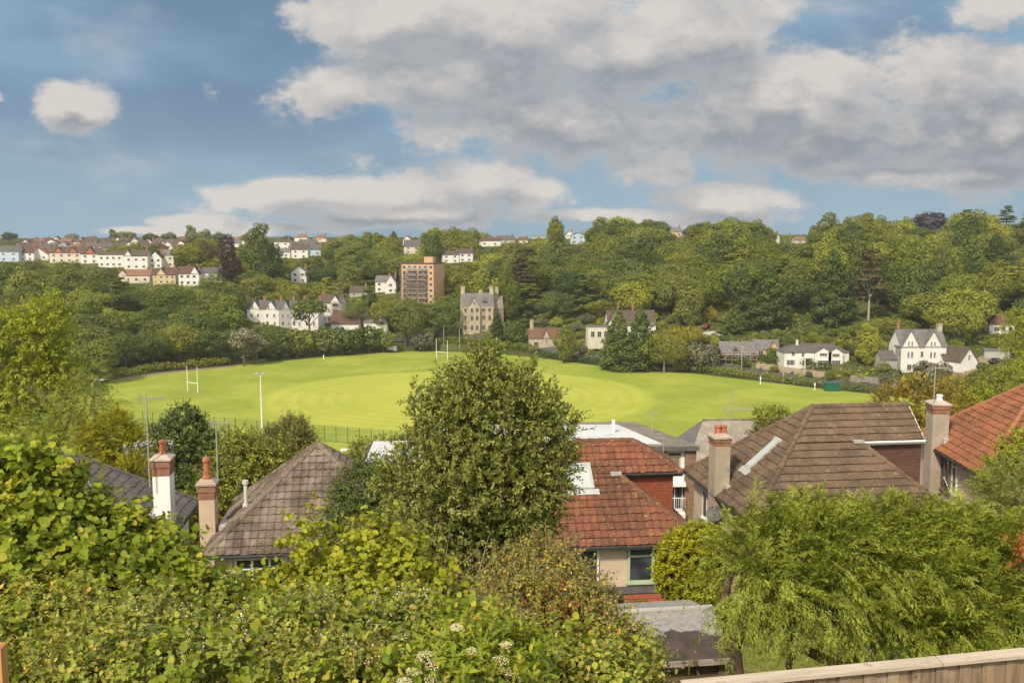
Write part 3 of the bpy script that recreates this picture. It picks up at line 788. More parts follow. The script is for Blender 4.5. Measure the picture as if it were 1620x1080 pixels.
# upper rows, walked left to right along four terraces of the slope
rngH = random.Random(5)
wc = ['white', 'cream', 'white', 'white', 'grey', 'white']; rc = ['brown', 'red', 'grey', 'brown', 'orange', 'slate', 'brown', 'grey']
desc = {'side': 'ridge-roofed', 'front': 'gable-fronted', 'hip': 'hip-roofed'}
for row, (y0, y1, h_) in enumerate(((405, 408, 8), (400, 402, 7), (396, 398, 7), (392, 393, 6), (388, 389, 6), (384.5, 385.5, 5))):
    px = 6 + row * 7
    while px < 330 - row * 6:
        wpx = rngH.uniform(15, 25) - row * 1.2; st = rngH.choice(['side', 'side', 'front', 'hip'])
        wa, ro = rngH.choice(wc), rngH.choice(rc); k = 'left' if px < 110 else 'middle' if px < 220 else 'right'
        pl = ['just above the front row', 'in the second row up', 'in the third row up', 'in the fourth row up', 'just under the skyline', 'on the skyline'][row]
        if not (285 < px < 420 and row < 3):
            px_house(f"{wa} {desc[st]} house with {ro} roof {pl}, {k} part of the town", px + wpx / 2, rngH.uniform(y0, y1), wpx, h_ - rngH.uniform(0, 2), rngH.uniform(4.5, 6.5), wa, ro, st, 8.5, rngH.uniform(-.25, .25), vis=False, nw=2 if row < 4 else 0, rows=1 if row else 2, group=GT, chim=rngH.choice([0, 1]))
        px += wpx + rngH.uniform(0, 9)
for (lab, px, py, wpx, epx, rpx, wa, ro, st) in (
    ("long house with bright red ridge roof on the skyline left of the tall dark tree", 374, 386, 26, 6, 5, 'white', 'orange', 'side'),
    ("white house under the bright red roof, left of the tall dark tree", 366, 391, 24, 6, 5, 'white', 'slate', 'side'),
    ("pale blue white house left of the purple beech on the upper slope", 296, 391, 24, 8, 5, 'blue', 'slate', 'front'),
    ("white house with brown roof right of the tall dark tree", 446, 396, 24, 13, 5, 'white', 'brown', 'side'),
    ("white gable-fronted cottage with orange brick side right of the tall dark tree", 446, 408, 26, 9, 6, 'white', 'slate', 'side'),
    ("white house with brown roof and tall side gable in the small hilltop cluster", 474, 409, 26, 14, 9, 'white', 'brown', 'side'),
    ("pale blue house with grey roof in the small hilltop cluster", 496, 405, 24, 10, 8, 'blue', 'grey', 'side'),
    ("grey-roofed house behind the pale blue house of the hilltop cluster", 486, 391, 28, 5, 7, 'grey', 'grey', 'side'),
    ("red-roofed house left on the skyline above the hilltop cluster", 476, 382, 20, 6, 6, 'white', 'orange', 'hip'),
    ("red-roofed house right on the skyline above the hilltop cluster", 506, 383, 20, 6, 6, 'cream', 'orange', 'hip'),
    ("white house with pitched grey roof alone among trees below the hilltop cluster", 473, 448, 24, 18, 8, 'white', 'slate', 'front'),
    ("grey roof and white gable of a house deep in trees above the flats", 652, 402, 26, 12, 10, 'cream', 'grey', 'side'),
    ("white house with steep gable behind the trees above the flats", 644, 388, 12, 9, 6, 'white', 'grey', 'front'),
    ("left half of the long white house with brown roof above the wooded slope", 713, 416, 28, 13, 6, 'white', 'brown', 'side'),
    ("right half of the long white house with brown roof, one wall nearer", 737, 415, 22, 14, 7, 'white', 'brown', 'side'),
    ("long low house with red roof and white gable on the ridge", 775, 390, 34, 9, 5, 'white', 'maroon', 'side'),
    ("grey-roofed house with chimney on the ridge left of the wooded hill", 800, 385, 28, 6, 6, 'grey', 'grey', 'side'),
    ("small red-roofed house end among ridge trees", 828, 385, 14, 5, 5, 'cream', 'red', 'side'),
    ("flat grey house with glass front among ridge trees", 852, 378, 20, 5, 2, 'grey', 'grey', 'flat'),
    ("white house with blue glazed gable on the ridge", 914, 386, 22, 13, 5, 'blue', 'grey', 'front'),
    ("small white house left of the blue glazed one on the ridge", 901, 377, 10, 7, 5, 'white', 'slate', 'front'),
    ("grey roof with orange brick gable peeping over the hill", 1070, 375, 16, 8, 7, 'brick', 'slate', 'side'),
    ("slim white gable end among dark trees on the hill", 1229, 387, 8, 12, 6, 'white', 'slate', 'front'),
    ("small beige house with orange roof among trees on the hill", 1266, 385, 16, 5, 5, 'cream', 'orange', 'side')):
    px_house(lab, px, py, wpx, epx, rpx, wa, ro, st, 8., 0., nw=2 if epx > 6 else 1, rows=2 if epx > 11 else 1, group='houses among the trees of the ridge', chim=1 if st != 'flat' else 0)

# white Victorian terrace: five gabled fronts
p = hit(452, 519)
VIS.append((392, 472, 530, 515, p.y))
s = scale_at(p)
for i, (px, lab, wl) in enumerate(((402, "leftmost cream-white house of the gabled Victorian terrace", 'white'), (428, "second white house of the gabled Victorian terrace", 'white'), (452, "pale grey middle house of the gabled Victorian terrace", 'grey'), (470, "white house with dark bay windows right of the terrace's pale grey one", 'white'), (492, "right-end white house of the gabled Victorian terrace, behind an airy tree", 'white'))):
    q = Vector((p.x + (px - 452) / s, p.y - (px - 452) / s * .10, p.z)); w = (26 if i != 2 else 20) / s * .98
    w = [25, 27, 20, 20, 26][i] / s
    house(lab, q, w, 9.0, 30 / s, 13 / s, wl, 'grey', 'side', R_(-6), group='houses of the white Victorian terrace', gables=((.2, w * .66, 13.5 / s),),
          wins=[(-w * .12, 30 / s + .1, .9, 1.6), (-w * .2, 4.8, 1.0, 1.7), (w * .22, 4.8, .9, 1.7), (-w * .2, 1.2, 1.3, 1.9), (w * .24, 1.0, .9, 2.0)],
          chim=((w / 2 - .3, 4.5, 8.5, 30 / s + 13 / s + 1.6, 1.2),), ov=.25)
# tall white gabled house right of it with scaffolding
p = hit(522, 512); s = scale_at(p); VIS.append((500, 466, 540, 505, p.y))
house("tall white house with big gable and balcony right of the terrace", p, 36 / s, 9, 32 / s, 12 / s, 'white', 'brown', 'side', R_(-6), gables=((2.6, 5.0, 3.6),), group=GT,
      wins=[(-3, 1.2, 1.5, 1.8), (0, 1.2, 1.5, 1.8), (-3, 4.8, 1.4, 1.6), (0, 4.8, 1.4, 1.6), (2.6, 7.6, 2.6, 1.6), (2.8, 4.2, 2.4, 1.8)], chim=((-4., 4.5, 8, 14, 1.),))
def scaffold(label, loc, w, d, h, rz, nxs, nz, group=None, boards=True):
    e = empty('scaffolding', loc, rz, label, 'scaffolding', group)
    pm = M_surf('scaffold_tube', (.36, .32, .28), (.28, .24, .20), 2., rough=.5); bm_ = M_surf('scaffold_board', (.46, .35, .24), (.36, .27, .19), 1.)
    for i in range(nxs + 1):
        m = MB(); x = -w / 2 + w * i / nxs
        for y in (0, -d): m.tube([(x, y, -2), (x, y, h)], .07, 5)
        m.build('pole', pm, e)
    for k in range(nz + 1):
        z = h * (k + .4) / (nz + 1)
        m = MB(); 
        for y in (0, -d):
            m.tube([(-w / 2, y, z), (w / 2, y, z)], .06, 5); m.tube([(-w / 2, y, z + .9), (w / 2, y, z + .9)], .05, 5)
        m.build('rail', pm, e)
        if boards:
            b = MB(); b.box(-w / 2, w / 2, -d, 0, z - .12, z - .05); b.build('deck', bm_, e)
    m = MB()
    for i in range(0, nxs - 1, 2): m.tube([(-w / 2 + w * i / nxs, -d - .05, 0), (-w / 2 + w * (i + 2) / nxs, -d - .05, h * .9)], .05, 5)
    m.build('brace', pm, e)
    return e
q = at(531, 513, p.y - 1.); scaffold("scaffold tower on the tall white gabled house", q, 3.6, 1.4, 11., R_(-6), 2, 4)
# red-brown roofed cottages in front
p = hit(546, 531); s = scale_at(p); VIS.append((518, 500, 605, 521, p.y))
house("white cottage with long brown roof and bright rooflights behind the hawthorns", p, 44 / s, 9, 5.2, 4.8, 'white', 'maroon', 'side', R_(-4), group='low cottages behind the hawthorns', chim=((-1.5, 4.5, 8, 10.8, 1.1),),)
rl = MB()
for x in (-2.6, -.9, .8, 2.5): rl.slab([(x - .35, 1.0, 5.2 + 1.0 * 4.8 / 4.5 + .06), (x + .35, 1.0, 5.2 + 1.0 * 4.8 / 4.5 + .06), (x + .35, 3.2, 5.2 + 3.2 * 4.8 / 4.5 + .06), (x - .35, 3.2, 5.2 + 3.2 * 4.8 / 4.5 + .06)], .05)
rlo = rl.build('rooflight', FRAME, bpy.data.objects[-1] if False else [o for o in COL.objects if o.get('label', '').startswith('white cottage with long brown')][0])
p2 = p + Vector((46 / s, 1.5, 0))
house("white gable-ended cottage with grey roof behind the hawthorns", p2, 34 / s, 9, 5.6, 4.6, 'white', 'slate', 'side', R_(-4), group='low cottages behind the hawthorns', gables=((3.2, 5, 3.2),), wins=((3.2, 4.6, 1.2, 1.5),), chim=((0, 4.5, 8, 11.5, 1.3),))
p3 = p + Vector((58 / s, 14, 2.2))
house("red brick roofed house behind the gable-ended cottage", p3, 30 / s, 9, 4.6, 4.0, 'brick', 'red', 'side', R_(-4), group='low cottages behind the hawthorns', chim=((-3.4, 4.5, 6, 10.6, 1.6),))

# block of flats in orange brick with scaffolding
p = hit(661, 482); s = scale_at(p); VIS.append((625, 414, 695, 472, p.y)); FOOT.append((p.x, p.y + 8, 13))
e = empty('block_of_flats', (p.x, p.y, p.z), R_(-16), "orange brick block of flats with a scaffolded front above the trees", 'flats')
Wf, Hf = 54 / s, 64 / s
m = MB(); m.box(-Wf / 2, Wf / 2, 0, 15, -6, Hf); m.build('wall', WM['brick'], e)
m = MB(); m.box(-Wf / 2 - .25, Wf / 2 + .25, -.25, 15.25, Hf, Hf + .5); rf = m.build('roof', RM['brown'], e)
m = MB(); m.box(1.5, 6, 5, 9, Hf + .5, Hf + 3.2); m.build('lift_housing', WM['brick'], rf)
for fl in range(7):
    z = Hf - 2.55 - fl * 2.75
    for i in range(6):
        x = -Wf / 2 + Wf * (i + .5) / 6; window_at(e, x, z + .25, 1.7, 1.5)
    for i in (1, 3):
        m = MB(); x = -Wf / 2 + Wf * (i + 1.) / 6; m.box(x - 2.2, x + 2.2, -1.3, -.02, z - .35, z - .15); m.box(x - 2.2, x + 2.2, -1.32, -1.24, z - .12, z + .85); m.build('balcony', M_surf('balcony_panel', (.30, .28, .27), (.42, .40, .38), 1.), e)
    for j in (3., 8.): window_at(e, j, z + .25, 1.1, 1.4, face='right', X=Wf / 2)
q = e.matrix_basis @ Vector((-1.2, -1.5, 0))
scaffold("scaffolding covering the front of the orange brick flats", (p.x, p.y - .2, p.z) if False else Vector((p.x, p.y, p.z)) + Matrix.Rotation(R_(-16), 3, 'Z') @ Vector((-1.6, -1.5, 0)), Wf - 4.0, 1.5, Hf - 1.8, R_(-16), 8, 7)
px_house("white house with steep gables left of the flats", 606, 462, 24, 16, 9, 'white', 'slate', 'side', 10, group=GT, nw=2, chim=1)
px_house("white house with black-trimmed gable tucked against the flats", 618, 464, 17, 17, 12, 'white', 'slate', 'front', 9, group=GT, nw=1)
px_house("low brown roof between trees left of the flats", 567, 470, 28, 7, 9, 'grey', 'brown', 'side', 8, group=GT, nw=2, rows=1)

# the grey stone mansion
p = hit(757, 526); s = scale_at(p); VIS.append((725, 458, 778, 520, p.y)); FOOT.append((p.x, p.y + 8, 13))
e = empty('mansion', p, R_(8), "grey stone Victorian mansion with tall chimneys and steep slate roof", 'mansion')
W2 = 50 / s; EH = 40 / s; RH = 20 / s
m = MB(); m.prism([(0, -3), (13, -3), (13, EH), (6.5, EH + RH), (0, EH)], lambda y, z: (-W2 / 2, y, z), lambda y, z: (W2 / 2, y, z))
m.box(-W2 / 2 + 2.6, -W2 / 2 + 7.4, -1.3, .5, -3, EH + .4); m.box(W2 / 2 - 3.6, W2 / 2 - .6, -1.0, .5, -3, EH - .3)
m.prism([(-W2 / 2 + 2.8, EH + .4), (-W2 / 2 + 7.2, EH + .4), (-W2 / 2 + 5, EH + 4.2)], lambda x, z: (x, -1.0, z), lambda x, z: (x, 3.5, z))
for z in (4.6, 8.4): m.box(-W2 / 2 - .12, W2 / 2 + .12, -.16, .3, z, z + .25)
m.build('wall', WM['stone'], e)
r = MB(); roof_gable(r, -W2 / 2, W2 / 2, 0, 13, EH, EH + RH, 'x', .1); roof_gable(r, -W2 / 2 + 2.8, -W2 / 2 + 7.2, -1.0, 5, EH + .4, EH + 4.2, 'y', .15)
r.prism([(W2 * .16, EH + 2.2), (W2 * .16 + 1.9, EH + 2.2), (W2 * .16 + .95, EH + 4.1)], lambda x, z: (x, 1.2, z), lambda x, z: (x, 4, z))
rf = r.build('roof', RM['slate'], e)
for x, y, z1, w in ((-W2 / 2 + .6, 6.5, EH + RH + 3.0, 1.7), (W2 / 2 - .4, 6.5, EH + RH + 2.8, 1.6), (W2 * .12, 6.5, EH + RH + 1.2, 1.4), (W2 / 2 + 2.4, 10, EH + RH + 2.4, 1.3)):
    chimney_far(rf, x, y, EH - 3 if abs(x) > W2 * .4 else EH + RH - 1, z1, w, WM['stone'], 2)
for z in (1.0, 5.2, 8.8):
    for x in (-W2 / 2 + 1.2, -W2 / 2 + 3.9, -W2 / 2 + 6.1, -W2 / 2 + 9.2, W2 / 2 - 4.9, W2 / 2 - 2.1):
        yy = -1.36 if -W2 / 2 + 2.6 < x < -W2 / 2 + 7.4 else -1.06 if x > W2 / 2 - 3.6 else -.05
        window_at(e, x, z, 1.15, 2.1 if z < 8 else 1.7, y=yy, frame=WM['stone'])
window_at(e, -W2 / 2 + 5, EH + 1.0, 1.1, 1.5, y=-1.06)
w2 = MB(); w2.prism([(0, -3), (9, -3), (9, EH - 1), (4.5, EH + 4), (0, EH - 1)], lambda y, z: (W2 / 2 + .01, y + 6, z), lambda y, z: (W2 / 2 + 5, y + 6, z)); w2.build('wing', M_surf('dark_stone', (.17, .14, .12), (.25, .21, .17), .8), e)
window_at(e, W2 / 2 + 2.5, EH - 2.6, 1.2, 1.8, y=5.93)
# stone lodge with a red roof
p = hit(862, 551); s = scale_at(p); VIS.append((836, 519, 884, 543, p.y))
house("small stone lodge with red roof and central gablet", p, 50 / s, 8, 16 / s, 14 / s, 'stone', 'red', 'side', R_(2), cat='cottage', gables=((.6, 3.2, 3.6),), wins=((-3.6, .8, 2.0, 1.9), (.6, 2.0, .9, 2.0), (4.2, .9, 1.5, 1.6)), chim=((-W2 * .0 - 5.2, 4, 5, 11, 1.5, WM['stone']),))
# large house hidden by the two cypresses
p = hit(1000, 534); s = scale_at(p); VIS.append((948, 490, 1042, 508, p.y))
e = house("big white house with sweeping brown roof behind the twin cypresses", p, 76 / s, 10, 20 / s, 22 / s, 'white', 'brown', 'side', R_(4), gables=((-7., 6, 6.0),), wins=[(x, 1., 1.6, 1.8) for x in (-8, -5, 5, 8)] + [(8, 4.2, 1.5, 1.4)], chim=((-5., 5, 9, 13.0, .6, None, 1), (1.0, 5, 9, 13.6, .7, None, 1)))
q = p + Vector((-13.5, -4.5, 0)); VIS.append((940, 508, 972, 526, q.y))
house("cream sun room with flat roof beside the house behind the cypresses", q, 9, 6, 4.6, .4, 'cream', 'slate', 'flat', R_(4), cat='sun room', wins=((-2.6, .6, 1.6, 2.4), (0, .6, 1.6, 2.4), (2.6, .6, 1.6, 2.4)))
# house under renovation with dark scaffold
p = hit(1168, 570); s = scale_at(p); VIS.append((1136, 536, 1198, 562, p.y))
house("bungalow under renovation with grey slate roof and dark ridge panels", p, 56 / s, 9, 12 / s, 16 / s, 'dark', 'slate', 'side', R_(-4), cat='bungalow', gables=((-1.0, 3.2, 2.0),), wins=((-3.4, .5, 2, 1.9), (0, .5, 2, 1.9), (3.4, .5, 2, 1.9)), chim=())
scaffold("low scaffold along the front of the bungalow under renovation", p + Vector((-.5, -1.2, 0)), 58 / s, 1.3, 3.4, R_(-4), 6, 1)
p = hit(1214, 566); s = scale_at(p); VIS.append((1196, 538, 1240, 558, p.y))
house("orange brick gabled house with pale slate roof joined to the bungalow", p + Vector((0, 1.5, 0)), 38 / s, 9, 11 / s, 14 / s, 'brick', 'slate', 'side', R_(-10), wins=((-2, .4, 1.8, 1.8), (2, .6, 1.4, 1.5)), gables=((2.6, 4.2, 3.0),))
# long white villa
p = hit(1291, 580); s = scale_at(p); VIS.append((1237, 542, 1346, 572, p.y))
W3 = 104 / s; EH = 22 / s
e = empty('villa', p, R_(0), "long white villa with shallow hipped roof and paned ground-floor windows", 'house')
m = MB(); m.box(-W3 / 2, W3 / 2, 0, 9, -3, EH)
for gx, gw, gh in ((-.3 + 2.2, 5.6, 1.7), (W3 / 2 - 5.0, 5.0, 1.5)): m.prism([(gx - gw / 2, -3), (gx + gw / 2, -3), (gx + gw / 2, EH), (gx, EH + gh), (gx - gw / 2, EH)], lambda x, z: (x, -1.4, z), lambda x, z: (x, 1, z))
m.prism([(-4.6, 2.9), (-1.4, 2.9), (-3.0, 4.0)], lambda x, z: (x, -1.9, z), lambda x, z: (x, -.02, z))
for x in (-4.4, -1.6): m.tube([(x, -1.8, -1), (x, -1.8, 2.9)], .16, 8)
m.build('wall', WM['white'], e)
r = MB(); roof_hip(r, -W3 / 2, W3 / 2, 0, 9, EH, EH + 11 / s); rf = r
for gx, gw, gh in ((1.9, 5.6, 1.7), (W3 / 2 - 5.0, 5.0, 1.5)): roof_gable(r, gx - gw / 2, gx + gw / 2, -1.4, 4, EH + .02, EH + gh + .05, 'y', .2)
rf = r.build('roof', RM['grey'], e)
rt = MB(); rt.tube([(-W3 / 2 + 5, 4.5, EH + 11 / s + .1), (W3 / 2 - 5, 4.5, EH + 11 / s + .1)], .2, 6); rt.build('ridge', RM['orange'], rf)
chimney_far(rf, -5.6, 4, EH, EH + 3.6, .7, WM['white'], 1)
for x, z, ww, hh, yy in ((-W3 / 2 + 2.4, .3, 2.8, 1.9, -.05), (-W3 / 2 + 6.6, 3.1, 1.1, 1.6, -.05), (-W3 / 2 + 3.2, 3.5, 1.2, 1.2, -.05), (1.9, .2, 3.6, 2.0, -1.45), (1.9, 3.5, 2.6, 1.2, -1.45), (W3 / 2 - 5, 3.3, 2.6, 1.2, -1.45), (W3 / 2 - 5, .3, 3.2, 1.9, -1.45), (7.0, 3.2, .9, 1.1, -.05)):
    window_at(e, x, z, ww, hh, y=yy, bars=max(1, int(ww / .55)) if ww > 2 else 1)
m = MB(); m.box(-3.5, -2.5, -.08, 0, 0, 2.1); m.build('door', M_surf('dark_red_door', (.16, .04, .04), (.2, .06, .05), 3.), e); FOOT.append((p.x, p.y + 4, 13))
# twin-gabled white house on the right
p = hit(1460, 587); s = scale_at(p); VIS.append((1418, 520, 1504, 578, p.y)); VIS.append((1494, 553, 1556, 583, p.y))
W4 = 74 / s; EH = 39 / s
e = house("tall white house with three steep gables above the hedge on the right", p, W4, 9, EH, 25 / s, 'white', 'slate', 'side', R_(3), gables=((-W4 / 2 + 3.0, 6.0, 26 / s), (W4 / 2 - 4.6, 6.0, 25 / s)),
          chim=((-W4 / 2 + .8, 4.5, EH + 2.5, EH + 27 / s + 2.2, .7), (W4 / 2 - .5, 4.5, EH + 2, EH + 25 / s + 1.7, 1.5, WM['stone'])),
          wins=[(-W4 / 2 + 2.4, EH + .1, .62, 1.75), (-W4 / 2 + 3.5, EH + .1, .62, 1.75), (-W4 / 2 + 2.4, EH - 3.6, .8, 2.1), (-W4 / 2 + 3.6, EH - 3.6, .8, 2.1), (-.6, EH - 3.5, 1.1, 2.0), (W4 / 2 - 5.2, EH - .1, .62, 1.75), (W4 / 2 - 4.1, EH - .1, .62, 1.75), (W4 / 2 - 5.2, EH - 3.8, .8, 2.1), (W4 / 2 - 4.0, EH - 3.8, .8, 2.1), (-W4 / 2 + 2.8, EH - 7.7, 1.5, 2.0), (0.2, EH - 7.6, 1.3, 1.8)])
q = p + Vector((W4 / 2 + 5.8, -3.0, 0.3))
house("white annex with brown roof and big gable right of the tall white house", q, 8.0, 8.5, 3.2, 4.4, 'white', 'brown', 'front', R_(24), cat='annex', wins=((0.0, 3.6, .9, 1.8),), gables=())
q2 = p + Vector((W4 / 2 + 1.6, -1.2, 0.1))
house("brown-roofed link between the tall white house and its annex", q2, 6, 6.5, 3.4, 3.6, 'white', 'brown', 'side', R_(6), cat='annex', wins=())
q = p + Vector((-W4 / 2 - 2.6, 2, 0.8)); VIS.append((1402, 556, 1420, 572, q.y))
e = house("dark slate lean-to with two rooflights left of the tall white house", q, 5.0, 7, 2.6, 2.6, 'grey', 'grey', 'side', 0, cat='outbuilding', wins=())
m = MB()
for x in (-1.1, .9): m.slab([(x - .4, 1.2, 2.6 + 1.2 * .743 + .08), (x + .4, 1.2, 2.6 + 1.2 * .743 + .08), (x + .4, 2.6, 2.6 + 2.6 * .743 + .08), (x - .4, 2.6, 2.6 + 2.6 * .743 + .08)], .05)
m.build('rooflight', FRAME, e)
# white bungalow with red roof at the wood's edge
p = hit(1586, 529); s = scale_at(p); VIS.append((1568, 492, 1602, 524, p.y))
house("white bungalow with red hipped roof at the edge of the wood on the far right", p, 40 / s, 8, 15 / s, 18 / s, 'white', 'red', 'hip', R_(-10), cat='bungalow', wins=((-2, .8, 1.6, 1.8), (.4, .8, 1.2, 1.8), (2.6, .8, 1.4, 1.8)), chim=())
p = hit(1578, 568); house("grey concrete garage by the parked cars", p, 8, 6, 2.6, .1, 'grey', 'slate', 'flat', R_(-20), cat='garage', name='garage', wins=()); VIS.append((1560, 556, 1600, 572, p.y))

# cars: lofted body, glass, wheels
def car(label, loc, rz, body, L=4.4, W=1.8, Hh=1.5, group=None):
    e = empty('car', loc, rz, label, 'car', group)
    prof = [(-.5, .16), (-.5, .42), (-.46, .56), (-.28, .60), (-.16, .93), (.0, 1.0), (.20, .98), (.36, .66), (.47, .60), (.5, .45), (.5, .16)]
    m = MB(); P = [(a * L, b * Hh) for a, b in prof]; n = len(P)
    vs = []
    for sy, k in ((-1, 0), (1, 1)):
        for (x, z) in P: vs.append((x, sy * W / 2 * (.80 if z > .62 * Hh else 1.), z))
    m.add(vs, [tuple(range(n - 1, -1, -1)), tuple(range(n, 2 * n))] + [(i, (i + 1) % n, (i + 1) % n + n, i + n) for i in range(n)])
    m.build('body', body, e)
    g = MB()
    g.box(-.155 * L, .30 * L, -W * .405, W * .405, .66 * Hh, .90 * Hh); g.build('windows', GLASS, e)
    tm = M_surf('tyre', (.02, .02, .02), (.03, .03, .03), 5.); rm = M_surf('wheel_rim', (.4, .4, .4), (.5, .5, .5), 5., rough=.4)
    for sx in (-.31, .31):
        for sy in (-1, 1):
            w = MB(); w.tube([(sx * L, sy * (W / 2 - .22), .32), (sx * L, sy * (W / 2 + .01), .32)], .32, 14); wo = w.build('wheel', tm, e)
            w = MB(); w.tube([(sx * L, sy * (W / 2 + .011), .32), (sx * L, sy * (W / 2 + .03), .32)], .19, 10); w.build('rim', rm, wo)
    for sy in (-.33, .33):
        l = MB(); l.box(-.505 * L, -.49 * L, sy * W - .16, sy * W + .16, .42 * Hh, .52 * Hh); l.build('headlight', FRAME, e)
    return e
CP = M_surf('black_car_paint', (.018, .018, .022), (.025, .025, .03), 2., rough=.25, spec=.6); RP = M_surf('dark_red_car_paint', (.16, .025, .02), (.13, .02, .02), 2., rough=.3, spec=.6); WP = M_surf('white_car_paint', (.75, .75, .75), (.7, .7, .7), 2., rough=.3, spec=.5)
for lab, px, py, rz, mt in (("black car parked lower on the driveway by the white annex", 1553, 583, 26, CP), ("black car parked higher on the driveway near the grey garage", 1574, 576, 20, CP), ("dark red car parked on the pale yard above the bungalow", 1118, 521, 50, RP), ("dark car parked by the hedge left of the twin cypresses", 914, 524, 0, CP), ("white car beside the hedge left of the bungalow under renovation", 1122, 567, 5, WP)):
    p = hit(px, py); VIS.append((px - 9, py - 9, px + 9, py, p.y)); car(lab, p + Vector((0, 0, .32)), R_(rz), mt)

# ------------------------------------------------------------------ notable far trees, then the woods
def big(label, kind, i, px, pb, h, w, mat, Y=None, sink=0., name='tree', bark=None, vis=None, cat='tree', group=None):
    p = hit(px, pb) if Y is None else Vector((at(px, 500, Y).x, Y, gz(at(px, 500, Y).x, Y)))
    s = scale_at(p); FOOT.append((p.x, p.y, w / s * .36))
    if vis is not False: VIS.append((px - w * .38, pb - h + 4, px + w * .38, pb - h * .35, p.y))
    return plant(kind, i, p, h / s, w / s, mat, rngT.uniform(0, 6.28), label, cat, group, name, bark)
big("dark purple copper beech below the town, left of the tall dark tree", 'tall', 1, 363, 448, 72, 44, 'purple', name='beech_tree')
big("tall dark grey-green tree standing above the town's right end", 'tall', 0, 412, 450, 92, 58, 'dark green')
big("slimmer dark tree leaning against the right of the tall dark tree", 'tall', 2, 436, 450, 60, 40, 'dark green')
big("round mid-green tree right of the front town row", 'round', 0, 300, 432, 46, 52, 'mid green', Y=520)
big("brownish dark tree above the round mid-green one", 'round', 1, 326, 420, 44, 34, 'bronze', Y=545)
big("round tree standing in front of the half-hidden white house", 'domed', 0, 338, 452, 48, 42, 'mid green', Y=440)
big("airy tree with visible trunk in front of the white terrace", 'open', 0, 489, 531, 74, 56, 'mid green', Y=402)
big("bright round tree between the terrace and the flats", 'domed', 1, 566, 505, 48, 44, 'olive', Y=418)
big("dark broad tree below the flats on their left", 'round', 2, 612, 512, 56, 56, 'mid green', Y=418)
big("brownish olive tree rising in front of the flats' foot", 'round', 3, 640, 505, 50, 46, 'olive', Y=425)
big("large round yellow-olive tree at the edge of the field", 'round', 1, 641, 552, 76, 62, 'olive', Y=402)
big("mid-green tree hiding the foot of the orange brick flats", 'domed', 1, 672, 508, 40, 46, 'mid green', Y=424)
big("dark green tree between the yellow-olive tree and the mansion", 'round', 0, 698, 530, 62, 58, 'dark green', Y=408)
big("pine with flat dark layers left of the flats", 'layered', 0, 584, 475, 50, 46, 'dark green', Y=436)
for i, (px, w, h, mt) in enumerate(((430, 60, 46, 'olive'), (470, 52, 44, 'mid green'), (512, 58, 42, 'olive'), (548, 54, 44, 'dark green'), (584, 50, 40, 'dark green'), (606, 36, 36, 'olive'))):
    big("dark olive hawthorn in the row along the field's far edge", 'bushy', i % 3, px, 568 - (px - 430) * .06, h, w, mt, name='hawthorn', group='hawthorns along the far edge of the field', vis=False)
big("pale blossoming bush beside the far goalposts", 'bushy', 0, 670, 556, 34, 38, 'grey green', name='bush', cat='bush')
big("ivy-clad slim tree against the mansion's right side", 'tall', 1, 806, 535, 84, 40, 'mid green', Y=425)
big("dark small conifer in front of the mansion's right corner", 'conical', 1, 786, 556, 46, 34, 'dark green', Y=398)
big("dark shrub tree left of the stone lodge", 'bushy', 1, 812, 560, 40, 44, 'dark green', Y=392)
big("left of the twin dark cypresses at the field's edge", 'conical', 0, 978, 586, 92, 76, 'dark green', Y=341, name='cypress_tree', group='twin dark cypresses')
big("right of the twin dark cypresses at the field's edge", 'conical', 1, 1014, 588, 96, 76, 'dark green', Y=339, name='cypress_tree', group='twin dark cypresses')
big("birch with a white trunk right of the twin cypresses", 'domed', 0, 1052, 590, 68, 72, 'mid green', Y=335, name='birch_tree', bark=BARKP)
big("young bright green tree on the field's edge by the stone lodge", 'tall', 2, 892, 577, 58, 38, 'mid green', Y=362)
big("yellow flowering laburnum above the birch", 'domed', 1, 1084, 536, 36, 58, 'golden yellow', Y=358, name='laburnum_tree')
big("small yellow bush above the red car", 'bushy', 2, 1124, 516, 26, 20, 'golden yellow', Y=385, name='bush', cat='bush')
big("grey-green spreading tree left of the bungalow under renovation", 'bushy', 0, 1108, 582, 48, 62, 'grey green', Y=336)
big("red-barked cedar with bare limbs above the long white villa", 'layered', 1, 1374, 540, 118, 66, 'bronze', Y=366, name='cedar_tree', bark=BARKP)
big("weeping yellow-green tree between the villa and the tall white house", 'tall', 0, 1374, 590, 62, 46, 'yellow green', Y=318, name='willow_tree')
big("grey-green weeping tree in front of the tall white house", 'bushy', 1, 1486, 612, 50, 62, 'grey green', Y=288)
big("brown-grey twiggy tree beside the weeping one at the tall white house", 'open', 1, 1466, 612, 56, 34, 'bronze', Y=290, vis=False)
big("broad dark conifer behind the bungalow under renovation", 'conical', 0, 1215, 545, 95, 90, 'dark green', Y=372)
big("broad dark conifer behind the long white villa's left half", 'conical', 1, 1318, 548, 110, 84, 'dark green', Y=370)
big("tall bright tree on the slope above the villa's right half", 'tall', 1, 1312, 530, 106, 60, 'yellow green', Y=398)
big("round purple copper beech on the right-hand skyline", 'round', 2, 1466, 372, 38, 58, 'purple', name='beech_tree', Y=600)
big("small purple tree low on the far right hillside", 'round', 1, 1606, 415, 26, 30, 'purple', name='beech_tree', Y=515)
big("flat-topped pine on the far right skyline", 'layered', 0, 1584, 366, 38, 34, 'dark green', name='pine_tree', Y=640)
big("bare twiggy tree with whitish bloom left of the field", 'open', 1, 384, 578, 66, 46, 'whitish', Y=352, vis=False)
big("small whitish blossoming tree by the field's left corner", 'open', 0, 404, 572, 44, 36, 'whitish', Y=358, vis=False)
big("layered cedar in the wood left of the field", 'layered', 1, 190, 500, 72, 60, 'olive', Y=395, name='cedar_tree')
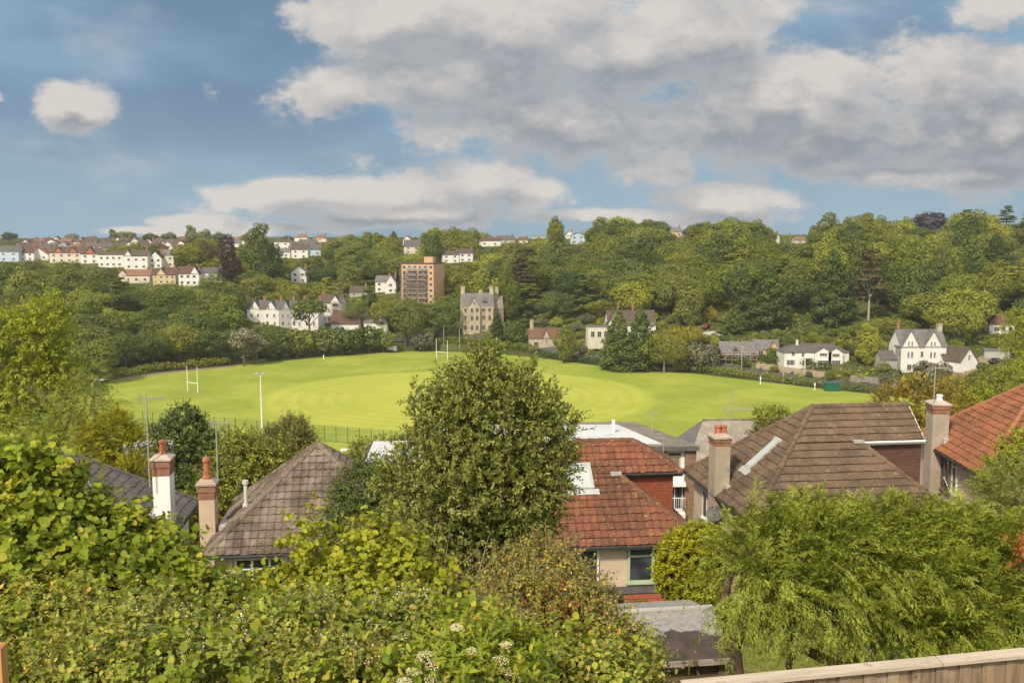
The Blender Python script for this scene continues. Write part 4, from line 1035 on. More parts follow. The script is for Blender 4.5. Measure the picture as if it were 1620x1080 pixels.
big("dark layered pine above the mansion", 'layered', 0, 830, 470, 84, 74, 'bronze', Y=455, name='pine_tree')
big("flat-topped dark pine in the middle of the hill behind the cypresses", 'layered', 1, 930, 490, 66, 70, 'dark green', Y=420, name='pine_tree')

for px, pb, h, w, kd, mt, Y in ((22, 392, 16, 24, 'round', 'dark green', 760), (120, 388, 13, 20, 'domed', 'mid green', 770), (183, 386, 18, 14, 'tall', 'dark green', 780), (196, 386, 15, 24, 'round', 'olive', 775), (212, 388, 14, 18, 'round', 'mid green', 790), (243, 388, 16, 22, 'round', 'dark green', 740), (272, 388, 20, 24, 'round', 'mid green', 720), (306, 390, 34, 24, 'tall', 'mid green', 690), (328, 390, 30, 26, 'round', 'olive', 690), (352, 386, 22, 20, 'round', 'dark green', 720), (395, 384, 18, 22, 'domed', 'mid green', 740), (456, 384, 20, 20, 'open', 'dark green', 730), (176, 404, 12, 20, 'domed', 'dark green', 640), (230, 402, 12, 18, 'round', 'purple', 640), (36, 402, 13, 18, 'round', 'olive', 650)):
    big(f"{mt} {'slim' if kd == 'tall' else 'rounded'} tree among the town's roofs, {'far left' if px < 130 else 'left of centre' if px < 225 else 'right'} part", kd, 0, px, pb, h, w, mt, Y=Y, vis=False, group='trees among the roofs of the town')
for k_, (px, h, w) in enumerate(((150, 70, 78), (200, 62, 70), (243, 58, 64), (285, 64, 70), (325, 56, 60), (362, 50, 54))):
    x_, y_ = edge_off(px, 9 + 3 * (k_ % 2)); s = 1500. / y_; FOOT.append((x_, y_, w / s * .3))
    plant(['round', 'domed'][k_ % 2], k_ % 2, (x_, y_, gz(x_, y_)), h / s, w / s, ['mid green', 'dark green', 'olive'][k_ % 3], k_ * 1.3, "low-branched tree in the front row along the field's left edge", 'tree', "front row of trees along the field's left edge")
def zone(px, Y):
    if px < 440 and Y < 470: return 'in the wood left of the field'
    if px < 300: return 'between the houses of the far town'
    if px < 560: return 'on the hillside round the white terrace'
    if px < 700: return 'on the hillside round the brick flats'
    if px < 880: return 'on the slope above the stone mansion'
    if px < 1060: return 'on the hill behind the twin cypresses'
    if px < 1240: return 'on the hill above the grey-roofed bungalow'
    if px < 1400: return 'on the hill above the long white villa'
    return 'on the hill above the tall white house'
cands = []
Yr = 322.0
while Yr < 700:
    dpx = 15.2 * 1500 / Yr
    px = -70 + rngT.uniform(0, dpx)
    while px < 1700:
        x0 = px + rngT.uniform(-.32, .32) * dpx; Y = Yr + rngT.uniform(-4.2, 4.2)
        p = at(x0, 500, Y); z = gz(p.x, Y); px += dpx
        ed = np.interp(x0, KPX, KNOT[:, 0, 0]); rid = np.interp(x0, KPX, KNOT[:, 4, 0]) + 40
        if Y < ed + 6 or Y > rid: continue
        gard = x0 > 850 and z < 10.5                       # open gardens below the wood
        if gard: continue
        if 640 < x0 < 850 and Y < ed + 24: continue
        if 455 < Y and x0 < 300 and z > 22 and rngT.random() < .45: continue
        cands.append([x0, Y, p.x, z])
    Yr += 12.8
placed = []
for (px, Y, x, z) in cands:
    s = 1500. / Y
    u_ = rngT.random(); v_ = rngT.random()
    wood_left = px < 440 and Y < 470
    kind = 'round' if u_ < .38 else 'domed' if u_ < .60 else 'tall' if u_ < .84 else 'conical' if u_ < .92 else 'layered'
    nk = {'round': 4, 'domed': 2, 'tall': 3, 'conical': 2, 'layered': 2}[kind]
    h = {'round': 14.5, 'domed': 13.5, 'tall': 17.5, 'conical': 16, 'layered': 15}[kind] * rngT.uniform(.85, 1.3); w = {'round': 15, 'domed': 17, 'tall': 12, 'conical': 11.5, 'layered': 14}[kind] * rngT.uniform(1.08, 1.6)
    if wood_left: h *= .82; w *= 1.08
    elif px < 560 and Y > 470: h *= .62; w *= .72
    elif px < 800: h *= .85; w *= .9
    right = px > 1330
    mat = ('dark green' if v_ < .24 else 'mid green' if v_ < .56 else 'olive' if v_ < (.78 if right else .86) else 'yellow green' if v_ < .985 else 'bronze')
    if kind == 'conical' and v_ > .5: mat = 'dark green'
    ok = False
    for tr in range(4):
        X_, top = proj((x, Y, z + h)); _, bot = proj((x, Y, z)); hw = w * s / 2
        lim = np.interp(px, SKYX, SKYY) + rngT.uniform(-3, 3)
        if top < lim or in_front(px, top, bot, hw * .8, Y): h *= .78; w *= .84
        else: ok = True; break
    if not ok or h < 5.: continue
    if any((x - a) ** 2 + (Y - b) ** 2 < (r + w * .22) ** 2 for a, b, r in FOOT): continue
    placed.append((Y, px, x, z, h, w, kind, int(rngT.integers(nk)), mat))
placed.sort(key=lambda q: -q[5] / q[0])
word = {'round': 'round', 'domed': 'spreading', 'tall': 'tall', 'conical': 'cone-shaped', 'layered': 'flat-layered'}
print("far trees", len(placed))
NIND = 245
for (Y, px, x, z, h, w, kind, i, mat) in placed[:NIND]:
    hgt = 'low' if z < 14 else 'midway' if z < 30 else 'high'
    plant(kind, i, (x, Y, z), h, w, mat, rngT.uniform(0, 6.28), f"{mat} {word[kind]} tree {hgt} {zone(px, Y)}", 'tree', 'trees of the wooded hillside', trunk=True)
# the rest, farther and smaller: one mass of woodland
rest = placed[NIND:]
Vs, Fs, o = [], [], 0
mats = list(LEAFM); mi = []
for (Y, px, x, z, h, w, kind, i, mat) in rest:
    me = PROTO[(kind, i)][3].data; H, R = PROTO[(kind, i)][1:3]
    v = np.empty(len(me.vertices) * 3, np.float32); me.vertices.foreach_get('co', v); v = v.reshape(-1, 4, 3)[::2].reshape(-1, 3)
    a = rngT.uniform(0, 6.28); v = v * np.array([w / 2 / R, w / 2 / R, h / H]); v = np.stack([v[:, 0] * cos(a) - v[:, 1] * sin(a) + x, v[:, 0] * sin(a) + v[:, 1] * cos(a) + Y, v[:, 2] + z], 1)
    # keep the leaf size when only half the leaves are kept
    q = v.reshape(-1, 4, 3); cq = q.mean(1, keepdims=True); q = cq + (q - cq) * 1.35; v = q.reshape(-1, 3)
    n = len(v) // 4; Vs.append(v); Fs.append(np.arange(len(v)).reshape(n, 4) + o); o += len(v); mi.append(np.full(n, mats.index(mat)))
if Vs:
    tag(mesh_arrays('distant_woodland', np.concatenate(Vs), [np.concatenate(Fs)], [LEAFM[k] for k in mats], mi=np.concatenate(mi)), "mixed green woodland crowns on the far upper slopes", 'woodland', kind='stuff')

# undergrowth: low leafy cover that closes the gaps between trunks
n = 26000
gxs = []; 
py_ = rngT.uniform(300, 1660, n * 3); yy_ = 290 + 400 * rngT.random(n * 3) ** 1.3
xx_ = (rngT.uniform(-60, 1680, n * 3) - 810) / 1500 * yy_
zz_ = terr(xx_, yy_); pxx = 810 + 1500 * xx_ / yy_
ed = np.interp(pxx, KPX, KNOT[:, 0, 0])
k = (yy_ > ed + 3) & (zz_ < 49)
for (a, b, r) in FOOT: k &= ((xx_ - a) ** 2 + (yy_ - b) ** 2 > (r * .9) ** 2)
dr = np.array([d0_.x + 4, 306.]); k &= ~((np.abs(xx_ - (dr[0])) < 16) & (np.abs(yy_ - 309) < 15) & (xx_ > d0_.x - 8)); k &= ~((np.abs(xx_ - pf.x) < 6) & (np.abs(yy_ - 369) < 6))
xx_, yy_, zz_ = xx_[k][:n], yy_[k][:n], zz_[k][:n]; n = len(xx_)
Pn = np.stack([xx_, yy_, zz_ + rngT.uniform(.1, .8, n)], 1); Nr = unit(np.array([0, -.2, 1.]) + .5 * rngT.normal(size=(n, 3))); D = np.cross(Nr, rngT.normal(size=(n, 3)))
V, F = leaf_arrays(Pn, D, Nr, rngT.uniform(.8, 2.2, n), rngT.uniform(.6, 1.6, n), KITE)
tag(mesh_arrays('undergrowth', V, F, LEAFM['mid green']), "low green undergrowth beneath the hillside trees", 'undergrowth', kind='stuff')

# gardens and hedges between the field and the wood
def hedge(label, line, h, w, mat, dens=26, size=.42, name='hedge', lift=0., group=None):
    rng = np.random.default_rng(len(label)); lob = []
    for (p, q) in zip(line[:-1], line[1:]):
        L = math.hypot(q[0] - p[0], q[1] - p[1]); k = max(1, int(L / (w * .6)))
        for i in range(k):
            s_ = (i + .5) / k; x, y = p[0] + (q[0] - p[0]) * s_ + rng.normal() * .12, p[1] + (q[1] - p[1]) * s_ + rng.normal() * .15
            hh = h * rng.uniform(.82, 1.12); lob.append(((x, y, gz(x, y) + hh * .45 + lift), (w * .62, w * .55, hh * .56)))
    P, Nn = on_lobes(rng, lob, int(len(lob) * dens * w * 2.2), (.7, 1.06), .7, -.3)
    Nr = unit(Nn + .5 * rng.normal(size=Nn.shape)); D = np.cross(Nr, rng.normal(size=Nn.shape)); S = size * rng.uniform(.6, 1.4, len(P))
    V, F = leaf_arrays(P, D, Nr, S, S * .8, KITE)
    return tag(mesh_arrays(name, V, F, LEAFM[mat] if isinstance(mat, str) else mat), label, 'hedge', group)
def eline(pxs, off): return [edge_off(p, off) for p in pxs]
hedge("long clipped hedge behind the far goalposts", eline(range(690, 860, 20), 4), 3.6, 2.6, 'mid green')
hedge("dark hedge along the field below the young tree and the cypresses", eline(range(856, 960, 18), 3), 2.4, 2.4, 'dark green')
hedge("hedge along the field right of the birch", eline(range(1068, 1196, 18), 3.), 3.4, 3.2, 'mid green')
hedge("hedge along the field below the long white villa", eline(range(1204, 1306, 16), 3.), 2.6, 2.6, 'olive')
hedge("hedge along the field right of the green container", eline(range(1330, 1420, 16), 3.), 2.6, 2.6, 'dark green')
hedge("dark clipped hedge under the villa's terrace", eline(range(1200, 1326, 16), 21), 2.6, 2.2, 'dark green', lift=.3)
hedge("yellow-green clipped hedge in front of the tall white house", eline(range(1395, 1462, 14), 16), 2.4, 2.2, 'yellow green')
hedge("clipped hedge below the bungalow under renovation", eline(range(1112, 1190, 14), 16), 2.2, 2.0, 'dark green')
hedge("bramble bank at the field's left corner", eline(range(90, 390, 30), 3), 3.2, 4.0, 'mid green')
st = M_surf('rubble_wall', (.40, .31, .22), (.30, .23, .17), 1., bump=.4, c3=(.22, .18, .13), s3=1.6)
def garden_wall(label, line, h, w=.5, mat=None):
    m = MB()
    for p, q in zip(line[:-1], line[1:]):
        a, b = gz(*p), gz(*q); d = Vector((q[0] - p[0], q[1] - p[1])).normalized(); nn = Vector((-d.y, d.x)) * w / 2
        m.add([(p[0] + nn.x, p[1] + nn.y, a - .5), (q[0] + nn.x, q[1] + nn.y, b - .5), (q[0] - nn.x, q[1] - nn.y, b - .5), (p[0] - nn.x, p[1] - nn.y, a - .5),
               (p[0] + nn.x, p[1] + nn.y, a + h), (q[0] + nn.x, q[1] + nn.y, b + h), (q[0] - nn.x, q[1] - nn.y, b + h), (p[0] - nn.x, p[1] - nn.y, a + h)],
              [(0, 1, 5, 4), (2, 3, 7, 6), (4, 5, 6, 7), (0, 4, 7, 3), (1, 2, 6, 5)])
    return tag(m.build('garden_wall', mat or st), label, 'wall')
garden_wall("tan rubble wall along the road below the long white villa", eline(range(1196, 1316, 12), 15.), 2.0)
garden_wall("grey stone wall along the road right of the yellow-green hedge", eline(range(1345, 1440, 14), 14.), 2.2, mat=M_surf('grey_wall', (.27, .23, .20), (.20, .17, .15), 1., bump=.3))
garden_wall("low grey wall beside the stone lodge", eline(range(905, 952, 12), 15.), 1.4, mat=MATS['grey_wall'])
gk = 0
shr = []
for i in range(420):
    px = rngT.uniform(852, 1640); off = rngT.uniform(13, 70)
    x, y = edge_off(min(px, 1500), off) if px < 1500 else (at(px, 600, 285 + off).x, 285 + off)
    z = gz(x, y)
    if z > 13.5: continue
    h = rngT.uniform(2.0, 4.6); w = h * rngT.uniform(1.0, 1.6); s = 1500 / y
    X_, top = proj((x, y, z + h)); _, bot = proj((x, y, z))
    if in_front(px, top, bot, w * s / 2 * .8, y): continue
    if any((x - a) ** 2 + (y - b) ** 2 < (r * .9 + w * .3) ** 2 for a, b, r in FOOT): continue
    if any((x - a) ** 2 + (y - b) ** 2 < (w * .42 + r) ** 2 for a, b, r in shr): continue
    if abs(y - 309) < 14 and x > d0_.x - 5 and x < d0_.x + 26: continue
    shr.append((x, y, w * .42))
    mt = ['mid green', 'olive', 'yellow green', 'dark green', 'mid green', 'grey green', 'yellow green'][int(rngT.integers(7))]
    near = 'by the stone lodge' if px < 930 else 'round the house behind the cypresses' if px < 1060 else 'round the bungalow under renovation' if px < 1230 else 'round the long white villa' if px < 1390 else 'round the tall white house'
    plant('bushy', int(rngT.integers(3)), (x, y, z), h, w, mt, rngT.uniform(0, 6.28), f"{mt} garden shrub {near}", 'shrub', 'garden shrubs beyond the field', 'shrub', trunk=False)
print("garden shrubs", len(shr))

# ------------------------------------------------------------------ things on and around the field
WPAINT = M_surf('white_paint', (.80, .80, .77), (.70, .70, .67), 1.)
GRN = M_surf('green_paint', (.015, .09, .06), (.02, .12, .08), 1., rough=.5)
DKG = M_surf('dark_green_steel', (.06, .10, .075), (.08, .12, .09), 1., rough=.5)
STEEL = M_surf('galvanised_steel', (.42, .41, .39), (.34, .33, .31), 2., rough=.5)
def goalposts(label, pxl, pxr, py_l, py_r, h):
    a, b = atz(pxl, py_l, .03), atz(pxr, py_r, .03); c = (a + b) / 2
    e = empty('goalposts', c, math.atan2(b.y - a.y, b.x - a.x), label, 'goalposts', 'rugby goalposts'); hw = (b - a).length / 2
    for x in (-hw, hw):
        m = MB(); m.tube([(x, 0, 0), (x, 0, h * .3), (x, 0, h)], [.13, .11, .08], 8); po = m.build('post', WPAINT, e)
    m = MB(); m.tube([(-hw, 0, h * .36), (hw, 0, h * .36)], .09, 8); m.build('crossbar', WPAINT, e)
goalposts("white rugby goalposts at the left end of the pitch", 297, 313, 618.5, 621, 8.0)
goalposts("white rugby goalposts at the far end of the pitch", 690.5, 708, 567, 569, 7.8)
def floodlight(label, px, pyb, h):
    p = atz(px, pyb, .0); e = empty('floodlight', p, 0, label, 'floodlight', 'floodlight masts')
    m = MB(); m.tube([(0, 0, 0), (0, 0, h * .5), (0, 0, h)], [.20, .15, .10], 8); m.build('mast', WPAINT if px > 300 else STEEL, e)
    m = MB(); m.box(-1.1, 1.1, -.08, .08, h, h + .12); m.build('crossarm', STEEL, e)
    for x in (-.75, .75):
        m = MB(); m.box(x - .5, x + .5, -.4, .3, h + .1, h + .45); m.build('lamp', STEEL, e)
floodlight("white floodlight mast near the left part of the green fence", 415, 697, 15.8)
floodlight("pale floodlight mast among the trees at the field's left", 161, 676, 12.0)
# green mesh fence at the near side
fa, fb = atz(150, 668, 0.0), atz(665, 711, 0.0)
fl_ = (fb - fa); L = fl_.length; e = empty('sports_fence', fa, math.atan2(fl_.y, fl_.x), "green mesh fence with dark posts along the near side of the field", 'fence')
npst = 31
for i in range(npst):
    m = MB(); x = L * i / (npst - 1); m.box(x - .06, x + .06, -.06, .06, -1, 3.9); m.build('post', DKG, e)
for z in (3.8, 2.0, .3):
    m = MB(); m.tube([(0, 0, z), (L, 0, z)], .025, 4); m.build('rail', DKG, e)
m = MB()
for i in range(int(L / .6)): m.box(i * .6 - .007, i * .6 + .007, -.007, .007, 0, 3.8)
for k in range(7): m.box(0, L, -.007, .007, .25 + .5 * k - .007, .25 + .5 * k + .007)
m.build('mesh_panel', DKG, e)
def bench(label, px, py):
    p = atz(px, py, .03); e = empty('bench', p, R_(5), label, 'bench', 'benches by the cypresses'); wd = M_surf('bench_wood', (.34, .27, .20), (.26, .20, .15), 2.)
    m = MB(); m.box(-.95, .95, -.25, .2, .42, .48); m.build('seat', wd, e); m = MB(); m.box(-.95, .95, .2, .25, .55, .95); m.build('backrest', wd, e)
    for x in (-.8, .8):
        m = MB(); m.box(x - .05, x + .05, -.22, .25, 0, .42); m.build('leg', wd, e)
bench("bench left under the twin cypresses", 963, 582.5); bench("bench right under the twin cypresses", 1027, 588)
p = atz(1317, 619, .0); e = empty('container', p, R_(-4), "dark green storage container at the field's right edge", 'container')
m = MB(); m.box(-2.2, 2.2, 0, 2.2, .1, 2.5)
for i in range(15): m.box(-2.15 + i * .295, -2.05 + i * .295, -.05, 0, .2, 2.4)
m.build('body', GRN, e); m = MB(); m.box(-2.3, 2.3, -.1, 2.3, 2.5, 2.62); m.build('lid', GRN, e)
for x in (-1.8, 1.8):
    m = MB(); m.box(x - .2, x + .2, .1, 2.1, -.1, .1); m.build('skid', DKG, e)
p = atz(620, 556.5, .0); e = empty('sight_screen', p, R_(-8), "white sight screen at the far edge of the field", 'sight screen')
m = MB()
for i in range(5): m.box(-2.2, 2.2, -.05, .05, .5 + i * .42, .5 + i * .42 + .39)
m.build('panel', WPAINT, e)
for x in (-1.8, 1.8):
    m = MB(); m.box(x - .06, x + .06, -.5, .5, 0, .12); m.box(x - .05, x + .05, .06, .14, 0, 2.4); m.build('frame', STEEL, e)
for lab, px, py, h in (("short white post at the far left edge of the field", 512, 568, 1.8), ("white marker post by the hedge left of the villa", 1203, 607, 2.6), ("white standpipe post left of the green container", 1289, 616, 2.2)):
    p = atz(px, py, 0.); m = MB(); m.tube([(0, 0, 0), (0, 0, h)], [.13, .11], 8); m.box(-.22, .22, -.12, .12, h * .62, h * .80); m.box(-.35, .35, -.35, .35, -.1, .06); o = m.build('marker_post', WPAINT); o.location = p; tag(o, lab, 'post')
p = atz(706, 598, .03); m = MB(); m.box(-2.4, .4, -.8, .8, .05, .35); m.box(.5, 2.6, -.9, .9, .05, .55); m.tube([(-2.4, -.9, .2), (2.6, -.9, .2)], .12, 6); o = m.build('pitch_cover', M_surf('dark_cover', (.07, .06, .05), (.12, .10, .09), 2.)); o.location = p; tag(o, "dark rolled pitch cover lying on the mown circle", 'pitch cover')
# telegraph poles and lamp posts by the road
for lab, px, py, h, mt in (("white lamp post by the hedge left of the mansion", 702, 546, 8, STEEL), ("pale lamp post below the mansion", 727, 553, 8, STEEL), ("wooden telegraph pole in front of the bungalow under renovation", 1173, 592, 10, BARKP), ("wooden telegraph pole in front of the villa's left end", 1239, 606, 10, BARKP), ("thin pole among the cottages by the tall white gabled house", 547, 505, 9, STEEL), ("lamp post on the hillside road above the flats", 572, 449, 8, STEEL)):
    p = hit(px, py); VIS.append((px - 3, py - h * 1500 / p.y, px + 3, py - 5, p.y)); m = MB(); m.tube([(0, 0, -1), (0, 0, h)], [.16, .10], 7)
    if mt is STEEL: m.tube([(0, 0, h), (.3, 0, h + .25), (1.2, 0, h + .3)], [.07, .06, .1], 6)
    else: m.box(-.8, .8, -.06, .06, h - .6, h - .45)
    o = m.build('lamp_post' if mt is STEEL else 'telegraph_pole', mt); o.location = p; tag(o, lab, 'lamp post' if mt is STEEL else 'pole')

# ------------------------------------------------------------------ near houses
def tile_slope(b, O, U, V, Nn, L, xl, xr, g=.345, p=.30, amp=.022, prof='roll', lip=.026, stagger=False, seed=0, under=True, mi=0):
    """rows of single tiles on a slope: O eaves origin, U along, V up the slope, Nn outwards; xl/xr give the edges at slope height v"""
    O, U, V, Nn = Vector(O), Vector(U), Vector(V), Vector(Nn); rg = random.Random(seed)
    nxs = 6 if prof == 'roll' else 9 if prof == 'rib' else 2
    def P(x, v, h): return O + U * x + V * v + Nn * h
    nrow = int(math.ceil(L / g))
    for i in range(nrow):
        v0 = i * g; v1 = min(L, v0 + g)
        if v1 - v0 < .02: continue
        l0, r0, l1, r1 = xl(v0), xr(v0), xl(v1), xr(v1)
        if under: b.add([P(l0, v0, -.012), P(r0, v0, -.012), P(r1, v1, -.012), P(l1, v1, -.012)], [(0, 1, 2, 3)], mi)
        sh = p / 2 * (i % 2) if stagger else 0.
        for k in range(int(math.floor((min(l0, l1) - sh) / p)) - 1, int(math.ceil((max(r0, r1) - sh) / p)) + 1):
            x0, x1 = k * p + sh + .002, (k + 1) * p + sh - .002
            if min(x1, max(r0, r1)) - max(x0, min(l0, l1)) < .02: continue
            dj = rg.uniform(-.006, .009); dv = rg.uniform(-.012, .012) - (.05 if rg.random() < .012 else 0)
            vs = []; ok = False
            for j in range(nxs):
                t_ = j / (nxs - 1); x = x0 + (x1 - x0) * t_
                if prof == 'roll': h = amp * math.exp(-((t_ - .72) / .2) ** 2) - .006 * math.exp(-((t_ - .2) / .2) ** 2)
                elif prof == 'rib': h = amp * (.5 + .5 * cos(2 * pi * t_ * 2))
                else: h = 0.
                a_ = min(max(x, l0), r0); c_ = min(max(x, l1), r1)
                vs += [P(a_, v0 + dv, -.006), P(a_, v0 + dv, h + lip + dj), P(c_, v1, h + .002)]
            fs = []
            for j in range(nxs - 1):
                q = j * 3; fs += [(q, q + 3, q + 4, q + 1), (q + 1, q + 4, q + 5, q + 2)]
            b.add(vs, fs, mi)
def ridge_tiles(b, p0, p1, r=.12, seg=.42, mi=0):
    p0, p1 = Vector(p0), Vector(p1); L = (p1 - p0).length; a = (p1 - p0) / L; up = (Vector((0, 0, 1)) - a * a.z).normalized(); sd = a.cross(up)
    n = max(1, int(L / seg)); K = 7
    for i in range(n):
        s0, s1 = L * i / n - .02, L * (i + 1) / n + .015
        vs = []
        for s_, rr_, lift in ((s0, r * 1.06, .012), (s1, r * .96, 0.)):
            for k in range(K):
                an = -1.75 + 3.5 * k / (K - 1); vs.append(p0 + a * s_ + sd * sin(an) * rr_ + up * (cos(an) * rr_ - r * .35 + lift))
        fs = [(k, k + 1, K + k + 1, K + k) for k in range(K - 1)] + [tuple(range(K - 1, -1, -1)), tuple(range(K, 2 * K))]
        b.add(vs, fs, mi)
LEAD = M_surf('lead_flashing', (.36, .35, .34), (.46, .45, .43), 3., rough=.55, c3=(.6, .58, .55), s3=7.)
GUT = M_surf('black_gutter', (.03, .03, .032), (.05, .05, .05), 3., rough=.5)
CREAMP = M_surf('cream_paint', (.66, .62, .52), (.56, .52, .43), 3.)
def casement(parent, O, U, Nn, w, h, frame, mull=(.5,), trans=(), name='window', f=.06, recess=.05, pane=None):
    O, U, Nn = Vector(O), Vector(U), Vector(Nn); Z = Vector((0, 0, 1))
    def bx(m, x0, x1, z0, z1, d0, d1):
        vs = [O + U * x + Z * z + Nn * d for d in (d0, d1) for z in (z0, z1) for x in (x0, x1)]
        m.add(vs, [(0, 2, 3, 1), (4, 5, 7, 6), (0, 1, 5, 4), (2, 6, 7, 3), (0, 4, 6, 2), (1, 3, 7, 5)])
    m = MB()
    bx(m, 0, w, 0, f, -.05, .05); bx(m, 0, w, h - f, h, -.05, .05); bx(m, 0, f, f, h - f, -.05, .05); bx(m, w - f, w, f, h - f, -.05, .05)
    for q in mull: bx(m, w * q - f * .6, w * q + f * .6, f, h - f, -.045, .045)
    for (x0, x1, z) in trans: bx(m, w * x0, w * x1, h * z - f * .45, h * z + f * .45, -.04, .04)
    bx(m, -.06, w + .06, -.07, 0, -.05, .10)
    o = m.build(name, frame, parent)
    g = MB(); bx(g, f, w - f, f, h - f, -.03, .012); g.build('pane', pane or GLASS, o)
    return o
def pot(b, x, y, z, h, r=.13, roll=True, mi=0):
    pts = [(x, y, z), (x, y, z + h * .15), (x, y, z + h * .2), (x, y, z + h * .75), (x, y, z + h * .8), (x, y, z + h * .9), (x, y, z + h)]
    b.tube(pts, [r * 1.15, r * 1.15, r * .95, r * .85, r * 1.1, r * 1.1, r * .8], 12, mi)
def chimney_near(parent, c, w, d, z0, ztop, mat, band=None, band_h=.35, cap=None, pots=(), potm=POT, flash=True):
    x, y = c; m = MB(); zb = ztop - band_h if band else ztop
    m.box(x - w / 2, x + w / 2, y - d / 2, y + d / 2, z0, zb); o = m.build('chimney', mat, parent)
    if band:
        m = MB(); m.box(x - w / 2 - .015, x + w / 2 + .015, y - d / 2 - .015, y + d / 2 + .015, zb, zb + band_h * .55); m.box(x - w / 2 - .05, x + w / 2 + .05, y - d / 2 - .05, y + d / 2 + .05, zb + band_h * .55, ztop); m.build('brick_band', band, o)
    m = MB(); a, bb = w / 2 + .09, d / 2 + .09
    vs = [(x - a, y - bb, ztop), (x + a, y - bb, ztop), (x + a, y + bb, ztop), (x - a, y + bb, ztop), (x - a, y - bb, ztop + .07), (x + a, y - bb, ztop + .07), (x + a, y + bb, ztop + .07), (x - a, y + bb, ztop + .07),
          (x - .2, y - .2, ztop + .20), (x + .2, y - .2, ztop + .20), (x + .2, y + .2, ztop + .20), (x - .2, y + .2, ztop + .20)]
    m.add(vs, [(3, 2, 1, 0), (0, 1, 5, 4), (1, 2, 6, 5), (2, 3, 7, 6), (3, 0, 4, 7), (4, 5, 9, 8), (5, 6, 10, 9), (6, 7, 11, 10), (7, 4, 8, 11), (8, 9, 10, 11)]); m.build('chimney_cap', cap or mat, o)
    for (dx_, dy_, h, r, pm) in pots:
        m = MB(); pot(m, x + dx_, y + dy_, ztop + .15, h, r); m.build('chimney_pot', pm, o, smooth=False)
    return o
def yagi(label, loc, h, az, n=9, L=1.1, group='television aerials', tilt=0., boomz=None, wide=.34, extra=False):
    """mast with a long boom of crosswise rods"""
    e = empty('television_aerial', loc, az, label, 'aerial', group); al = M_surf('aerial_metal', (.40, .37, .33), (.30, .27, .24), 6., rough=.45)
    m = MB(); m.tube([(0, 0, 0), (0, 0, h)], .028, 7); m.build('mast', al, e)
    m = MB(); z = boomz or h - .12; m.tube([(-L * .28, 0, z), (L * .72, 0, z)], .017, 5)
    for i in range(n):
        x = -L * .25 + L * .95 * i / (n - 1); w = wide * (1 - .35 * i / n)
        m.tube([(x, -w / 2, z), (x, w / 2, z)], .012, 4); m.tube([(x, 0, z - .09), (x, 0, z + .09)], .010, 4)
    for dz in (.12, .24): m.tube([(-L * .27, -wide / 2, z + dz), (-L * .27, wide / 2, z + dz)], .0075, 4); m.tube([(-L * .27, -wide / 2, z - dz), (-L * .27, wide / 2, z - dz)], .0075, 4)
    for s_ in (-1, 1): m.tube([(-L * .27, s_ * wide / 2, z - .24), (-L * .27, s_ * wide / 2, z + .24)], .0075, 4)
    m.build('antenna', al, e)
    if extra:
        m = MB(); m.tube([(0, 0, h * .2), (.05, .02, h * .5), (.02, 0, h * .9)], .006, 4); m.build('cable', GUT, e)
    return e

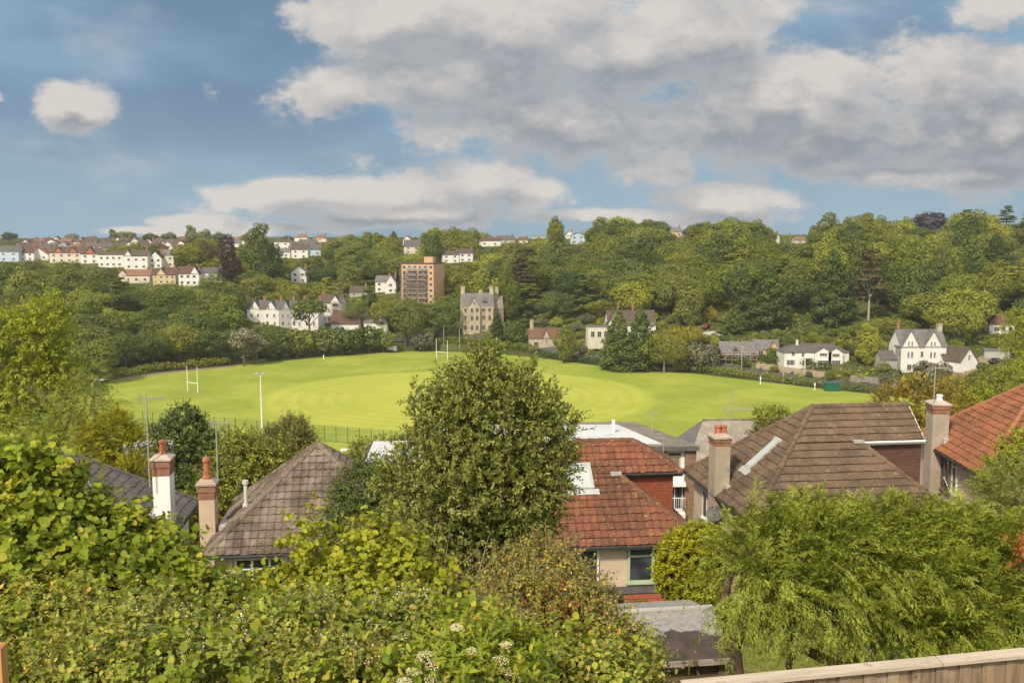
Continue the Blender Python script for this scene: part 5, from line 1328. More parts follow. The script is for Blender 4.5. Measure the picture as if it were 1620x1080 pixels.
def pyramid_house(name, label, apex, h, rise, rot, wallm, tilem, tk, ground, dormer=None, cheek=None, hips=None, cat='house', wall_in=.38, down=1.0, seed=0):
    ax = at(*apex); e = empty(name, (ax.x, ax.y, ground), R_(rot), label, cat)
    zt = ax.z - ground; ze = zt - rise; L = math.hypot(h, rise); cs, sn = h / L, rise / L
    ov = .0
    b = MB()
    zd = None
    if dormer: sd, rx, ex, hipd = dormer        # slope fraction of its eaves, ridge end, eaves end
    def mk(O, U, Vh, key):
        V = Vector((Vh[0] * cs, Vh[1] * cs, sn)); Nn = Vector((-Vh[0] * sn, -Vh[1] * sn, cs))
        half = lambda v: h * (1 - v / L)
        if key in ('front', 'back') and dormer:
            def ext(v):
                s_ = v / L
                if s_ < sd - 1e-6: return half(v)
                return ex + (rx - ex) * (s_ - sd) / (1 - sd)
            vsd = sd * L
            if key == 'front':
                tile_slope(b, O, U, V, Nn, vsd, lambda v: -half(v), lambda v: half(v), seed=seed + 1, **tk)
                tile_slope(b, Vector(O) + V * vsd, U, V, Nn, L - vsd, lambda v: -half(v + vsd), lambda v: ext(v + vsd), seed=seed + 2, **tk)
            else:
                tile_slope(b, O, U, V, Nn, vsd, lambda v: -half(v), lambda v: half(v), seed=seed + 3, **tk)
                tile_slope(b, Vector(O) + V * vsd, U, V, Nn, L - vsd, lambda v: -ext(v + vsd), lambda v: half(v + vsd), seed=seed + 4, **tk)
        else: tile_slope(b, O, U, V, Nn, L, lambda v: -half(v), lambda v: half(v), seed=seed + 5, **tk)
    mk((0, -h, ze), (1, 0, 0), (0, 1), 'front'); mk((0, h, ze), (-1, 0, 0), (0, -1), 'back')
    mk((-h, 0, ze), (0, -1, 0), (1, 0), 'left'); mk((h, 0, ze), (0, 1, 0), (-1, 0), 'right')
    f = None
    if dormer:
        f = h * (1 - sd); zd = ze + rise * sd
        if hipd:   # hipped end of the dormer
            U_ = Vector((0, 1, 0)); run = ex - rx; Ld = math.hypot(run, zt - zd); V_ = Vector((-run / Ld, 0, (zt - zd) / Ld)); N_ = Vector(((zt - zd) / Ld, 0, run / Ld))
            tile_slope(b, (ex, 0, zd), U_, V_, N_, Ld, lambda v: -f * (1 - v / Ld), lambda v: f * (1 - v / Ld), seed=seed + 9, **tk)
    roof = b.build('roof', tilem, e)
    rgm = np.random.default_rng(seed + 500); nm_ = 420      # tufts of moss lodged along the tile courses
    side = rgm.integers(0, 4, nm_); g_ = tk['g']; vv = (np.floor(rgm.uniform(.2, L - .3, nm_) / g_)) * g_ + rgm.uniform(-.02, .05, nm_); vv = np.clip(vv, .05, L - .1)
    uu = rgm.uniform(-1, 1, nm_) * h * (1 - vv / L) * .97; M_ = []
    for sd_, u_, v_ in zip(side, uu, vv):
        U_, Vh_ = (((1, 0), (0, 1)), ((-1, 0), (0, -1)), ((0, -1), (1, 0)), ((0, 1), (-1, 0)))[sd_]
        M_.append((-Vh_[0] * h + U_[0] * u_ + Vh_[0] * v_ * cs - Vh_[0] * sn * .04, -Vh_[1] * h + U_[1] * u_ + Vh_[1] * v_ * cs - Vh_[1] * sn * .04, ze + v_ * sn + .04 * cs))
    M_ = np.array(M_); K_ = 9; Q_ = (M_[:, None] + rgm.normal(size=(nm_, K_, 3)) * np.array([.03, .03, .012])).reshape(-1, 3)
    Vq, Fq = leaf_arrays(Q_, rgm.normal(size=Q_.shape), np.array([0, -.3, 1.]) + .5 * rgm.normal(size=Q_.shape), rgm.uniform(.02, .06, len(Q_)), rgm.uniform(.02, .05, len(Q_)), KITE)
    mesh_arrays('moss', Vq, Fq, M_leaf('roof_moss', (.085, .075, .035), (.15, .125, .055), (.22, .19, .11), p3=.8, trans=.05, rough=.9, hue=0), roof)
    T = (0, 0, zt)
    rr_ = .125
    def ridge(p0, p1):
        c = MB(); ridge_tiles(c, p0, p1, rr_); c.build('ridge_tiles', hips or tilem, roof)
    for sx, sy in ((-1, -1), (1, -1), (1, 1), (-1, 1)):
        if dormer and sx > 0: ridge((h, sy * h, ze), (f + .02, sy * f, zd))
        else: ridge((sx * h, sy * h, ze), T)
    if dormer:
        ridge(T, (rx, 0, zt))
        if hipd:
            for sy in (-1, 1): ridge((ex, sy * f, zd), (rx, 0, zt))
    # walls, eaves, gutter
    m = MB(); q = h - wall_in; m.box(-q, q, -q, q, -2.5, ze + .02); m.build('wall', wallm, e)
    m = MB(); m.box(-h + .02, h - .02, -h + .02, h - .02, ze - .16, ze - .03); m.build('soffit', CREAMP, e)
    m = MB()
    for (x0, y0, x1, y1) in ((-h, -h - .05, h, -h - .05), (-h - .05, -h, -h - .05, h), (h + .05, -h, h + .05, h)):
        m.tube([(x0, y0, ze - .05), (x1, y1, ze - .05)], .06, 8)
    m.build('gutter', GUT, e)
    if dormer:
        xe = ex - (.32 if hipd else .0); yf = f - .22
        def zr(x): return ze + rise * (1 - x / h)
        m = MB()      # plain core of the dormer
        m.prism([(f * .6, zr(f * .6) - .3), (xe - .03, zr(xe) - .3), (xe - .03, zd + .03), (f * .6, zd + .03)], lambda x, z: (x, -yf + .04, z), lambda x, z: (x, yf - .04, z))
        if not hipd: m.prism([(-yf, zd), (yf, zd), (0, zt - .06)], lambda y, z: (xe - .2, y, z), lambda y, z: (xe - .03, y, z))
        m.build('dormer_wall', cheek, e)
        # tile-hung face towards us and away
        Lc = zd - zr(xe)
        for sy in (-1, 1):
            cm = MB()
            def xa(v, zb=zr(xe)):
                z = zb + v; return max(f, h * (1 - (z - ze) / rise)) - .05
            if sy < 0: tile_slope(cm, (0, -yf, zr(xe) - .1), (1, 0, 0), (0, 0, 1), (0, -1, 0), Lc + .08, lambda v: xa(v - .1), lambda v: xe, g=.135, p=.17, prof='flat', lip=.012, stagger=True, seed=seed + 20)
            else: tile_slope(cm, (0, yf, zr(xe) - .1), (-1, 0, 0), (0, 0, 1), (0, 1, 0), Lc + .08, lambda v: -xe, lambda v: -xa(v - .1), g=.135, p=.17, prof='flat', lip=.012, stagger=True, seed=seed + 21)
            cm.build('tile_hanging', cheek, e)
        m = MB(); m.tube([(f + .05, -f - .04, zd - .05), (ex + .02, -f - .04, zd - .05)], .05, 8); m.box(f + .1, ex, -f + .0, -f + .03, zd - .17, zd - .04)
        m.build('dormer_gutter', GUT if hipd else FRAME, e)
        if not hipd:
            for sy in (-1, 1):
                m = MB(); m.bar((rx + .03, 0, zt - .05), (ex + .03, sy * f, zd - .05), .03, .07); m.build('bargeboard', FRAME, e)
        m = MB(); m.box(f - .30, f + .12, -f - .16, -f + .14, zd - .05, zd + .075); m.build('flashing', LEAD, e)
    return e, ze, zt, f

PEB = lambda nm, a, b_, c3: M_surf(nm, a, b_, 1.4, bump=.5, c3=c3, s3=1.1, t3=(.62, .75))
BEIGE = PEB('beige_pebbledash', (.54, .43, .31), (.46, .36, .26), (.38, .29, .21))
PINKB = PEB('pinkish_render', (.60, .47, .36), (.52, .40, .30), (.42, .32, .24))
GREYR = PEB('weathered_render', (.42, .35, .28), (.33, .27, .21), (.20, .16, .13))
WHTR = M_surf('white_painted_render', (.82, .80, .78), (.76, .74, .71), 1., c3=(.66, .63, .58), s3=1.5, t3=(.66, .8))
BRK = M_brick('weathered_brick', (.33, .14, .08), (.24, .11, .07), (.30, .25, .20))
T_GREY = M_tile('grey_brown_tiles', (.245, .19, .148), (.19, .145, .112), (.075, .055, .045), (.34, .29, .225), .85, (.60, .70))
T_RED = M_tile('red_clay_tiles', (.245, .092, .052), (.165, .066, .042), (.085, .05, .034), (.29, .19, .09), .75, (.57, .67))
T_REDD = M_tile('mossy_ridge_tiles', (.185, .08, .05), (.14, .06, .042), (.10, .07, .045), (.40, .23, .06), .6, (.54, .68))
T_BRN = M_tile('brown_concrete_tiles', (.178, .118, .078), (.138, .094, .064), (.075, .054, .040), (.25, .20, .14), .65, (.57, .68))
T_ORG = M_tile('orange_clay_tiles', (.295, .115, .058), (.24, .095, .052), (.13, .065, .04), (.29, .20, .11), .6, (.57, .68))
T_ORGR = M_tile('orange_ridge_tiles', (.36, .155, .08), (.30, .13, .07), (.25, .12, .07), (.42, .28, .16), .3, (.62, .74))
T_SLT = M_tile('dark_flat_tiles', (.205, .180, .165), (.165, .145, .135), (.10, .088, .08), (.20, .165, .13), .4, (.64, .74))
T_HANG = M_tile('red_hung_tiles', (.27, .075, .042), (.22, .062, .038), (.20, .07, .04), (.42, .18, .09), .35, (.68, .8))
T_HANGM = M_tile('maroon_hung_tiles', (.145, .075, .052), (.115, .06, .044), (.09, .05, .04), (.26, .14, .09), .35, (.68, .8))
ROLL = dict(g=.345, p=.285, amp=.038, prof='roll', lip=.042)

# A: dark-roofed house on the far left with the white chimney
e, ze, zt, f = pyramid_house('house', "dark grey roofed house with tall white chimney at the left", (100, 712, 37), 4.25, 3.4, 7, WHTR, T_SLT, dict(g=.36, p=.40, prof='flat', lip=.022, stagger=True), gz(-17, 36), seed=1)
chimney_near(e, (3.78, .05), .66, .80, ze - 2, zt - .46, WHTR, BRK, .62, M_surf('mortar_cap', (.50, .42, .36), (.40, .33, .28), 4.), pots=((.02, .0, .62, .14, POT),))
m = MB(); m.box(3.1, 3.47, -.5, .6, ze + .32, ze + .82); m.build('flashing', LEAD, e)
# B: grey-brown pyramid roof
e, ze, zt, f = pyramid_house('house', "house with moss-stained grey-brown pyramid roof left of the big tree", (503, 700, 38.3), 3.98, 3.3, 7, BEIGE, T_GREY, ROLL, gz(-8, 38), seed=30)
chimney_near(e, (-4.2, -1.25), .60, .74, ze - 2.2, ze + 2.05, BEIGE, BRK, .55, GREYR, pots=((-.02, 0, .92, .15, POT),))
m = MB(); m.box(-3.75, -3.35, -1.75, -.75, ze + .02, ze + .42); m.build('flashing', LEAD, e)
m = MB(); m.tube([(-2.75, -1.3, ze + .9), (-2.75, -1.3, ze + 2.0)], .075, 10); m.tube([(-2.75, -1.3, ze + 2.0), (-2.75, -1.3, ze + 2.14)], .12, 10); m.tube([(-2.75, -1.3, ze + 1.1), (-2.75, -1.3, ze + 1.18)], .14, 10); m.build('flue_pipe', M_surf('flue_metal', (.62, .60, .58), (.52, .5, .48), 4., rough=.4), e)
y_ = -3.98 + .38
casement(e, (-2.85, y_ - .02, ze - 1.75), (1, 0, 0), (0, -1, 0), 1.9, 1.5, FRAME, (.33, .67), ((0, 1, .72),))
casement(e, (.6, y_ - .02, ze - 1.75), (1, 0, 0), (0, -1, 0), 1.9, 1.5, FRAME, (.33, .67), ((0, 1, .72),))
# C: red roof
e, ze, zt, f = pyramid_house('house', "house with red clay tile roof and red tile-hung side dormer", (912, 697, 37), 4.05, 2.98, 6, PINKB, T_RED, ROLL, gz(3, 37), dormer=(.66, 2.25, 3.95, True), cheek=T_HANG, hips=T_REDD, seed=60)
HC = e
L = math.hypot(4.05, 2.98); cs, sn = 4.05 / L, 2.98 / L
def on_front(h, ze, x, v, up): return Vector((x, -h + v * cs - up * sn, ze + v * sn + up * cs))
m = MB(); g_ = MB(); x0, x1, v0, v1 = -.55, .26, 2.65, 3.70
fr = M_surf('rooflight_frame', (.36, .37, .36), (.44, .45, .44), 4., rough=.5)
for (a0, a1, b0, b1, up) in ((x0 - .09, x0, v0, v1, .13), (x1, x1 + .09, v0, v1, .13), (x0 - .09, x1 + .09, v1, v1 + .10, .13), (x0 - .09, x1 + .09, v0 - .10, v0, .13)):
    m.slab([on_front(4.05, ze, a0, b0, up), on_front(4.05, ze, a1, b0, up), on_front(4.05, ze, a1, b1, up), on_front(4.05, ze, a0, b1, up)], .14)
m.slab([on_front(4.05, ze, x0 - .16, v0 - .36, .075), on_front(4.05, ze, x1 + .26, v0 - .36, .075), on_front(4.05, ze, x1 + .26, v0 - .10, .075), on_front(4.05, ze, x0 - .16, v0 - .10, .075)], .05)
o = m.build('skylight', fr, e)
GSK = M_surf('skylight_pane', (.40, .44, .45), (.48, .51, .51), 1., rough=.15, spec=.5)  # pale grey colour of the skylight panes, smooth surface
g_.slab([on_front(4.05, ze, x0, v0, .09), on_front(4.05, ze, x1, v0, .09), on_front(4.05, ze, x1, v1, .09), on_front(4.05, ze, x0, v1, .09)], .03); g_.build('pane', GSK, o)
GRF = M_surf('sage_green_frame', (.42, .48, .36), (.36, .42, .31), 4.)
y_ = -4.05 + .38
casement(e, (1.28, y_ - .03, ze - 1.50), (1, 0, 0), (0, -1, 0), 1.85, 1.36, GRF, (.5,), ((.03, .5, .72),), f=.075)
casement(e, (-.85, y_ - .03, ze - 1.55), (1, 0, 0), (0, -1, 0), 1.05, 1.40, FRAME, (.0,), (), f=.07)
m = MB(); m.box(-3.7, 3.7, y_ - .06, y_ - .005, ze - 1.92, ze - 1.66); m.build('band', M_surf('dark_band', (.10, .095, .095), (.14, .13, .13), 2.), e)
cm = MB(); tile_slope(cm, (0, y_ - .55, ze - 2.66), (1, 0, 0), (0, .62, .785), (0, -.785, .62), .92, lambda v: .55, lambda v: 3.7, g=.23, p=.3, prof='flat', lip=.02, seed=77); cm.build('porch_roof', T_HANG, e)
m = MB(); m.box(.6, 3.65, y_ - .5, y_ - .01, -1, ze - 2.68); m.build('porch', BEIGE, e)
m = MB(); m.box(2.65, 4.1, y_ - .95, y_ - .58, ze - 2.55, ze - 2.48); m.slab([(2.7, y_ - 1.0, ze - 2.9), (3.9, y_ - 1.0, ze - 2.9), (3.9, y_ - .55, ze - 2.35), (2.7, y_ - .55, ze - 2.35)], .05); m.build('canopy', M_surf('canopy_grey', (.16, .16, .15), (.22, .22, .21), 2.), e)
# D: brown roof
e, ze, zt, f = pyramid_house('house', "house with brown concrete tile roof, rooflight and side dormer", (1285, 642, 40), 4.25, 3.72, 7, BEIGE, T_BRN, dict(g=.37, p=.36, prof='flat', lip=.048, stagger=True), gz(12, 40), dormer=(.66, 4.32, 4.32, False), cheek=T_HANGM, seed=90)
HD = e
chimney_near(e, (-4.02, .1), .66, .80, ze - 2.2, ze + 2.45, GREYR, BRK, .30, GREYR, pots=((-.10, 0, .38, .15, POT), (.16, .02, .36, .15, POT)))
m = MB(); m.box(-3.9, -3.45, -.55, .75, ze + .02, ze + .5); m.build('flashing', LEAD, e)
L = math.hypot(4.25, 3.72); cs, sn = 4.25 / L, 3.72 / L
def on_left(y, v, up): return Vector((-4.25 + v * cs - up * sn, y, ze + v * sn + up * cs))
m = MB(); m.slab([on_left(-.58, 1.75, .09), on_left(-.58, 3.45, .09), on_left(-.06, 3.45, .09), on_left(-.06, 1.75, .09)], .1); m.slab([on_left(-.78, 1.45, .06), on_left(-.78, 1.76, .06), on_left(.12, 1.76, .06), on_left(.12, 1.45, .06)], .05); m.slab([on_left(-.66, 3.44, .10), on_left(-.66, 3.62, .10), on_left(.02, 3.62, .10), on_left(.02, 3.44, .10)], .09)
o = m.build('skylight', LEAD, e); g_ = MB(); g_.slab([on_left(-.50, 1.85, .12), on_left(-.50, 3.36, .12), on_left(-.14, 3.36, .12), on_left(-.14, 1.85, .12)], .03); g_.build('pane', GSK, o)
q_ = -4.25 + .38
m = MB(); m.box(q_ - .34, q_ + .02, -2.2, -1.5, -1, ze - .2); m.build('bay', BEIGE, e)
casement(e, (q_ - .02, -2.55, ze - 1.7), (0, -1, 0), (-1, 0, 0), .8, 1.3, FRAME, (), ())
casement(e, (q_ - .02, 2.5, ze - 1.7), (0, -1, 0), (-1, 0, 0), 1.2, 1.3, FRAME, (.5,), ())
ds = MB(); c0 = Vector((q_ - .45, -.4, ze - .75)); K = 14; rings = [c0 + Vector((.06, 0, 0))]
d_n = Vector((-.55, -.62, .55)).normalized(); du = d_n.cross(Vector((0, 0, 1))).normalized(); dw = du.cross(d_n)
vs = [c0]; 
for rr_, dp in ((.14, .015), (.27, .055), (.38, .11)):
    for k in range(K): a_ = 2 * pi * k / K; vs.append(c0 + (du * cos(a_) + dw * sin(a_) * .92) * rr_ + d_n * dp)
fs = [(0, 1 + k, 1 + (k + 1) % K) for k in range(K)]
for r_ in range(2):
    for k in range(K): a_ = 1 + r_ * K + k; b2 = 1 + r_ * K + (k + 1) % K; fs.append((a_, b2, b2 + K, a_ + K))
ds.add(vs, fs); ds.tube([c0 - d_n * .02, c0 + d_n * .42 - dw * .12], .014, 5); ds.tube([c0, c0 + Vector((.2, 0, -.1)), (q_, -.35, ze - .95)], .03, 6)
ds.build('satellite_dish', M_surf('dish_grey', (.10, .095, .09), (.15, .14, .13), 3., rough=.5), e)
# E: orange roof on the right
e, ze, zt, f = pyramid_house('house', "house with orange ribbed tile roof at the right edge", (1650, 596, 44), 4.35, 3.75, -4, PINKB, T_ORG, dict(g=.34, p=.24, amp=.034, prof='rib', lip=.044), gz(22, 44), hips=T_ORGR, seed=120)
chimney_near(e, (-4.15, 1.5), .78, .92, ze - 2.2, ze + 2.15, GREYR, BRK, .42, M_surf('mortar_cap', (.5, .42, .36)), pots=((.05, 0, .32, .15, FRAME),))
m = MB(); m.box(-4.05, -3.5, .8, 2.15, ze + .02, ze + .55); m.build('flashing', LEAD, e)
q_ = -4.35 + .38
casement(e, (q_ - .03, -.3, ze - 1.75), (0, -1, 0), (-1, 0, 0), .55, 1.62, FRAME, (), ((0, 1, .78),))
casement(e, (q_ - .03, 1.05, ze - 1.9), (0, -1, 0), (-1, 0, 0), 1.05, 1.75, M_surf('brown_frame', (.22, .15, .11), (.18, .12, .09), 3.), (.5,), ())
m = MB(); m.tube([(q_ - .12, .5, ze - 1.25), (q_ - .9, -2.6, ze - 1.35)], .025, 6); m.build('washing_line_arm', FRAME, e)

yagi("tall aerial with comb antenna beside the white chimney", at(237, 770, 36.8), 3.7, R_(4), 9, 1.0, extra=True)
yagi("aerial with comb antenna behind the terracotta chimney pot", at(345, 768, 37.6), 2.7, R_(4), 9, .85)
yagi("aerial with wide yagi antenna above the brown roof's chimney", at(1156, 706, 42.5), 2.8, R_(3), 12, 1.4, boomz=1.72, wide=.4)
yagi("thin aerial mast standing on the flat white roof", at(1031, 697, 79), 2.5, R_(4), 7, .9)
yagi("aerial mast at the flats' corner behind the red roof", at(1049, 728, 73), 1.9, R_(178), 6, .7)
yagi("white aerial mast on the orange house's chimney", at(1477, 640, 45.3), 1.9, R_(10), 5, .9, wide=.3)

# flats with a white flat roof
p = at(1101, 704, 75); zr_ = p.z; gzf = gz(p.x, 80)
e = empty('flats', (p.x, p.y, gzf), R_(1.5), "low brick flats with white flat roof and white balcony panels behind the red roof", 'flats')
H_ = zr_ - gzf; BRN = M_brick('brown_brick', (.27, .15, .095), (.22, .12, .08), (.26, .21, .17))
foot = [(-22, 0), (0, 0), (-.4, 1.2), (-3.6, 9.5), (-22, 9.5)]
m = MB(); m.prism([(-22.0, .35), (-.1, .35), (-.4, 1.2), (-3.6, 9.4), (-22, 9.4)], lambda x, y: (x, y, -3), lambda x, y: (x, y, H_ - .35)); m.build('wall', BRN, e)
FELT = M_surf('roofing_felt', (.17, .145, .12), (.23, .195, .16), .7, c3=(.11, .09, .075), s3=1.5); WFR = M_surf('white_roof_coating', (.50, .50, .51), (.60, .60, .60), .25, c3=(.30, .28, .26), s3=.35, t3=(.62, .72))
m = MB(); m.prism([(-22.2, -.3), (.25, -.3), (-3.4, 9.8), (-22.2, 9.8)], lambda x, y: (x, y, H_ - .35), lambda x, y: (x, y, H_)); ro = m.build('roof', FELT, e)
m = MB(); m.prism([(-21.6, .5), (-2.6, .5), (-5.2, 8.6), (-21.6, 8.6)], lambda x, y: (x, y, H_ + .001), lambda x, y: (x, y, H_ + .03)); m.build('roof_coating', WFR, ro)
for x in (-6.0, -14.): m = MB(); m.box(x - .12, x + .12, 5.0, 5.25, H_, H_ + 1.1); m.build('vent_pipe', FRAME, ro)
m = MB(); m.box(-22, .1, -.36, -.30, H_ - .38, H_ - .02); m.build('fascia', M_surf('dark_band', (.10, .095, .095)), e)
for fl in range(4):
    z = H_ - .6 - 2.65 * fl
    if fl == 0:
        m = MB(); m.box(-2.35, -.85, .18, .34, z - .05, z + .22); m.box(-2.35, -.85, .22, .34, z - 2.5, z - 1.38); m.box(-2.35, -2.20, .22, .34, z - 1.38, z - .05); m.box(-1.15, -.85, .2, .34, z - 1.38, z - .05); m.box(-5.6, -3.0, .2, .34, z - .2, z + .2); m.build('white_panel', WPAINT, e)
        casement(e, (-2.2, .28, z - 1.36), (1, 0, 0), (0, -1, 0), 1.02, 1.02, FRAME, (), (), pane=M_surf('curtain', (.22, .17, .09), (.30, .23, .13), 2., stretch=(6, 1, .2)))
    else:
        m = MB(); m.box(-2.35, -.85, -.55, .34, z - .02, z + .26); m.build('balcony_slab', WPAINT, e)
        m = MB()
        for x in np.linspace(-2.3, -.9, 9): m.box(x - .012, x + .012, -.53, -.50, z - 1.75, z - .95)
        m.box(-2.32, -.88, -.54, -.49, z - .98, z - .92); m.box(-2.35, -.85, -.55, .34, z - 2.42, z - 2.2); m.build('balcony', WPAINT, e)
        casement(e, (-2.25, .30, z - 2.1), (1, 0, 0), (0, -1, 0), 1.3, 1.95, FRAME, (.5,), ())
m = MB(); m.box(-2.62, -2.36, -.1, .36, 0, H_ - .4); m.box(-.84, .05, -.05, .36, 0, H_ - .4); m.build('pier', BRN, e)
m = MB(); m.box(.02, .06, 1.5, 2.2, H_ - 2.5, H_ - 1.1); m.build('window', FRAME, e)

# grey shingle roof behind the brown house's chimney
p0 = at(1112, 664, 96); p1 = at(1250, 658, 97); zb = p0.z - 2.6
e = empty('house', (p0.x, 96, gz(p0.x, 96)), R_(2), "house with pale grey shingle roof behind the brown roof's chimney", 'house')
g0 = gz(p0.x, 96); hr = p0.z - g0; b = MB(); Lr = (p1 - p0).length + 3
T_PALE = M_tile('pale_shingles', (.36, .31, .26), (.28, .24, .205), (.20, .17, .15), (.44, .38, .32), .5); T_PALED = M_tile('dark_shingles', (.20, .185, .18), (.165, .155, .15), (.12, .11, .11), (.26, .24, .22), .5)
hh = 4.6; rs = 3.4; Lq = math.hypot(hh, rs); V_ = Vector((0, hh / Lq, rs / Lq)); N_ = Vector((0, -rs / Lq, hh / Lq))
tile_slope(b, (0, -hh, hr - rs), (1, 0, 0), V_, N_, Lq, lambda v: -hh * .55 * (1 - v / Lq), lambda v: Lr, g=.28, p=.33, prof='flat', lip=.02, stagger=True, seed=7)
tile_slope(b, (Lr, hh, hr - rs), (-1, 0, 0), Vector((0, -V_.y, V_.z)), Vector((0, -N_.y, N_.z)), Lq, lambda v: 0, lambda v: Lr + hh * .55 * (1 - v / Lq), g=.28, p=.33, prof='flat', lip=.02, stagger=True, seed=8)
ro = b.build('roof', T_PALE, e)
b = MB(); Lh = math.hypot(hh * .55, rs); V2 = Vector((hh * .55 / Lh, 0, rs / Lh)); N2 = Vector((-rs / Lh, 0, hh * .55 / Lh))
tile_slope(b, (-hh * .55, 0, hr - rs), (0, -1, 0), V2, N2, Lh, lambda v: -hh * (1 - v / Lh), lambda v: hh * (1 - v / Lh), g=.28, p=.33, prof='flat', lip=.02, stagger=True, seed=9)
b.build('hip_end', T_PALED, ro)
b = MB(); ridge_tiles(b, (0, 0, hr), (Lr, 0, hr), .12); b.build('ridge_tiles', T_GREY, ro)
m = MB(); m.box(-hh * .55 + .3, Lr - .2, -hh + .35, hh - .35, -4, hr - rs + .03); m.build('wall', GREYR, e)
# small flat-roofed building between the grey-brown roof and the big tree
p = at(604, 722, 76); g0 = gz(p.x, 76); e = empty('flats', (p.x, 76, g0), R_(3), "flat white roof with brown tiled edge between the grey-brown roof and the big tree", 'flats')
hr = p.z - g0; m = MB(); m.box(-1.9, 9, -3, 7, -3, hr - .5); m.build('wall', BRN, e)
m = MB(); m.prism([(-2.1, -3.2), (9.2, -3.2), (9.2, 7.2), (-2.1, 7.2)], lambda x, y: (x, y, hr - 1.5), lambda x, y: (x * .86 + .4, y * .86, hr)); ro = m.build('roof', RM['brown'], e)
m = MB(); m.prism([(-1.2, -2.3), (8.1, -2.3), (8.1, 5.8), (-1.2, 5.8)], lambda x, y: (x, y, hr + .002), lambda x, y: (x, y, hr + .04)); m.build('roof_coating', WFR, ro)
# white van-sized table by the fence, white parked roof left
p = at(550, 711, 120); m = MB(); m.box(-.9, .9, -.3, .3, .55, .68)
for x in (-.7, .7): m.box(x - .06, x + .06, -.25, .25, 0, .55)
o = m.build('picnic_table', WPAINT); o.location = (p.x, p.y, p.z - .6); tag(o, "white table top beyond the grey-brown roof", 'table')
p = at(222, 706, 88); m = MB(); m.prism([(-2.3, 0), (2.3, 0), (2.3, 2.2), (1.9, 2.6), (-1.9, 2.6), (-2.3, 2.2)], lambda x, z: (x, 0, z), lambda x, z: (x, 3, z)); o = m.build('shed', WPAINT); o.location = (p.x, p.y, p.z - 2.6); tag(o, "white shed roof behind the golden conifer", 'shed')

# ------------------------------------------------------------------ near and middle-distance trees and shrubs
def plobe(px, py, Y, rx, ry, rd=None):
    """an ellipsoid of foliage given by its place and size in the photograph at distance Y"""
    c = at(px, py, Y); s = Y / 1500.; return ((c.x, c.y, c.z), (rx * s, rd if rd else (rx + ry) * .5 * s, ry * s))
def local(lobes, base): return [((c[0] - base[0], c[1] - base[1], c[2] - base[2]), r) for c, r in lobes]
def limbs(base, lobes, rng, r0, n=14, fork=.45, mats=None):
    """trunk and limbs from the foot of the plant into its masses of foliage"""
    m = MB(); C = [Vector(l[0]) for l in lobes]
    top = sum(C, Vector()) / len(C); knee = Vector((top.x * .35, top.y * .35, top.z * fork))
    m.tube([(0, 0, -.3), knee * .5 + Vector((.04, .02, 0)), knee], [r0 * 1.2, r0, r0 * .75], 8)
    for i in range(n):
        c = C[i % len(C)] + Vector(rng.normal(size=3) * .12 * lobes[i % len(lobes)][1][0]); k = knee * rng.uniform(.55, 1.0)
        mid = k.lerp(c, .5) + Vector((rng.normal() * .08, rng.normal() * .08, .06)) * (c - k).length
        m.tube([k, mid, c], [r0 * .45, r0 * .26, r0 * .06], 5, cap=False)
    return m
def leafy(name, label, cat, lobes, base, tw, tmpl, mat, wood=BARK, r0=.08, nl=14, group=None, stem_r=.006, seed=1, core=None, nm_parts=('foliage', 'stems'), kind=None):
    rng = np.random.default_rng(seed); base = Vector(base)
    e = empty(name, base, 0, label, cat, group)
    if kind: e['kind'] = kind
    lo = local(lobes, base)
    A, D, Nl, S, W, P0, P1 = twigs(rng, lo, **tw)
    V, F = leaf_arrays(A, D, Nl, S, W, tmpl)
    mesh_arrays(nm_parts[0], V, F, mat, e)
    lb = limbs(base, lo, rng, r0, nl)
    sv, sf = stems_arrays(P0, P1, stem_r, stem_r * .4)
    o = len(lb.v); lb.v.extend(map(tuple, sv)); lb.f.extend([tuple(q + o) for q in sf[0]]); lb.m.extend([0] * len(sf[0]))
    me = bpy.data.meshes.new(nm_parts[1]); me.from_pydata(lb.v, [], lb.f); me.materials.append(wood); ob = bpy.data.objects.new(nm_parts[1], me); COL.objects.link(ob); ob.parent = e
    return e
def ground_at(px, Y, py=700): x = at(px, py, Y).x; return (x, Y, gz(x, Y))

L_OAK = M_leaf('leaf_holm_oak', (.150, .180, .032), (.345, .36, .085), (.50, .38, .07), p3=.985, trans=.30, rough=.45, clump=.9, spec=.3, hue=0)
L_HAZEL = M_leaf('leaf_hazel', (.165, .235, .020), (.35, .385, .035), (.46, .42, .045), p3=.90, trans=.40, clump=1.2, hue=0)
L_HAZEL2 = M_leaf('leaf_hazel_light', (.225, .27, .018), (.42, .42, .032), (.50, .44, .05), p3=.92, trans=.40, clump=1.2, hue=0)
L_BRAM = M_leaf('leaf_bramble', (.150, .215, .030), (.46, .46, .075), (.46, .36, .09), p3=.95, trans=.36, clump=2.2, hue=0, camp=1.5)
L_MIX = M_leaf('leaf_mixed_shrub', (0.169, 0.182, 0.033), (0.405, 0.352, 0.064), (0.607, 0.395, 0.091), p3=.88, trans=.32, clump=1.5, hue=0)
L_RUST = M_leaf('leaf_rusty', (.26, .10, .03), (.36, .16, .05), (.20, .09, .04), p3=.7, trans=.3, hue=0)
L_YEL = M_leaf('leaf_yellow_shrub', (.24, .27, .012), (.50, .47, .018), (.28, .19, .07), p3=.90, trans=.32, clump=1.6, hue=0)
L_JUN = M_leaf('leaf_juniper', (0.109, 0.154, 0.020), (0.256, 0.290, 0.036), (0.384, 0.383, 0.051), p3=.85, trans=.22, clump=.9, hue=0)
L_GOLDC = M_leaf('leaf_golden_conifer', (.25, .275, .018), (.52, .47, .03), (.64, .56, .04), p3=.84, trans=.40, clump=.8, hue=0)
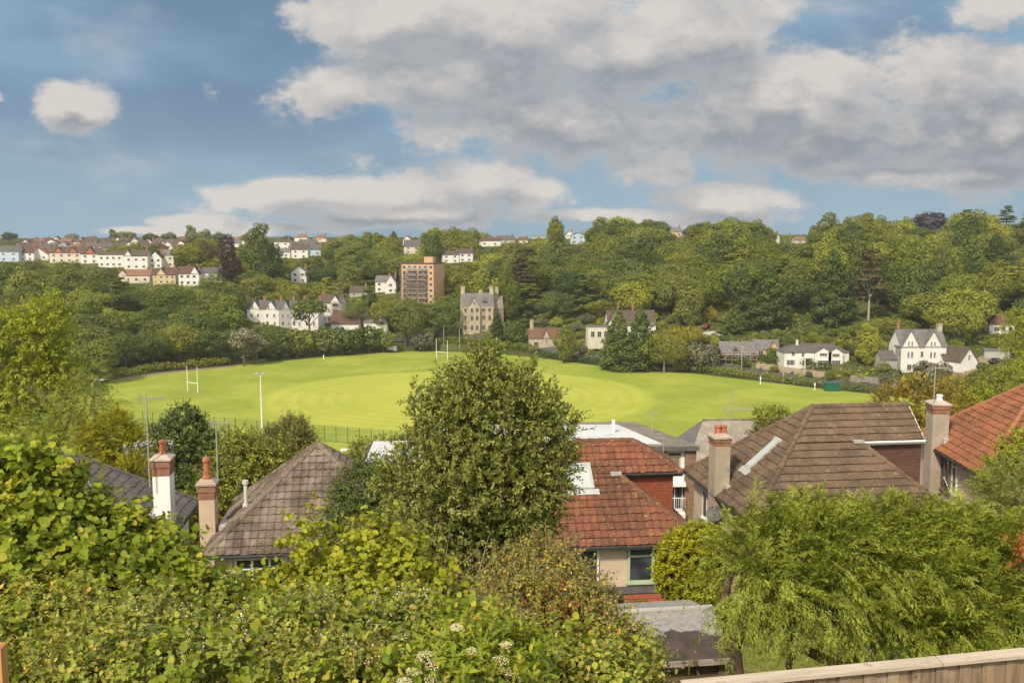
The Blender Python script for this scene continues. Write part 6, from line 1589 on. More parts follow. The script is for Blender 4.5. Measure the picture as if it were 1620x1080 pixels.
L_OLIVC = M_leaf('leaf_olive_conifer', (0.192, 0.173, 0.026), (0.446, 0.329, 0.042), (0.648, 0.416, 0.042), p3=.86, trans=.24, clump=.5, hue=0)
L_TREEY = M_leaf('leaf_light_tree', (.26, .31, .03), (.44, .45, .05), (.50, .45, .05), p3=.94, trans=.48, clump=.5, hue=0)
L_WILL = M_leaf('leaf_willow', (.21, .265, .045), (.40, .43, .075), (.44, .40, .06), p3=.94, trans=.42, clump=.4, hue=0)
L_DARKB = M_leaf('leaf_dark_broad', (0.064, 0.096, 0.027), (0.136, 0.167, 0.042), trans=.2, clump=.5, hue=0, rough=.45)
L_MIDB = M_leaf('leaf_mid_broad', (0.126, 0.168, 0.029), (0.295, 0.300, 0.040), (0.506, 0.439, 0.055), p3=.88, trans=.32, clump=.6, hue=0)
L_OLB = M_leaf('leaf_olive_broad', (0.128, 0.128, 0.035), (0.250, 0.220, 0.063), trans=.28, clump=.6, hue=0)
TWIG = M_surf('twig_bark', (.16, .115, .075), (.26, .20, .14), 5.)
PETAL = M_leaf('bramble_petal', (.62, .52, .38), (.76, .69, .55), (.50, .34, .26), p3=.8, trans=.3, hue=0)
UMBEL = M_leaf('cream_flower', (.62, .54, .20), (.74, .66, .36), (.80, .77, .62), p3=.72, trans=.3, hue=0)

# middle distance, left
leafy('tree', "large light yellow-green tree at the left edge, its top spike above the wood", 'tree',
      [plobe(20, 560, 76, 70, 60), plobe(70, 520, 76, 34, 44), plobe(78, 488, 76, 14, 22), plobe(35, 620, 76, 80, 60), plobe(-40, 580, 76, 70, 80), plobe(100, 585, 76, 24, 26), plobe(40, 690, 76, 80, 60), plobe(5, 520, 76, 40, 30), plobe(58, 550, 76, 40, 40)], ground_at(20, 76),
      dict(n=2600, L=1.4, m=11, ll=.36, lw=.60, up=.5, jit=.5, droop=.2, ang=.9, shell=(.45, 1.08)), OVAL, L_TREEY, r0=.12, stem_r=.010, seed=2)
leafy('willow_tree', "feathery willow-like tree left of the golden conifer", 'tree',
      [plobe(130, 640, 64, 34, 40), plobe(152, 600, 64, 16, 24), plobe(95, 680, 64, 50, 50), plobe(140, 690, 64, 40, 40), plobe(60, 720, 64, 60, 50), plobe(20, 740, 64, 50, 40), plobe(110, 730, 64, 44, 36), plobe(170, 650, 64, 18, 20)], ground_at(110, 64),
      dict(n=1700, L=1.4, m=14, ll=.27, lw=.26, up=.3, jit=.45, droop=.55, planar=True, ang=.7, shell=(.4, 1.1)), OVAL, L_WILL, r0=.16, stem_r=.010, seed=3)
leafy('golden_conifer', "golden yellow conifer behind the dark grey roof", 'tree',
      [plobe(182, 690, 47, 30, 34), plobe(180, 668, 47, 16, 18), plobe(150, 715, 47, 24, 32), plobe(205, 712, 47, 26, 30), plobe(165, 750, 47, 40, 34), plobe(210, 755, 46, 32, 34), plobe(190, 790, 46, 50, 34), plobe(140, 690, 47, 14, 20)], ground_at(185, 47),
      dict(n=2300, L=.6, m=14, ll=.19, lw=.34, up=.5, jit=.35, droop=.1, planar=True, ang=.62, shell=(.55, 1.06)), KITE, L_GOLDC, r0=.14, stem_r=.010, seed=4)
leafy('tree', "dark green dense tree behind the white chimney", 'tree',
      [plobe(290, 690, 56, 40, 40), plobe(288, 662, 56, 22, 20), plobe(262, 700, 56, 24, 30), plobe(318, 705, 56, 22, 32), plobe(290, 745, 56, 46, 40), plobe(255, 740, 56, 22, 30), plobe(310, 780, 55, 40, 40), plobe(310, 672, 56, 12, 14)], ground_at(290, 56),
      dict(n=1900, L=.6, m=9, ll=.22, lw=.6, up=.4, jit=.5, droop=.15, shell=(.5, 1.06)), KITE, L_DARKB, r0=.2, stem_r=.012, seed=5)
leafy('shrub', "bright leafy shrub mass between the two chimneys and the grey-brown roof", 'shrub',
      [plobe(370, 735, 46, 42, 36), plobe(410, 735, 46, 40, 34), plobe(350, 770, 45, 36, 44), plobe(395, 775, 45, 46, 40), plobe(440, 725, 47, 30, 30), plobe(340, 820, 44, 40, 40), plobe(385, 705, 47, 26, 18), plobe(300, 820, 43, 24, 44)], ground_at(375, 46),
      dict(n=1700, L=.6, m=9, ll=.19, lw=.7, up=.5, jit=.5, droop=.15, shell=(.5, 1.06)), OVAL, L_MIDB, r0=.12, stem_r=.010, seed=6)
leafy('shrub', "olive willowy shrub above the grey-brown roof's left hip", 'shrub',
      [plobe(462, 690, 60, 26, 26), plobe(430, 705, 60, 28, 26), plobe(480, 710, 60, 22, 26), plobe(455, 725, 60, 44, 24), plobe(405, 720, 60, 22, 20), plobe(465, 672, 60, 14, 12)], ground_at(450, 60),
      dict(n=1500, L=.7, m=10, ll=.19, lw=.4, up=.6, jit=.45, droop=.12, shell=(.45, 1.08)), OVAL, L_OLB, r0=.12, stem_r=.012, seed=7)
for i, (px, py, Y, w, h, mt, lab) in enumerate(((372, 700, 92, 40, 26, L_OLB, "dull olive bush by the fence behind the leafy shrub mass"), (598, 703, 92, 40, 14, L_MIDB, "light green bush beyond the grey-brown roof"), (570, 722, 80, 20, 24, L_MIDB, "light green bush beside the small flat white roof"), (1222, 654, 92, 26, 10, L_MIDB, "small green bush between the shingle roof and the brown roof apex"), (640, 705, 95, 22, 16, L_DARKB, "dark bush by the fence left of the big tree"), (232, 690, 95, 26, 22, L_OLB, "olive bush by the fence left of the dark tree"), (1212, 690, 62, 20, 24, L_OLB, "olive climber beside the flats' brick pier"))):
    leafy('bush', lab, 'bush', [plobe(px, py, Y, w, h), plobe(px - w * .5, py + h * .4, Y, w * .6, h * .8), plobe(px + w * .5, py + h * .5, Y, w * .6, h * .7), plobe(px, py + h, Y, w, h)], ground_at(px, Y), dict(n=420, L=.6, m=8, ll=.26, lw=.6, shell=(.5, 1.08)), KITE, mt, r0=.08, stem_r=.01, seed=20 + i)
# middle distance, right
leafy('olive_conifer', "wide olive-gold conifer in front of the field's right corner", 'tree',
      [plobe(1425, 640, 62, 44, 32), plobe(1450, 616, 62, 30, 18), plobe(1400, 650, 62, 26, 24), plobe(1470, 645, 62, 36, 36), plobe(1500, 620, 63, 24, 18), plobe(1450, 690, 61, 46, 40), plobe(1495, 680, 61, 30, 40), plobe(1520, 650, 62, 26, 30), plobe(1412, 620, 62, 18, 12)], ground_at(1450, 62),
      dict(n=2000, L=.7, m=13, ll=.20, lw=.34, up=.35, jit=.4, droop=.2, planar=True, ang=.65, shell=(.55, 1.06)), KITE, L_OLIVC, r0=.2, stem_r=.012, seed=40)
for i, (px, py, Y, w, h, mt, lab, tm) in enumerate((
        (1545, 650, 66, 34, 30, L_TREEY, "small pale shrub with visible branches left of the orange roof", OVAL), (1590, 610, 80, 40, 26, L_MIDB, "bright green tree above the orange roof", OVAL), (1560, 600, 90, 34, 18, L_MIDB, "mid green shrub right of the driveway", KITE),
        (1520, 640, 84, 30, 24, L_OLB, "olive shrub between the orange house's chimney and the field", KITE), (1630, 590, 85, 34, 30, L_TREEY, "yellow-green tree at the right edge above the orange roof", OVAL), (1500, 610, 100, 30, 16, L_OLB, "grey-olive shrub below the tall white house", KITE), (1580, 640, 74, 34, 22, L_MIDB, "leafy shrub just above the orange roof's ridge line", OVAL), (1600, 622, 100, 44, 18, L_TREEY, "yellow-green shrub bank below the driveway", KITE))):
    leafy('shrub', lab, 'shrub', [plobe(px, py, Y, w, h), plobe(px - w * .55, py + h * .35, Y, w * .6, h * .7), plobe(px + w * .5, py + h * .4, Y, w * .6, h * .7), plobe(px + w * .1, py + h * .9, Y - 1, w * 1.1, h), plobe(px + w * .2, py - h * .5, Y, w * .5, h * .6)], ground_at(px, Y), dict(n=650, L=.6, m=9, ll=.24, lw=.55, shell=(.45, 1.1)), tm, mt, r0=.10, stem_r=.012, seed=50 + i)
leafy('layered_tree', "yellow-topped layered tree at the right edge above the driveway", 'tree',
      [plobe(1612, 500, 190, 26, 10, 4), plobe(1606, 520, 190, 26, 7, 4), plobe(1622, 512, 190, 30, 12, 4), plobe(1600, 545, 190, 24, 8, 4), plobe(1624, 560, 190, 34, 18, 4), plobe(1608, 582, 190, 24, 14, 4), plobe(1640, 530, 190, 30, 40, 4)], ground_at(1620, 190),
      dict(n=1200, L=.9, m=9, ll=.45, lw=.6, up=.3, shell=(.4, 1.05)), KITE, L_TREEY, r0=.3, stem_r=.02, seed=70)

# the big evergreen in the middle
OAK = [(748, 640, 17, 54, 52), (712, 690, 17.2, 48, 44), (795, 680, 17, 68, 56), (850, 705, 17.2, 46, 52), (668, 738, 17, 40, 36), (725, 765, 16.6, 80, 62), (818, 770, 16.8, 68, 58), (634, 775, 17, 28, 28), (690, 830, 16.6, 60, 50), (786, 850, 16.8, 76, 54), (766, 596, 17, 26, 30), (716, 624, 17.1, 22, 22), (860, 648, 17.1, 30, 26), (668, 660, 17.2, 16, 18), (812, 618, 17, 30, 26), (765, 564, 17, 12, 18), (866, 742, 17, 36, 36), (834, 815, 17, 40, 38), (610, 756, 17, 14, 12), (736, 905, 16.8, 54, 44), (890, 672, 17.1, 14, 20), (654, 630, 17.1, 7, 9), (836, 598, 17, 12, 13)]
leafy('holm_oak', "big dense dark-leaved evergreen tree in the middle foreground", 'tree', [plobe(*q) for q in OAK], ground_at(735, 17),
      dict(n=6200, L=.38, m=11, ll=.098, lw=.46, up=.65, jit=.6, droop=.08, ang=.85, shell=(.45, 1.18), keep=.6, ld=-.05, nup=.5, start=.25), LEAF, L_OAK, r0=.13, nl=34, stem_r=.005, seed=80)
leafy('shrub', "dark green bamboo-like shrub left of the big evergreen's foot", 'shrub',
      [plobe(572, 775, 19, 44, 34), plobe(560, 815, 19, 44, 38), plobe(600, 800, 18.6, 36, 40), plobe(545, 850, 18.6, 36, 30), plobe(590, 745, 19, 22, 18)], ground_at(570, 19),
      dict(n=900, L=.36, m=10, ll=.13, lw=.24, up=.35, jit=.5, droop=.35, ang=.8, shell=(.5, 1.08), ld=.3), OVAL, M_leaf('leaf_bamboo', (.085, .125, .028), (.17, .21, .05), trans=.25, clump=.8, hue=0), r0=.05, stem_r=.005, seed=81)
leafy('shrub', "rounded bright yellow-green shrub in front of the red-roofed house", 'shrub',
      [plobe(1086, 880, 24, 40, 40), plobe(1072, 905, 24, 34, 40), plobe(1105, 865, 24, 36, 32), plobe(1110, 910, 24, 34, 42), plobe(1088, 930, 24, 36, 26), plobe(1130, 880, 24, 24, 40)], ground_at(1090, 24),
      dict(n=3000, L=.24, m=10, ll=.115, lw=.46, up=.6, jit=.45, droop=.05, shell=(.6, 1.06), start=.3), OVAL, L_YEL, r0=.06, stem_r=.005, seed=82)
leafy('bush', "small bush with pale flower heads behind the shed", 'bush', [plobe(1012, 968, 21, 24, 10), plobe(995, 972, 21, 16, 9), plobe(1030, 972, 21, 16, 9)], ground_at(1012, 21),
      dict(n=260, L=.2, m=8, ll=.10, lw=.6, shell=(.5, 1.05)), OVAL, L_YEL, r0=.03, stem_r=.004, seed=83)
leafy('bush', "small dark grey-green bush in front of the pinkish house wall", 'bush', [plobe(962, 950, 23, 16, 20), plobe(974, 962, 23, 12, 14), plobe(954, 965, 23, 16, 18)], ground_at(968, 23),
      dict(n=420, L=.24, m=9, ll=.08, lw=.5, shell=(.5, 1.05)), OVAL, L_DARKB, r0=.03, stem_r=.004, seed=84)

# garden shed with felted roof
pA = at(977, 976, 14.6); pB = at(1118, 962, 14.8)        # top edge of the roof
uv = (pB - pA); Ls = uv.length; an = math.atan2(uv.y, uv.x); g0 = gz(pA.x, 14)
e = empty('garden_shed', (pA.x, pA.y, g0), an, "wooden garden shed with worn grey and black felted roof", 'shed')
zt = (pA.z + pB.z) / 2 - g0; dz = .26; dpt = 1.25
ft = NT('roof_felt'); sp = ft.n.new("ShaderNodeSeparateXYZ"); ft.link(ft.co, sp.inputs[0])
edge = ft.math('ADD', sp.outputs[1], ft.math('MULTIPLY', ft.math('SUBTRACT', ft.noise(2.2, 4, .65), .5), .7))
c1 = ft.mix(ft.rng(ft.noise(14, 4, .7), .35, .7), (.33, .31, .29), (.21, .195, .185)); c2 = ft.mix(ft.rng(ft.noise(3, 4), .35, .65), (.060, .044, .040), (.09, .066, .058))
ft.base(ft.mix(ft.rng(edge, -.56, -.50), c2, c1)); ft.rough(.85, .25); ft.bump(ft.noise(40, 4, .7), .4, .01)
m = MB(); m.slab([(-.1, 0, zt), (Ls + .1, 0, zt), (Ls + .1, -dpt, zt - dz), (-.1, -dpt, zt - dz)], .05)
ro = m.build('roof', ft.m, e)
m = MB(); m.slab([(-.1, .0, zt - .01), (Ls + .1, 0, zt - .01), (Ls + .1, dpt * .9, zt - dz), (-.1, dpt * .9, zt - dz)], .05); m.build('rear_roof', ft.m, e)
m = MB(); m.box(-.12, Ls + .12, -.03, .12, zt - .005, zt + .05); m.build('ridge_board', M_surf('weathered_board', (.46, .43, .39), (.36, .33, .30), 3., stretch=(.3, 4, 4), c3=(.24, .21, .18), s3=8.), ro)
WD = M_surf('shed_boards', (.17, .125, .075), (.12, .088, .055), 2.5, stretch=(.4, 4, 6), bump=.3)
m = MB(); m.box(-.12, Ls + .12, -dpt - .03, -dpt, zt - dz - .05, zt - dz + .035); m.build('fascia', M_surf('lichened_board', (.40, .35, .30), (.25, .20, .16), 9., stretch=(.5, 3, 3), c3=(.10, .07, .06), s3=5., t3=(.5, .6)), e)
m = MB()
for i in range(16):
    zz = zt - dz - .10 - i * .13; m.slab([(.08, -dpt + .16, zz - .13), (Ls - .08, -dpt + .16, zz - .13), (Ls - .08, -dpt + .18, zz), (.08, -dpt + .18, zz)], .02)
m.box(.1, Ls - .1, -dpt + .2, dpt * .8, -1.5, zt - dz - .06)
m.build('wall', WD, e)
m = MB(); m.bar((Ls * .62, -dpt + .13, zt - dz - .15), (Ls * .93, -dpt + .13, zt - dz - 1.1), .09, .03); m.box(.1, .2, -dpt + .11, -dpt + .14, 0, zt - dz - .1); m.box(Ls - .2, Ls - .1, -dpt + .11, -dpt + .14, 0, zt - dz - .1); m.build('brace', WD, e)

# lawn under the juniper
LAWN = M_surf('lawn_grass', (.15, .175, .03), (.22, .22, .045), 1.5, c3=(.26, .20, .08), s3=2.2, t3=(.58, .7), bump=.6)
gxl = np.linspace(at(1130, 1000, 13).x - .3, 9.5, 40); gyl = np.linspace(9., 20.5, 40); LX, LY = np.meshgrid(gxl, gyl, indexing='ij'); LZ = terr(LX, LY) + .03
ii, jj = np.meshgrid(np.arange(39), np.arange(39), indexing='ij'); a = (ii * 40 + jj).ravel()
tag(mesh_arrays('lawn', np.stack([LX, LY, LZ], -1).reshape(-1, 3), [np.stack([a, a + 40, a + 41, a + 1], 1)], LAWN), kind='structure')
rng = np.random.default_rng(8); n = 26000
bx_ = rng.uniform(gxl[0], 9.4, n); by_ = rng.uniform(11., 20., n); Pb = np.stack([bx_, by_, terr(bx_, by_) + .02], 1); Db = unit(np.stack([rng.normal(size=n) * .5, rng.normal(size=n) * .5, np.ones(n)], 1)); Nb = rng.normal(size=(n, 3))
V, F = leaf_arrays(Pb, Db, Nb, rng.uniform(.05, .13, n), rng.uniform(.008, .014, n), KITE)
tag(mesh_arrays('lawn_blades', V, F, M_leaf('leaf_grass', (.13, .16, .02), (.25, .26, .04), (.33, .26, .10), p3=.80, trans=.3, hue=0)), "blades of rough lawn under the juniper", 'grass', kind='stuff')

# the juniper hedge on the right: trunks and drooping feathered sprays
JUN = [(1205, 872, 12, 46, 36), (1290, 866, 12.4, 70, 40), (1390, 874, 12.6, 66, 44), (1480, 888, 12.6, 76, 50), (1570, 900, 12.4, 70, 54), (1205, 905, 11.6, 48, 44), (1290, 905, 11.8, 76, 46), (1400, 918, 12, 76, 50), (1510, 945, 12, 80, 50), (1600, 960, 12, 66, 50), (1190, 960, 11.5, 30, 36), (1275, 955, 11.4, 58, 34), (1360, 975, 11.8, 56, 34), (1180, 900, 11.6, 36, 34), (1160, 891, 11.8, 24, 24), (1450, 990, 11.8, 72, 36), (1560, 1005, 11.6, 76, 36), (1222, 841, 12.2, 26, 18), (1300, 834, 12.4, 24, 16), (1440, 850, 12.6, 44, 20), (1545, 871, 12.6, 40, 26), (1650, 920, 12.4, 56, 66)]
rng = np.random.default_rng(90); base = Vector(ground_at(1345, 12.6)); e = empty('juniper', base, 0, "wide feathery green juniper with drooping sprays behind the board fence", 'conifer')
lo = local([plobe(*q) for q in JUN], base)
def feathered(rng, lobes, n, L, m, up, jit, droop, shell, bl, bw, sub=7, bias=None, ang=.62, spread=.5):
    """sprays: a drooping axis, side shoots alternately along it, each shoot clothed in short blades"""
    A, D, Nl, S, W, P0, P1 = twigs(rng, lobes, n, L, m, 1., .1, up, jit, droop, True, ang, shell, .0 if len(lobes) > 100 else .55, .45, .06, bias=bias)
    z = np.array([0, 0, 1.]); D = unit(D); k = len(A)
    Ls = bl * S * rng.uniform(.7, 1.2, k)
    s = (np.arange(sub) + .4) / sub
    C = A[:, None] + D[:, None] * (Ls[:, None] * s)[..., None] - z * (0.16 * Ls[:, None] * s ** 2)[..., None]
    Tn = unit(D[:, None] - z * (.6 * s)[None, :, None]); rf = unit(np.cross(Tn, Nl[:, None] + .001)); sg = np.where(np.arange(sub) % 2 == 0, 1., -1.)[None, :, None]
    DD = Tn * .85 + rf * sg * spread + .12 * rng.normal(size=C.shape); NN = Nl[:, None] + .35 * rng.normal(size=C.shape)
    Sz = (bl * .32) * rng.uniform(.7, 1.2, C.shape[:2]) * (1 - .45 * s)[None]
    return C.reshape(-1, 3), DD.reshape(-1, 3), NN.reshape(-1, 3), Sz.ravel(), np.full(Sz.size, bw), P0, P1
A, D, Nl, S, W, P0, P1 = feathered(rng, lo, 850, .5, 16, .05, .5, .2, (.35, .85), .16, .014, 6, ang=.6, spread=.4)
V, F = leaf_arrays(A, D, Nl, S, W, KITE); mesh_arrays('inner_foliage', V, F, L_JUN, e)
an_, nn_ = on_lobes(rng, lo, 270, (.88, 1.05), .8, -.35)
cl = []
for q, w_ in zip(an_, nn_):
    r_ = rng.uniform(.16, .30); q = q + w_ * .05; cl.append(((q[0], q[1], q[2]), (r_ * 1.15, r_ * 1.15, r_ * .26)))
A, D, Nl, S, W, P0_, P1_ = feathered(rng, cl, 2100, .64, 20, .26, .26, .30, (.1, .9), .185, .0115, 8, bias=(.05, -.2, .0), ang=.56, spread=.34)
V, F = leaf_arrays(A, D, Nl, S, W, KITE); mesh_arrays('new_growth', V, F, M_leaf('leaf_juniper_tips', (.145, .195, .021), (.31, .34, .043), (.40, .40, .062), p3=.84, trans=.22, clump=1.6, hue=0), e)
JB = M_surf('juniper_bark', (.12, .075, .05), (.20, .13, .09), 4., stretch=(2, 2, .25), bump=.6)
JG = at(1345, 1075, 12.4); m = MB()
for bx0, pts, r in ((0, [at(1352, 1075, 12.4), at(1340, 1010, 12.4), at(1350, 960, 12.3), at(1390, 880, 12.3)], .10), (0, [at(1350, 1060, 12.4), at(1300, 1040, 12.2), at(1264, 1022, 12.0), at(1235, 960, 11.9), at(1250, 880, 12.0)], .085), (0, [at(1262, 1024, 12.0), at(1247, 1052, 12.0), at(1258, 1085, 12.0)], .05),
                    (0, [at(1172, 1095, 11.5), at(1166, 1035, 11.5), at(1152, 1010, 11.5), at(1142, 960, 11.6), at(1160, 890, 11.8)], .075), (0, [at(1162, 1030, 11.5), at(1180, 985, 11.5), at(1205, 900, 11.7)], .06), (0, [at(1156, 1028, 11.5), at(1136, 1019, 11.4)], .022), (0, [at(1480, 1080, 12.4), at(1470, 1000, 12.4), at(1500, 900, 12.5)], .08), (0, [at(1590, 1080, 12.2), at(1580, 1000, 12.2), at(1560, 880, 12.4)], .08), (0, [at(1345, 1000, 12.4), at(1300, 930, 12.2), at(1280, 840, 12.3)], .06)):
    if pts[0].z < 43.2 and r > .04 and pts[0].z > pts[-1].z - 9 and proj(pts[0])[1] > 1050: pts = [Vector((pts[0].x, pts[0].y, gz(pts[0].x, pts[0].y) - .1))] + pts
    m.tube([p - base for p in pts], [r * (1 - .5 * i / len(pts)) for i in range(len(pts))], 9)
m.build('trunk', JB, e, smooth=True)
sv, sf = stems_arrays(P0, P1 , .006, .002); mesh_arrays('branches', sv, sf, TWIG, e)
rng = np.random.default_rng(91); base = Vector(ground_at(1590, 16)); e = empty('juniper', base, 0, "darker soft-tufted conifer behind the juniper at the right edge", 'conifer')
lo = local([plobe(1580, 795, 16, 40, 34), plobe(1610, 770, 16, 40, 30), plobe(1560, 810, 16, 24, 26), plobe(1625, 820, 16, 50, 40), plobe(1590, 830, 15.6, 56, 30), plobe(1600, 880, 16, 50, 50)], base)
A, D, Nl, S, W, P0, P1 = feathered(rng, lo, 420, .5, 12, .45, .4, .25, (.5, 1.08), .20, .014, 7); V, F = leaf_arrays(A, D, Nl, S, W, KITE); mesh_arrays('foliage', V, F, M_leaf('leaf_soft_conifer', (0.120, 0.152, 0.038), (0.264, 0.268, 0.068), trans=.22, clump=.9, hue=0), e)
limbs(base, lo, rng, .08, 10).build('trunk', JB, e)
leafy('shrub', "yellow-green leafy shrub in front of the orange roof at the right edge", 'shrub', [plobe(1600, 745, 18, 34, 30), plobe(1580, 765, 18, 26, 24), plobe(1622, 720, 18, 26, 34), plobe(1610, 705, 18, 14, 14), plobe(1566, 760, 18, 14, 14)], ground_at(1600, 18),
      dict(n=520, L=.3, m=9, ll=.10, lw=.5, up=.6, jit=.5, shell=(.45, 1.1)), LEAF, L_TREEY, r0=.05, stem_r=.005, seed=92)
rng = np.random.default_rng(93); base = Vector(ground_at(1615, 12)); lo = local([plobe(1614, 842, 11.7, 14, 9), plobe(1618, 862, 11.6, 16, 10), plobe(1622, 880, 11.6, 16, 10)], base)
e = empty('dead_branch', base, 0, "rusty orange dead conifer branch at the right edge", 'branch')
A, D, Nl, S, W, P0, P1 = feathered(rng, lo, 34, .20, 8, .1, .4, .3, (.3, 1.0), .10, .014, 6); V, F = leaf_arrays(A, D, Nl, S, W, KITE); mesh_arrays('foliage', V, F, M_leaf('leaf_dead_conifer', (.45, .14, .035), (.55, .22, .06), trans=.3, hue=0), e)
limbs(base, lo, rng, .04, 6).build('stems', JB, e)

# ------------------------------------------------------------------ foreground thicket
HZ = [(50, 830, 9.0, 80, 66), (140, 890, 9.0, 90, 60), (12, 755, 9.0, 44, 44), (80, 768, 9.0, 28, 30), (82, 738, 9.0, 12, 16), (225, 915, 9.0, 70, 52), (180, 850, 9.2, 46, 34), (-40, 830, 9.0, 90, 90), (60, 920, 8.6, 110, 80), (130, 808, 9.1, 26, 22), (215, 850, 9.2, 30, 26), (262, 885, 9.2, 30, 30), (300, 945, 8.9, 50, 34), (350, 980, 8.6, 56, 36), (170, 960, 8.5, 90, 50), (40, 1000, 8.2, 80, 50), (280, 970, 8.6, 60, 36)]
leafy('hazel_shrub', "tall hazel shrub with large yellow-green leaves filling the left foreground", 'shrub', [plobe(*q) for q in HZ], ground_at(100, 9),
      dict(n=2600, L=.38, m=8, ll=.102, lw=.86, up=.8, jit=.5, droop=.22, ang=1.1, shell=(.4, 1.1), keep=.55, ld=.25, nup=.6), LEAF, L_HAZEL, wood=TWIG, r0=.035, nl=30, stem_r=.004, seed=100)
leafy('hazel_shrub', "lower hazel shrub with round yellow-green leaves in the centre foreground", 'shrub',
      [plobe(590, 905, 9.6, 70, 40), plobe(510, 910, 9.6, 50, 36), plobe(650, 925, 9.4, 64, 40), plobe(495, 850, 9.7, 24, 28), plobe(495, 885, 9.7, 34, 30), plobe(600, 865, 9.7, 40, 28), plobe(440, 950, 9.4, 50, 30), plobe(570, 950, 9.2, 110, 34), plobe(690, 955, 9.2, 50, 30), plobe(625, 882, 9.6, 36, 24), plobe(395, 945, 9.6, 36, 20), plobe(420, 960, 9.6, 24, 18)], ground_at(570, 9.6),
      dict(n=820, L=.36, m=8, ll=.082, lw=.92, up=.65, jit=.5, droop=.2, ang=1.1, shell=(.45, 1.1), keep=.55, ld=.25, nup=.6), LEAF, L_HAZEL2, wood=TWIG, r0=.03, nl=20, stem_r=.004, seed=101)
SH = [(880, 940, 8.6, 66, 48), (850, 912, 8.7, 56, 38), (862, 888, 8.8, 36, 24), (928, 995, 8.4, 56, 46), (850, 970, 8.4, 70, 50), (920, 1030, 8.2, 80, 50), (980, 1040, 8.2, 46, 34), (830, 1030, 8.2, 70, 50), (1000, 1075, 8.2, 40, 30), (800, 920, 8.8, 30, 30), (912, 952, 8.6, 34, 34)]
leafy('mixed_shrub', "small-leaved olive shrub with rusty dead patches right of centre in the foreground", 'shrub', [plobe(*q) for q in SH], ground_at(900, 8.6),
      dict(n=2300, L=.30, m=10, ll=.046, lw=.55, up=.55, jit=.55, droop=.12, ang=1.0, shell=(.4, 1.1), keep=.55, nup=.6), LEAF, L_MIX, wood=TWIG, r0=.03, nl=40, stem_r=.003, seed=102)
e = [o for o in COL.objects if o.name.startswith('mixed_shrub')][0]
rng = np.random.default_rng(103); b_ = e.location; lo = local([plobe(845, 975, 8.25, 28, 20), plobe(890, 985, 8.15, 24, 22), plobe(858, 1025, 8.0, 24, 18), plobe(905, 1045, 7.9, 30, 26), plobe(870, 950, 8.2, 26, 16), plobe(925, 1010, 8.0, 18, 18)], b_)
A, D, Nl, S, W, P0, P1 = twigs(rng, lo, 130, .2, 8, .048, .5, shell=(.3, 1.1)); V, F = leaf_arrays(A, D, Nl, S, W, LEAF); mesh_arrays('dead_leaves', V, F, L_RUST, e)
# bare straggling twigs at the big tree's foot
m = MB(); rng = np.random.default_rng(104); b0 = Vector(ground_at(700, 10.2))
for i in range(46):
    s0 = at(rng.uniform(655, 790), rng.uniform(930, 985), 10.2); s1 = at(rng.uniform(640, 810), rng.uniform(835, 930), 10.4); md = s0.lerp(s1, .5) + Vector((rng.normal() * .06, rng.normal() * .1, rng.normal() * .05))
    r_ = rng.uniform(.003, .011); m.tube([s0 - b0, md - b0, s1 - b0], [r_, r_ * .7, r_ * .3], 5)
o = m.build('bare_twigs', M_surf('dry_twig', (.30, .23, .15), (.22, .16, .10), 5.)); o.location = b0; tag(o, "bare dry twigs tangled at the big evergreen's foot", 'twigs')

# bramble bank across the bottom: leaves in threes, dry stems, pale flowers
rgB = np.random.default_rng(77); BR = []
for i in range(58):
    px_ = rgB.uniform(-30, 990); top_ = np.interp(px_, [0, 100, 250, 400, 520, 650, 800, 950], [985, 978, 965, 962, 985, 992, 1015, 1045]); py_b = top_ + (1095 - top_) * rgB.random() ** 1.1
    f_ = (py_b - top_) / 130.; BR.append((px_, py_b, 8.0 - 1.5 * f_ + rgB.uniform(-.25, .25), rgB.uniform(34, 64), rgB.uniform(22, 40)))
lob = [plobe(*q) for q in BR]
leafy('bramble_thicket', "flowering bramble thicket spreading across the bottom of the view", 'bramble', lob, ground_at(450, 7.4),
      dict(n=4700, L=.34, m=10, ll=.066, lw=.72, up=.9, jit=.55, droop=.18, ang=1.05, shell=(.45, 1.1), keep=.55, ld=.15, nup=.75), LEAF, L_BRAM, wood=TWIG, r0=.012, nl=40, stem_r=.003, seed=110, kind='stuff', nm_parts=('leaves', 'stems'))
e = [o for o in COL.objects if o.name == 'bramble_thicket'][0]; lo = local(lob, e.location)
rng = np.random.default_rng(111)
P, Nn = on_lobes(rng, lo, 620, (1.6, 2.2), 1.4, .0)
P = P[P[:, 0] > at(250, 950, 7.5).x - e.location.x + rng.normal(size=len(P)) * .35]; P = P[P[:, 0] < at(860, 950, 7.4).x - e.location.x]; k = 14; n = len(P)
Q = (P[:, None] + rng.normal(size=(n, k, 3)) * np.array([.036, .036, .040])).reshape(-1, 3); DD = unit(rng.normal(size=Q.shape)); NN = unit(np.array([0, -.5, .8]) + .6 * rng.normal(size=Q.shape)); V, F = leaf_arrays(Q, DD, NN, rng.uniform(.012, .026, len(Q)), rng.uniform(.010, .022, len(Q)), KITE)
mesh_arrays('blossom', V, F, PETAL, e)
A, D, Nl, S, W, P0, P1 = twigs(rng, lo[1::4], 420, .45, 9, .092, .84, shell=(.8, 1.2), up=1.2, ang=1.1); V, F = leaf_arrays(A, D, Nl, S, W, LEAF); mesh_arrays('broad_leaves', V, F, L_HAZEL, e)
sv, sf = stems_arrays(P0, P1, .004, .002); mesh_arrays('dry_stems', sv, sf, TWIG, e)
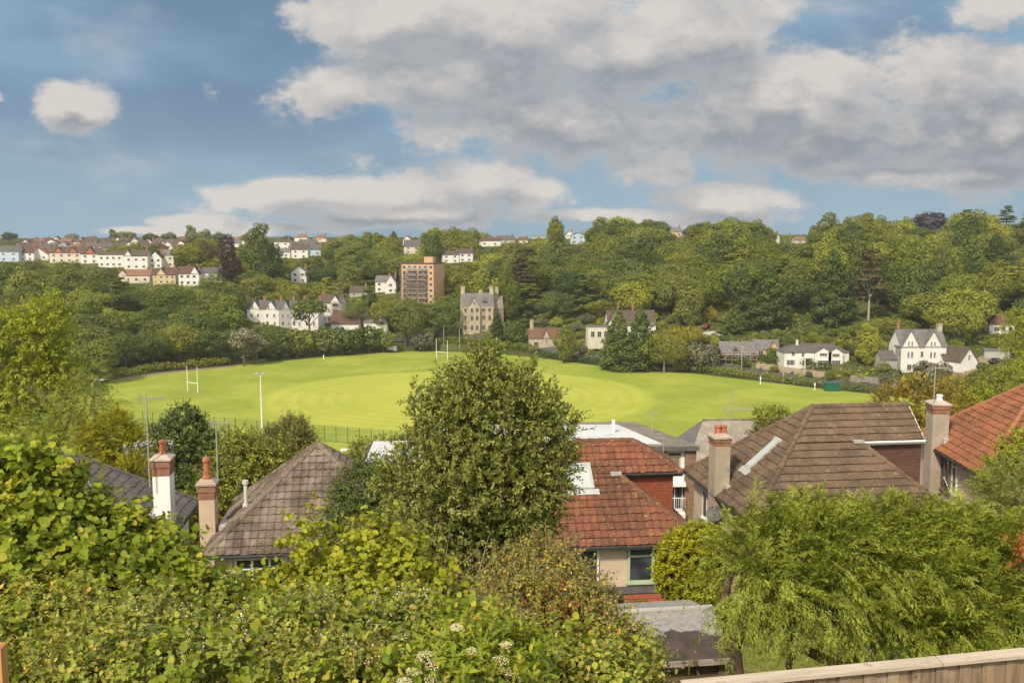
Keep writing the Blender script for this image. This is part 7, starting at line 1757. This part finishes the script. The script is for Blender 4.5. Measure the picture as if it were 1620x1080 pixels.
n2 = 60; P2, N2_ = on_lobes(rng, lo, 420, (.95, 1.08), .8, .1); A, D, Nl, S, W, P0, P1 = twigs(rng, lo[::3], 900, .42, 10, .056, .55, shell=(.85, 1.15), up=1.3); V, F = leaf_arrays(A, D, Nl, S, W, LEAF); mesh_arrays('young_shoots', V, F, L_MIX, e)
# cream flower heads of a shrub near the bottom middle
leafy('flowering_shrub', "shrub with flat cream flower heads at the bottom centre", 'shrub', [plobe(720, 1060, 6.6, 70, 36), plobe(800, 1040, 6.7, 60, 40), plobe(760, 1085, 6.4, 100, 40), plobe(690, 1000, 7.0, 22, 26), plobe(752, 1010, 6.9, 18, 24)], ground_at(750, 6.6),
      dict(n=330, L=.24, m=8, ll=.095, lw=.40, up=.9, jit=.45, droop=.15, ang=.9, shell=(.4, 1.08), keep=.6), LEAF, L_HAZEL, wood=TWIG, r0=.012, nl=14, stem_r=.003, seed=112)
e = [o for o in COL.objects if o.name == 'flowering_shrub'][0]; rng = np.random.default_rng(113)
for i, (px, py, r) in enumerate(((675, 1038, 15), (684, 1052, 12), (790, 1045, 14), (805, 1062, 12), (655, 1062, 12), (690, 1075, 18), (770, 1078, 16), (815, 1072, 14), (722, 992, 9), (745, 1030, 10), (800, 1020, 9), (640, 1078, 12))):
    c = at(px, py, 6.35) - e.location; R0 = 1.1 * r * 6.35 / 1500.; n = 150; a = rng.uniform(0, 6.28, n); q = np.sqrt(rng.random(n)) * R0
    Pf = np.stack([c.x + np.cos(a) * q, c.y + np.sin(a) * q * .9, c.z + .25 * R0 * (1 - (q / R0) ** 2) + rng.normal(size=n) * .003 + .15 * np.sin(a) * q], 1)
    V, F = leaf_arrays(Pf, unit(rng.normal(size=(n, 3)) * np.array([1, 1, .3])), np.array([0, -.3, 1.]) + .3 * rng.normal(size=(n, 3)), rng.uniform(.008, .016, n), rng.uniform(.007, .014, n), KITE)
    mesh_arrays('flower_head', V, F, UMBEL, e)

# ------------------------------------------------------------------ board fence at the bottom right, post at the bottom left
pa = at(1085, 1081, 6.45); pb = at(1660, 1026, 6.95); d = (pb - pa); Lf = Vector((d.x, d.y, 0)).length; an = math.atan2(d.y, d.x); slope = d.z / Lf
FW = NT('fence_boards'); g = FW.n.new("ShaderNodeNewGeometry").outputs['Random Per Island']
c = FW.mix(g, (.30, .205, .125), (.225, .165, .115)); c = FW.mix(FW.rng(FW.noise(6, 6, .65, stretch=(5, 5, .35)), .42, .70), c, (.135, .095, .065)); c = FW.mix(FW.math('MULTIPLY', FW.rng(FW.noise(3.5, 4, .6), .5, .75), .6), c, (.40, .32, .24)); c = FW.mix(FW.rng(FW.noise(9, 2, .5, stretch=(1, 1, .6)), .72, .76), c, (.07, .045, .03))
FW.base(c); FW.rough(.85, .2); FW.bump(FW.noise(12, 5, .65, stretch=(5, 5, .3)), .4, .006)
CAPM = M_surf('fence_cap', (.50, .42, .33), (.40, .33, .26), 3., stretch=(.6, 6, 6), bump=.25, c3=(.30, .24, .19), s3=6.)
e = empty('board_fence', pa, an, "weathered vertical board fence with pale capping rail at the bottom right", 'fence'); bw_ = .098; nb = int(Lf / bw_); m = MB(); rg = random.Random(4)
seam = (at(1485, 1040, 6.8) - pa).length
for i in range(nb):
    x = i * bw_; z = slope * (x + bw_ / 2) - .035; y = rg.uniform(-.004, .004) + (.012 if i % 2 else 0)
    m.box(x + .0015, x + bw_ - .0015, y - .009, y + .009, -1.6, z)
m.build('boards', FW.m, e)
for x0, x1 in ((-.02, seam - .004), (seam + .004, Lf)):
    m = MB(); m.add([(x0, -.045, slope * x0 - .035), (x1, -.045, slope * x1 - .035), (x1, .055, slope * x1 - .035), (x0, .055, slope * x0 - .035), (x0, -.045, slope * x0 - .008), (x1, -.045, slope * x1 - .008), (x1, .055, slope * x1 + .004), (x0, .055, slope * x0 + .004)], [(0, 3, 2, 1), (4, 5, 6, 7), (0, 1, 5, 4), (1, 2, 6, 5), (2, 3, 7, 6), (3, 0, 4, 7)]); m.build('cap_rail', CAPM, e)
for z in (-.3, -1.2):
    m = MB(); m.bar((0, .04, z), (Lf, .04, z + slope * Lf), .04, .08); m.build('back_rail', FW.m, e)
p = at(-8, 1019, 5.6); m = MB(); m.box(-.05, .05, -.05, .05, -2.2, -.012); m.add([(-.05, -.05, -.012), (.05, -.05, -.012), (.05, .05, -.012), (-.05, .05, -.012), (-.03, -.03, 0), (.03, -.03, 0), (.03, .03, 0), (-.03, .03, 0)], [(0, 1, 5, 4), (1, 2, 6, 5), (2, 3, 7, 6), (3, 0, 4, 7), (4, 5, 6, 7)])
o = m.build('fence_post', M_surf('orange_wood', (.55, .30, .10), (.45, .23, .08), 5., stretch=(3, 3, .3), bump=.3)); o.location = p; o.rotation_euler = (0, 0, R_(8)); tag(o, "orange stained wooden post at the bottom left corner", 'post')
print("objects", len(scn.objects))

# ------------------------------------------------------------------ a trace of summer haze over the valley
hz = bpy.data.materials.new('haze'); hz.use_nodes = True; nt = hz.node_tree; nt.nodes.remove(nt.nodes['Principled BSDF'])
pv = nt.nodes.new('ShaderNodeVolumePrincipled'); pv.inputs['Color'].default_value = (.93, .94, .95, 1); pv.inputs['Density'].default_value = .00009; pv.inputs['Anisotropy'].default_value = .0
nt.links.new(pv.outputs[0], nt.nodes['Material Output'].inputs['Volume'])
m = MB(); m.box(-1100, 1100, -75, 1180, -2.0, 72.0); tag(m.build('haze', hz), "thin pale haze over the valley", 'haze', kind='stuff')
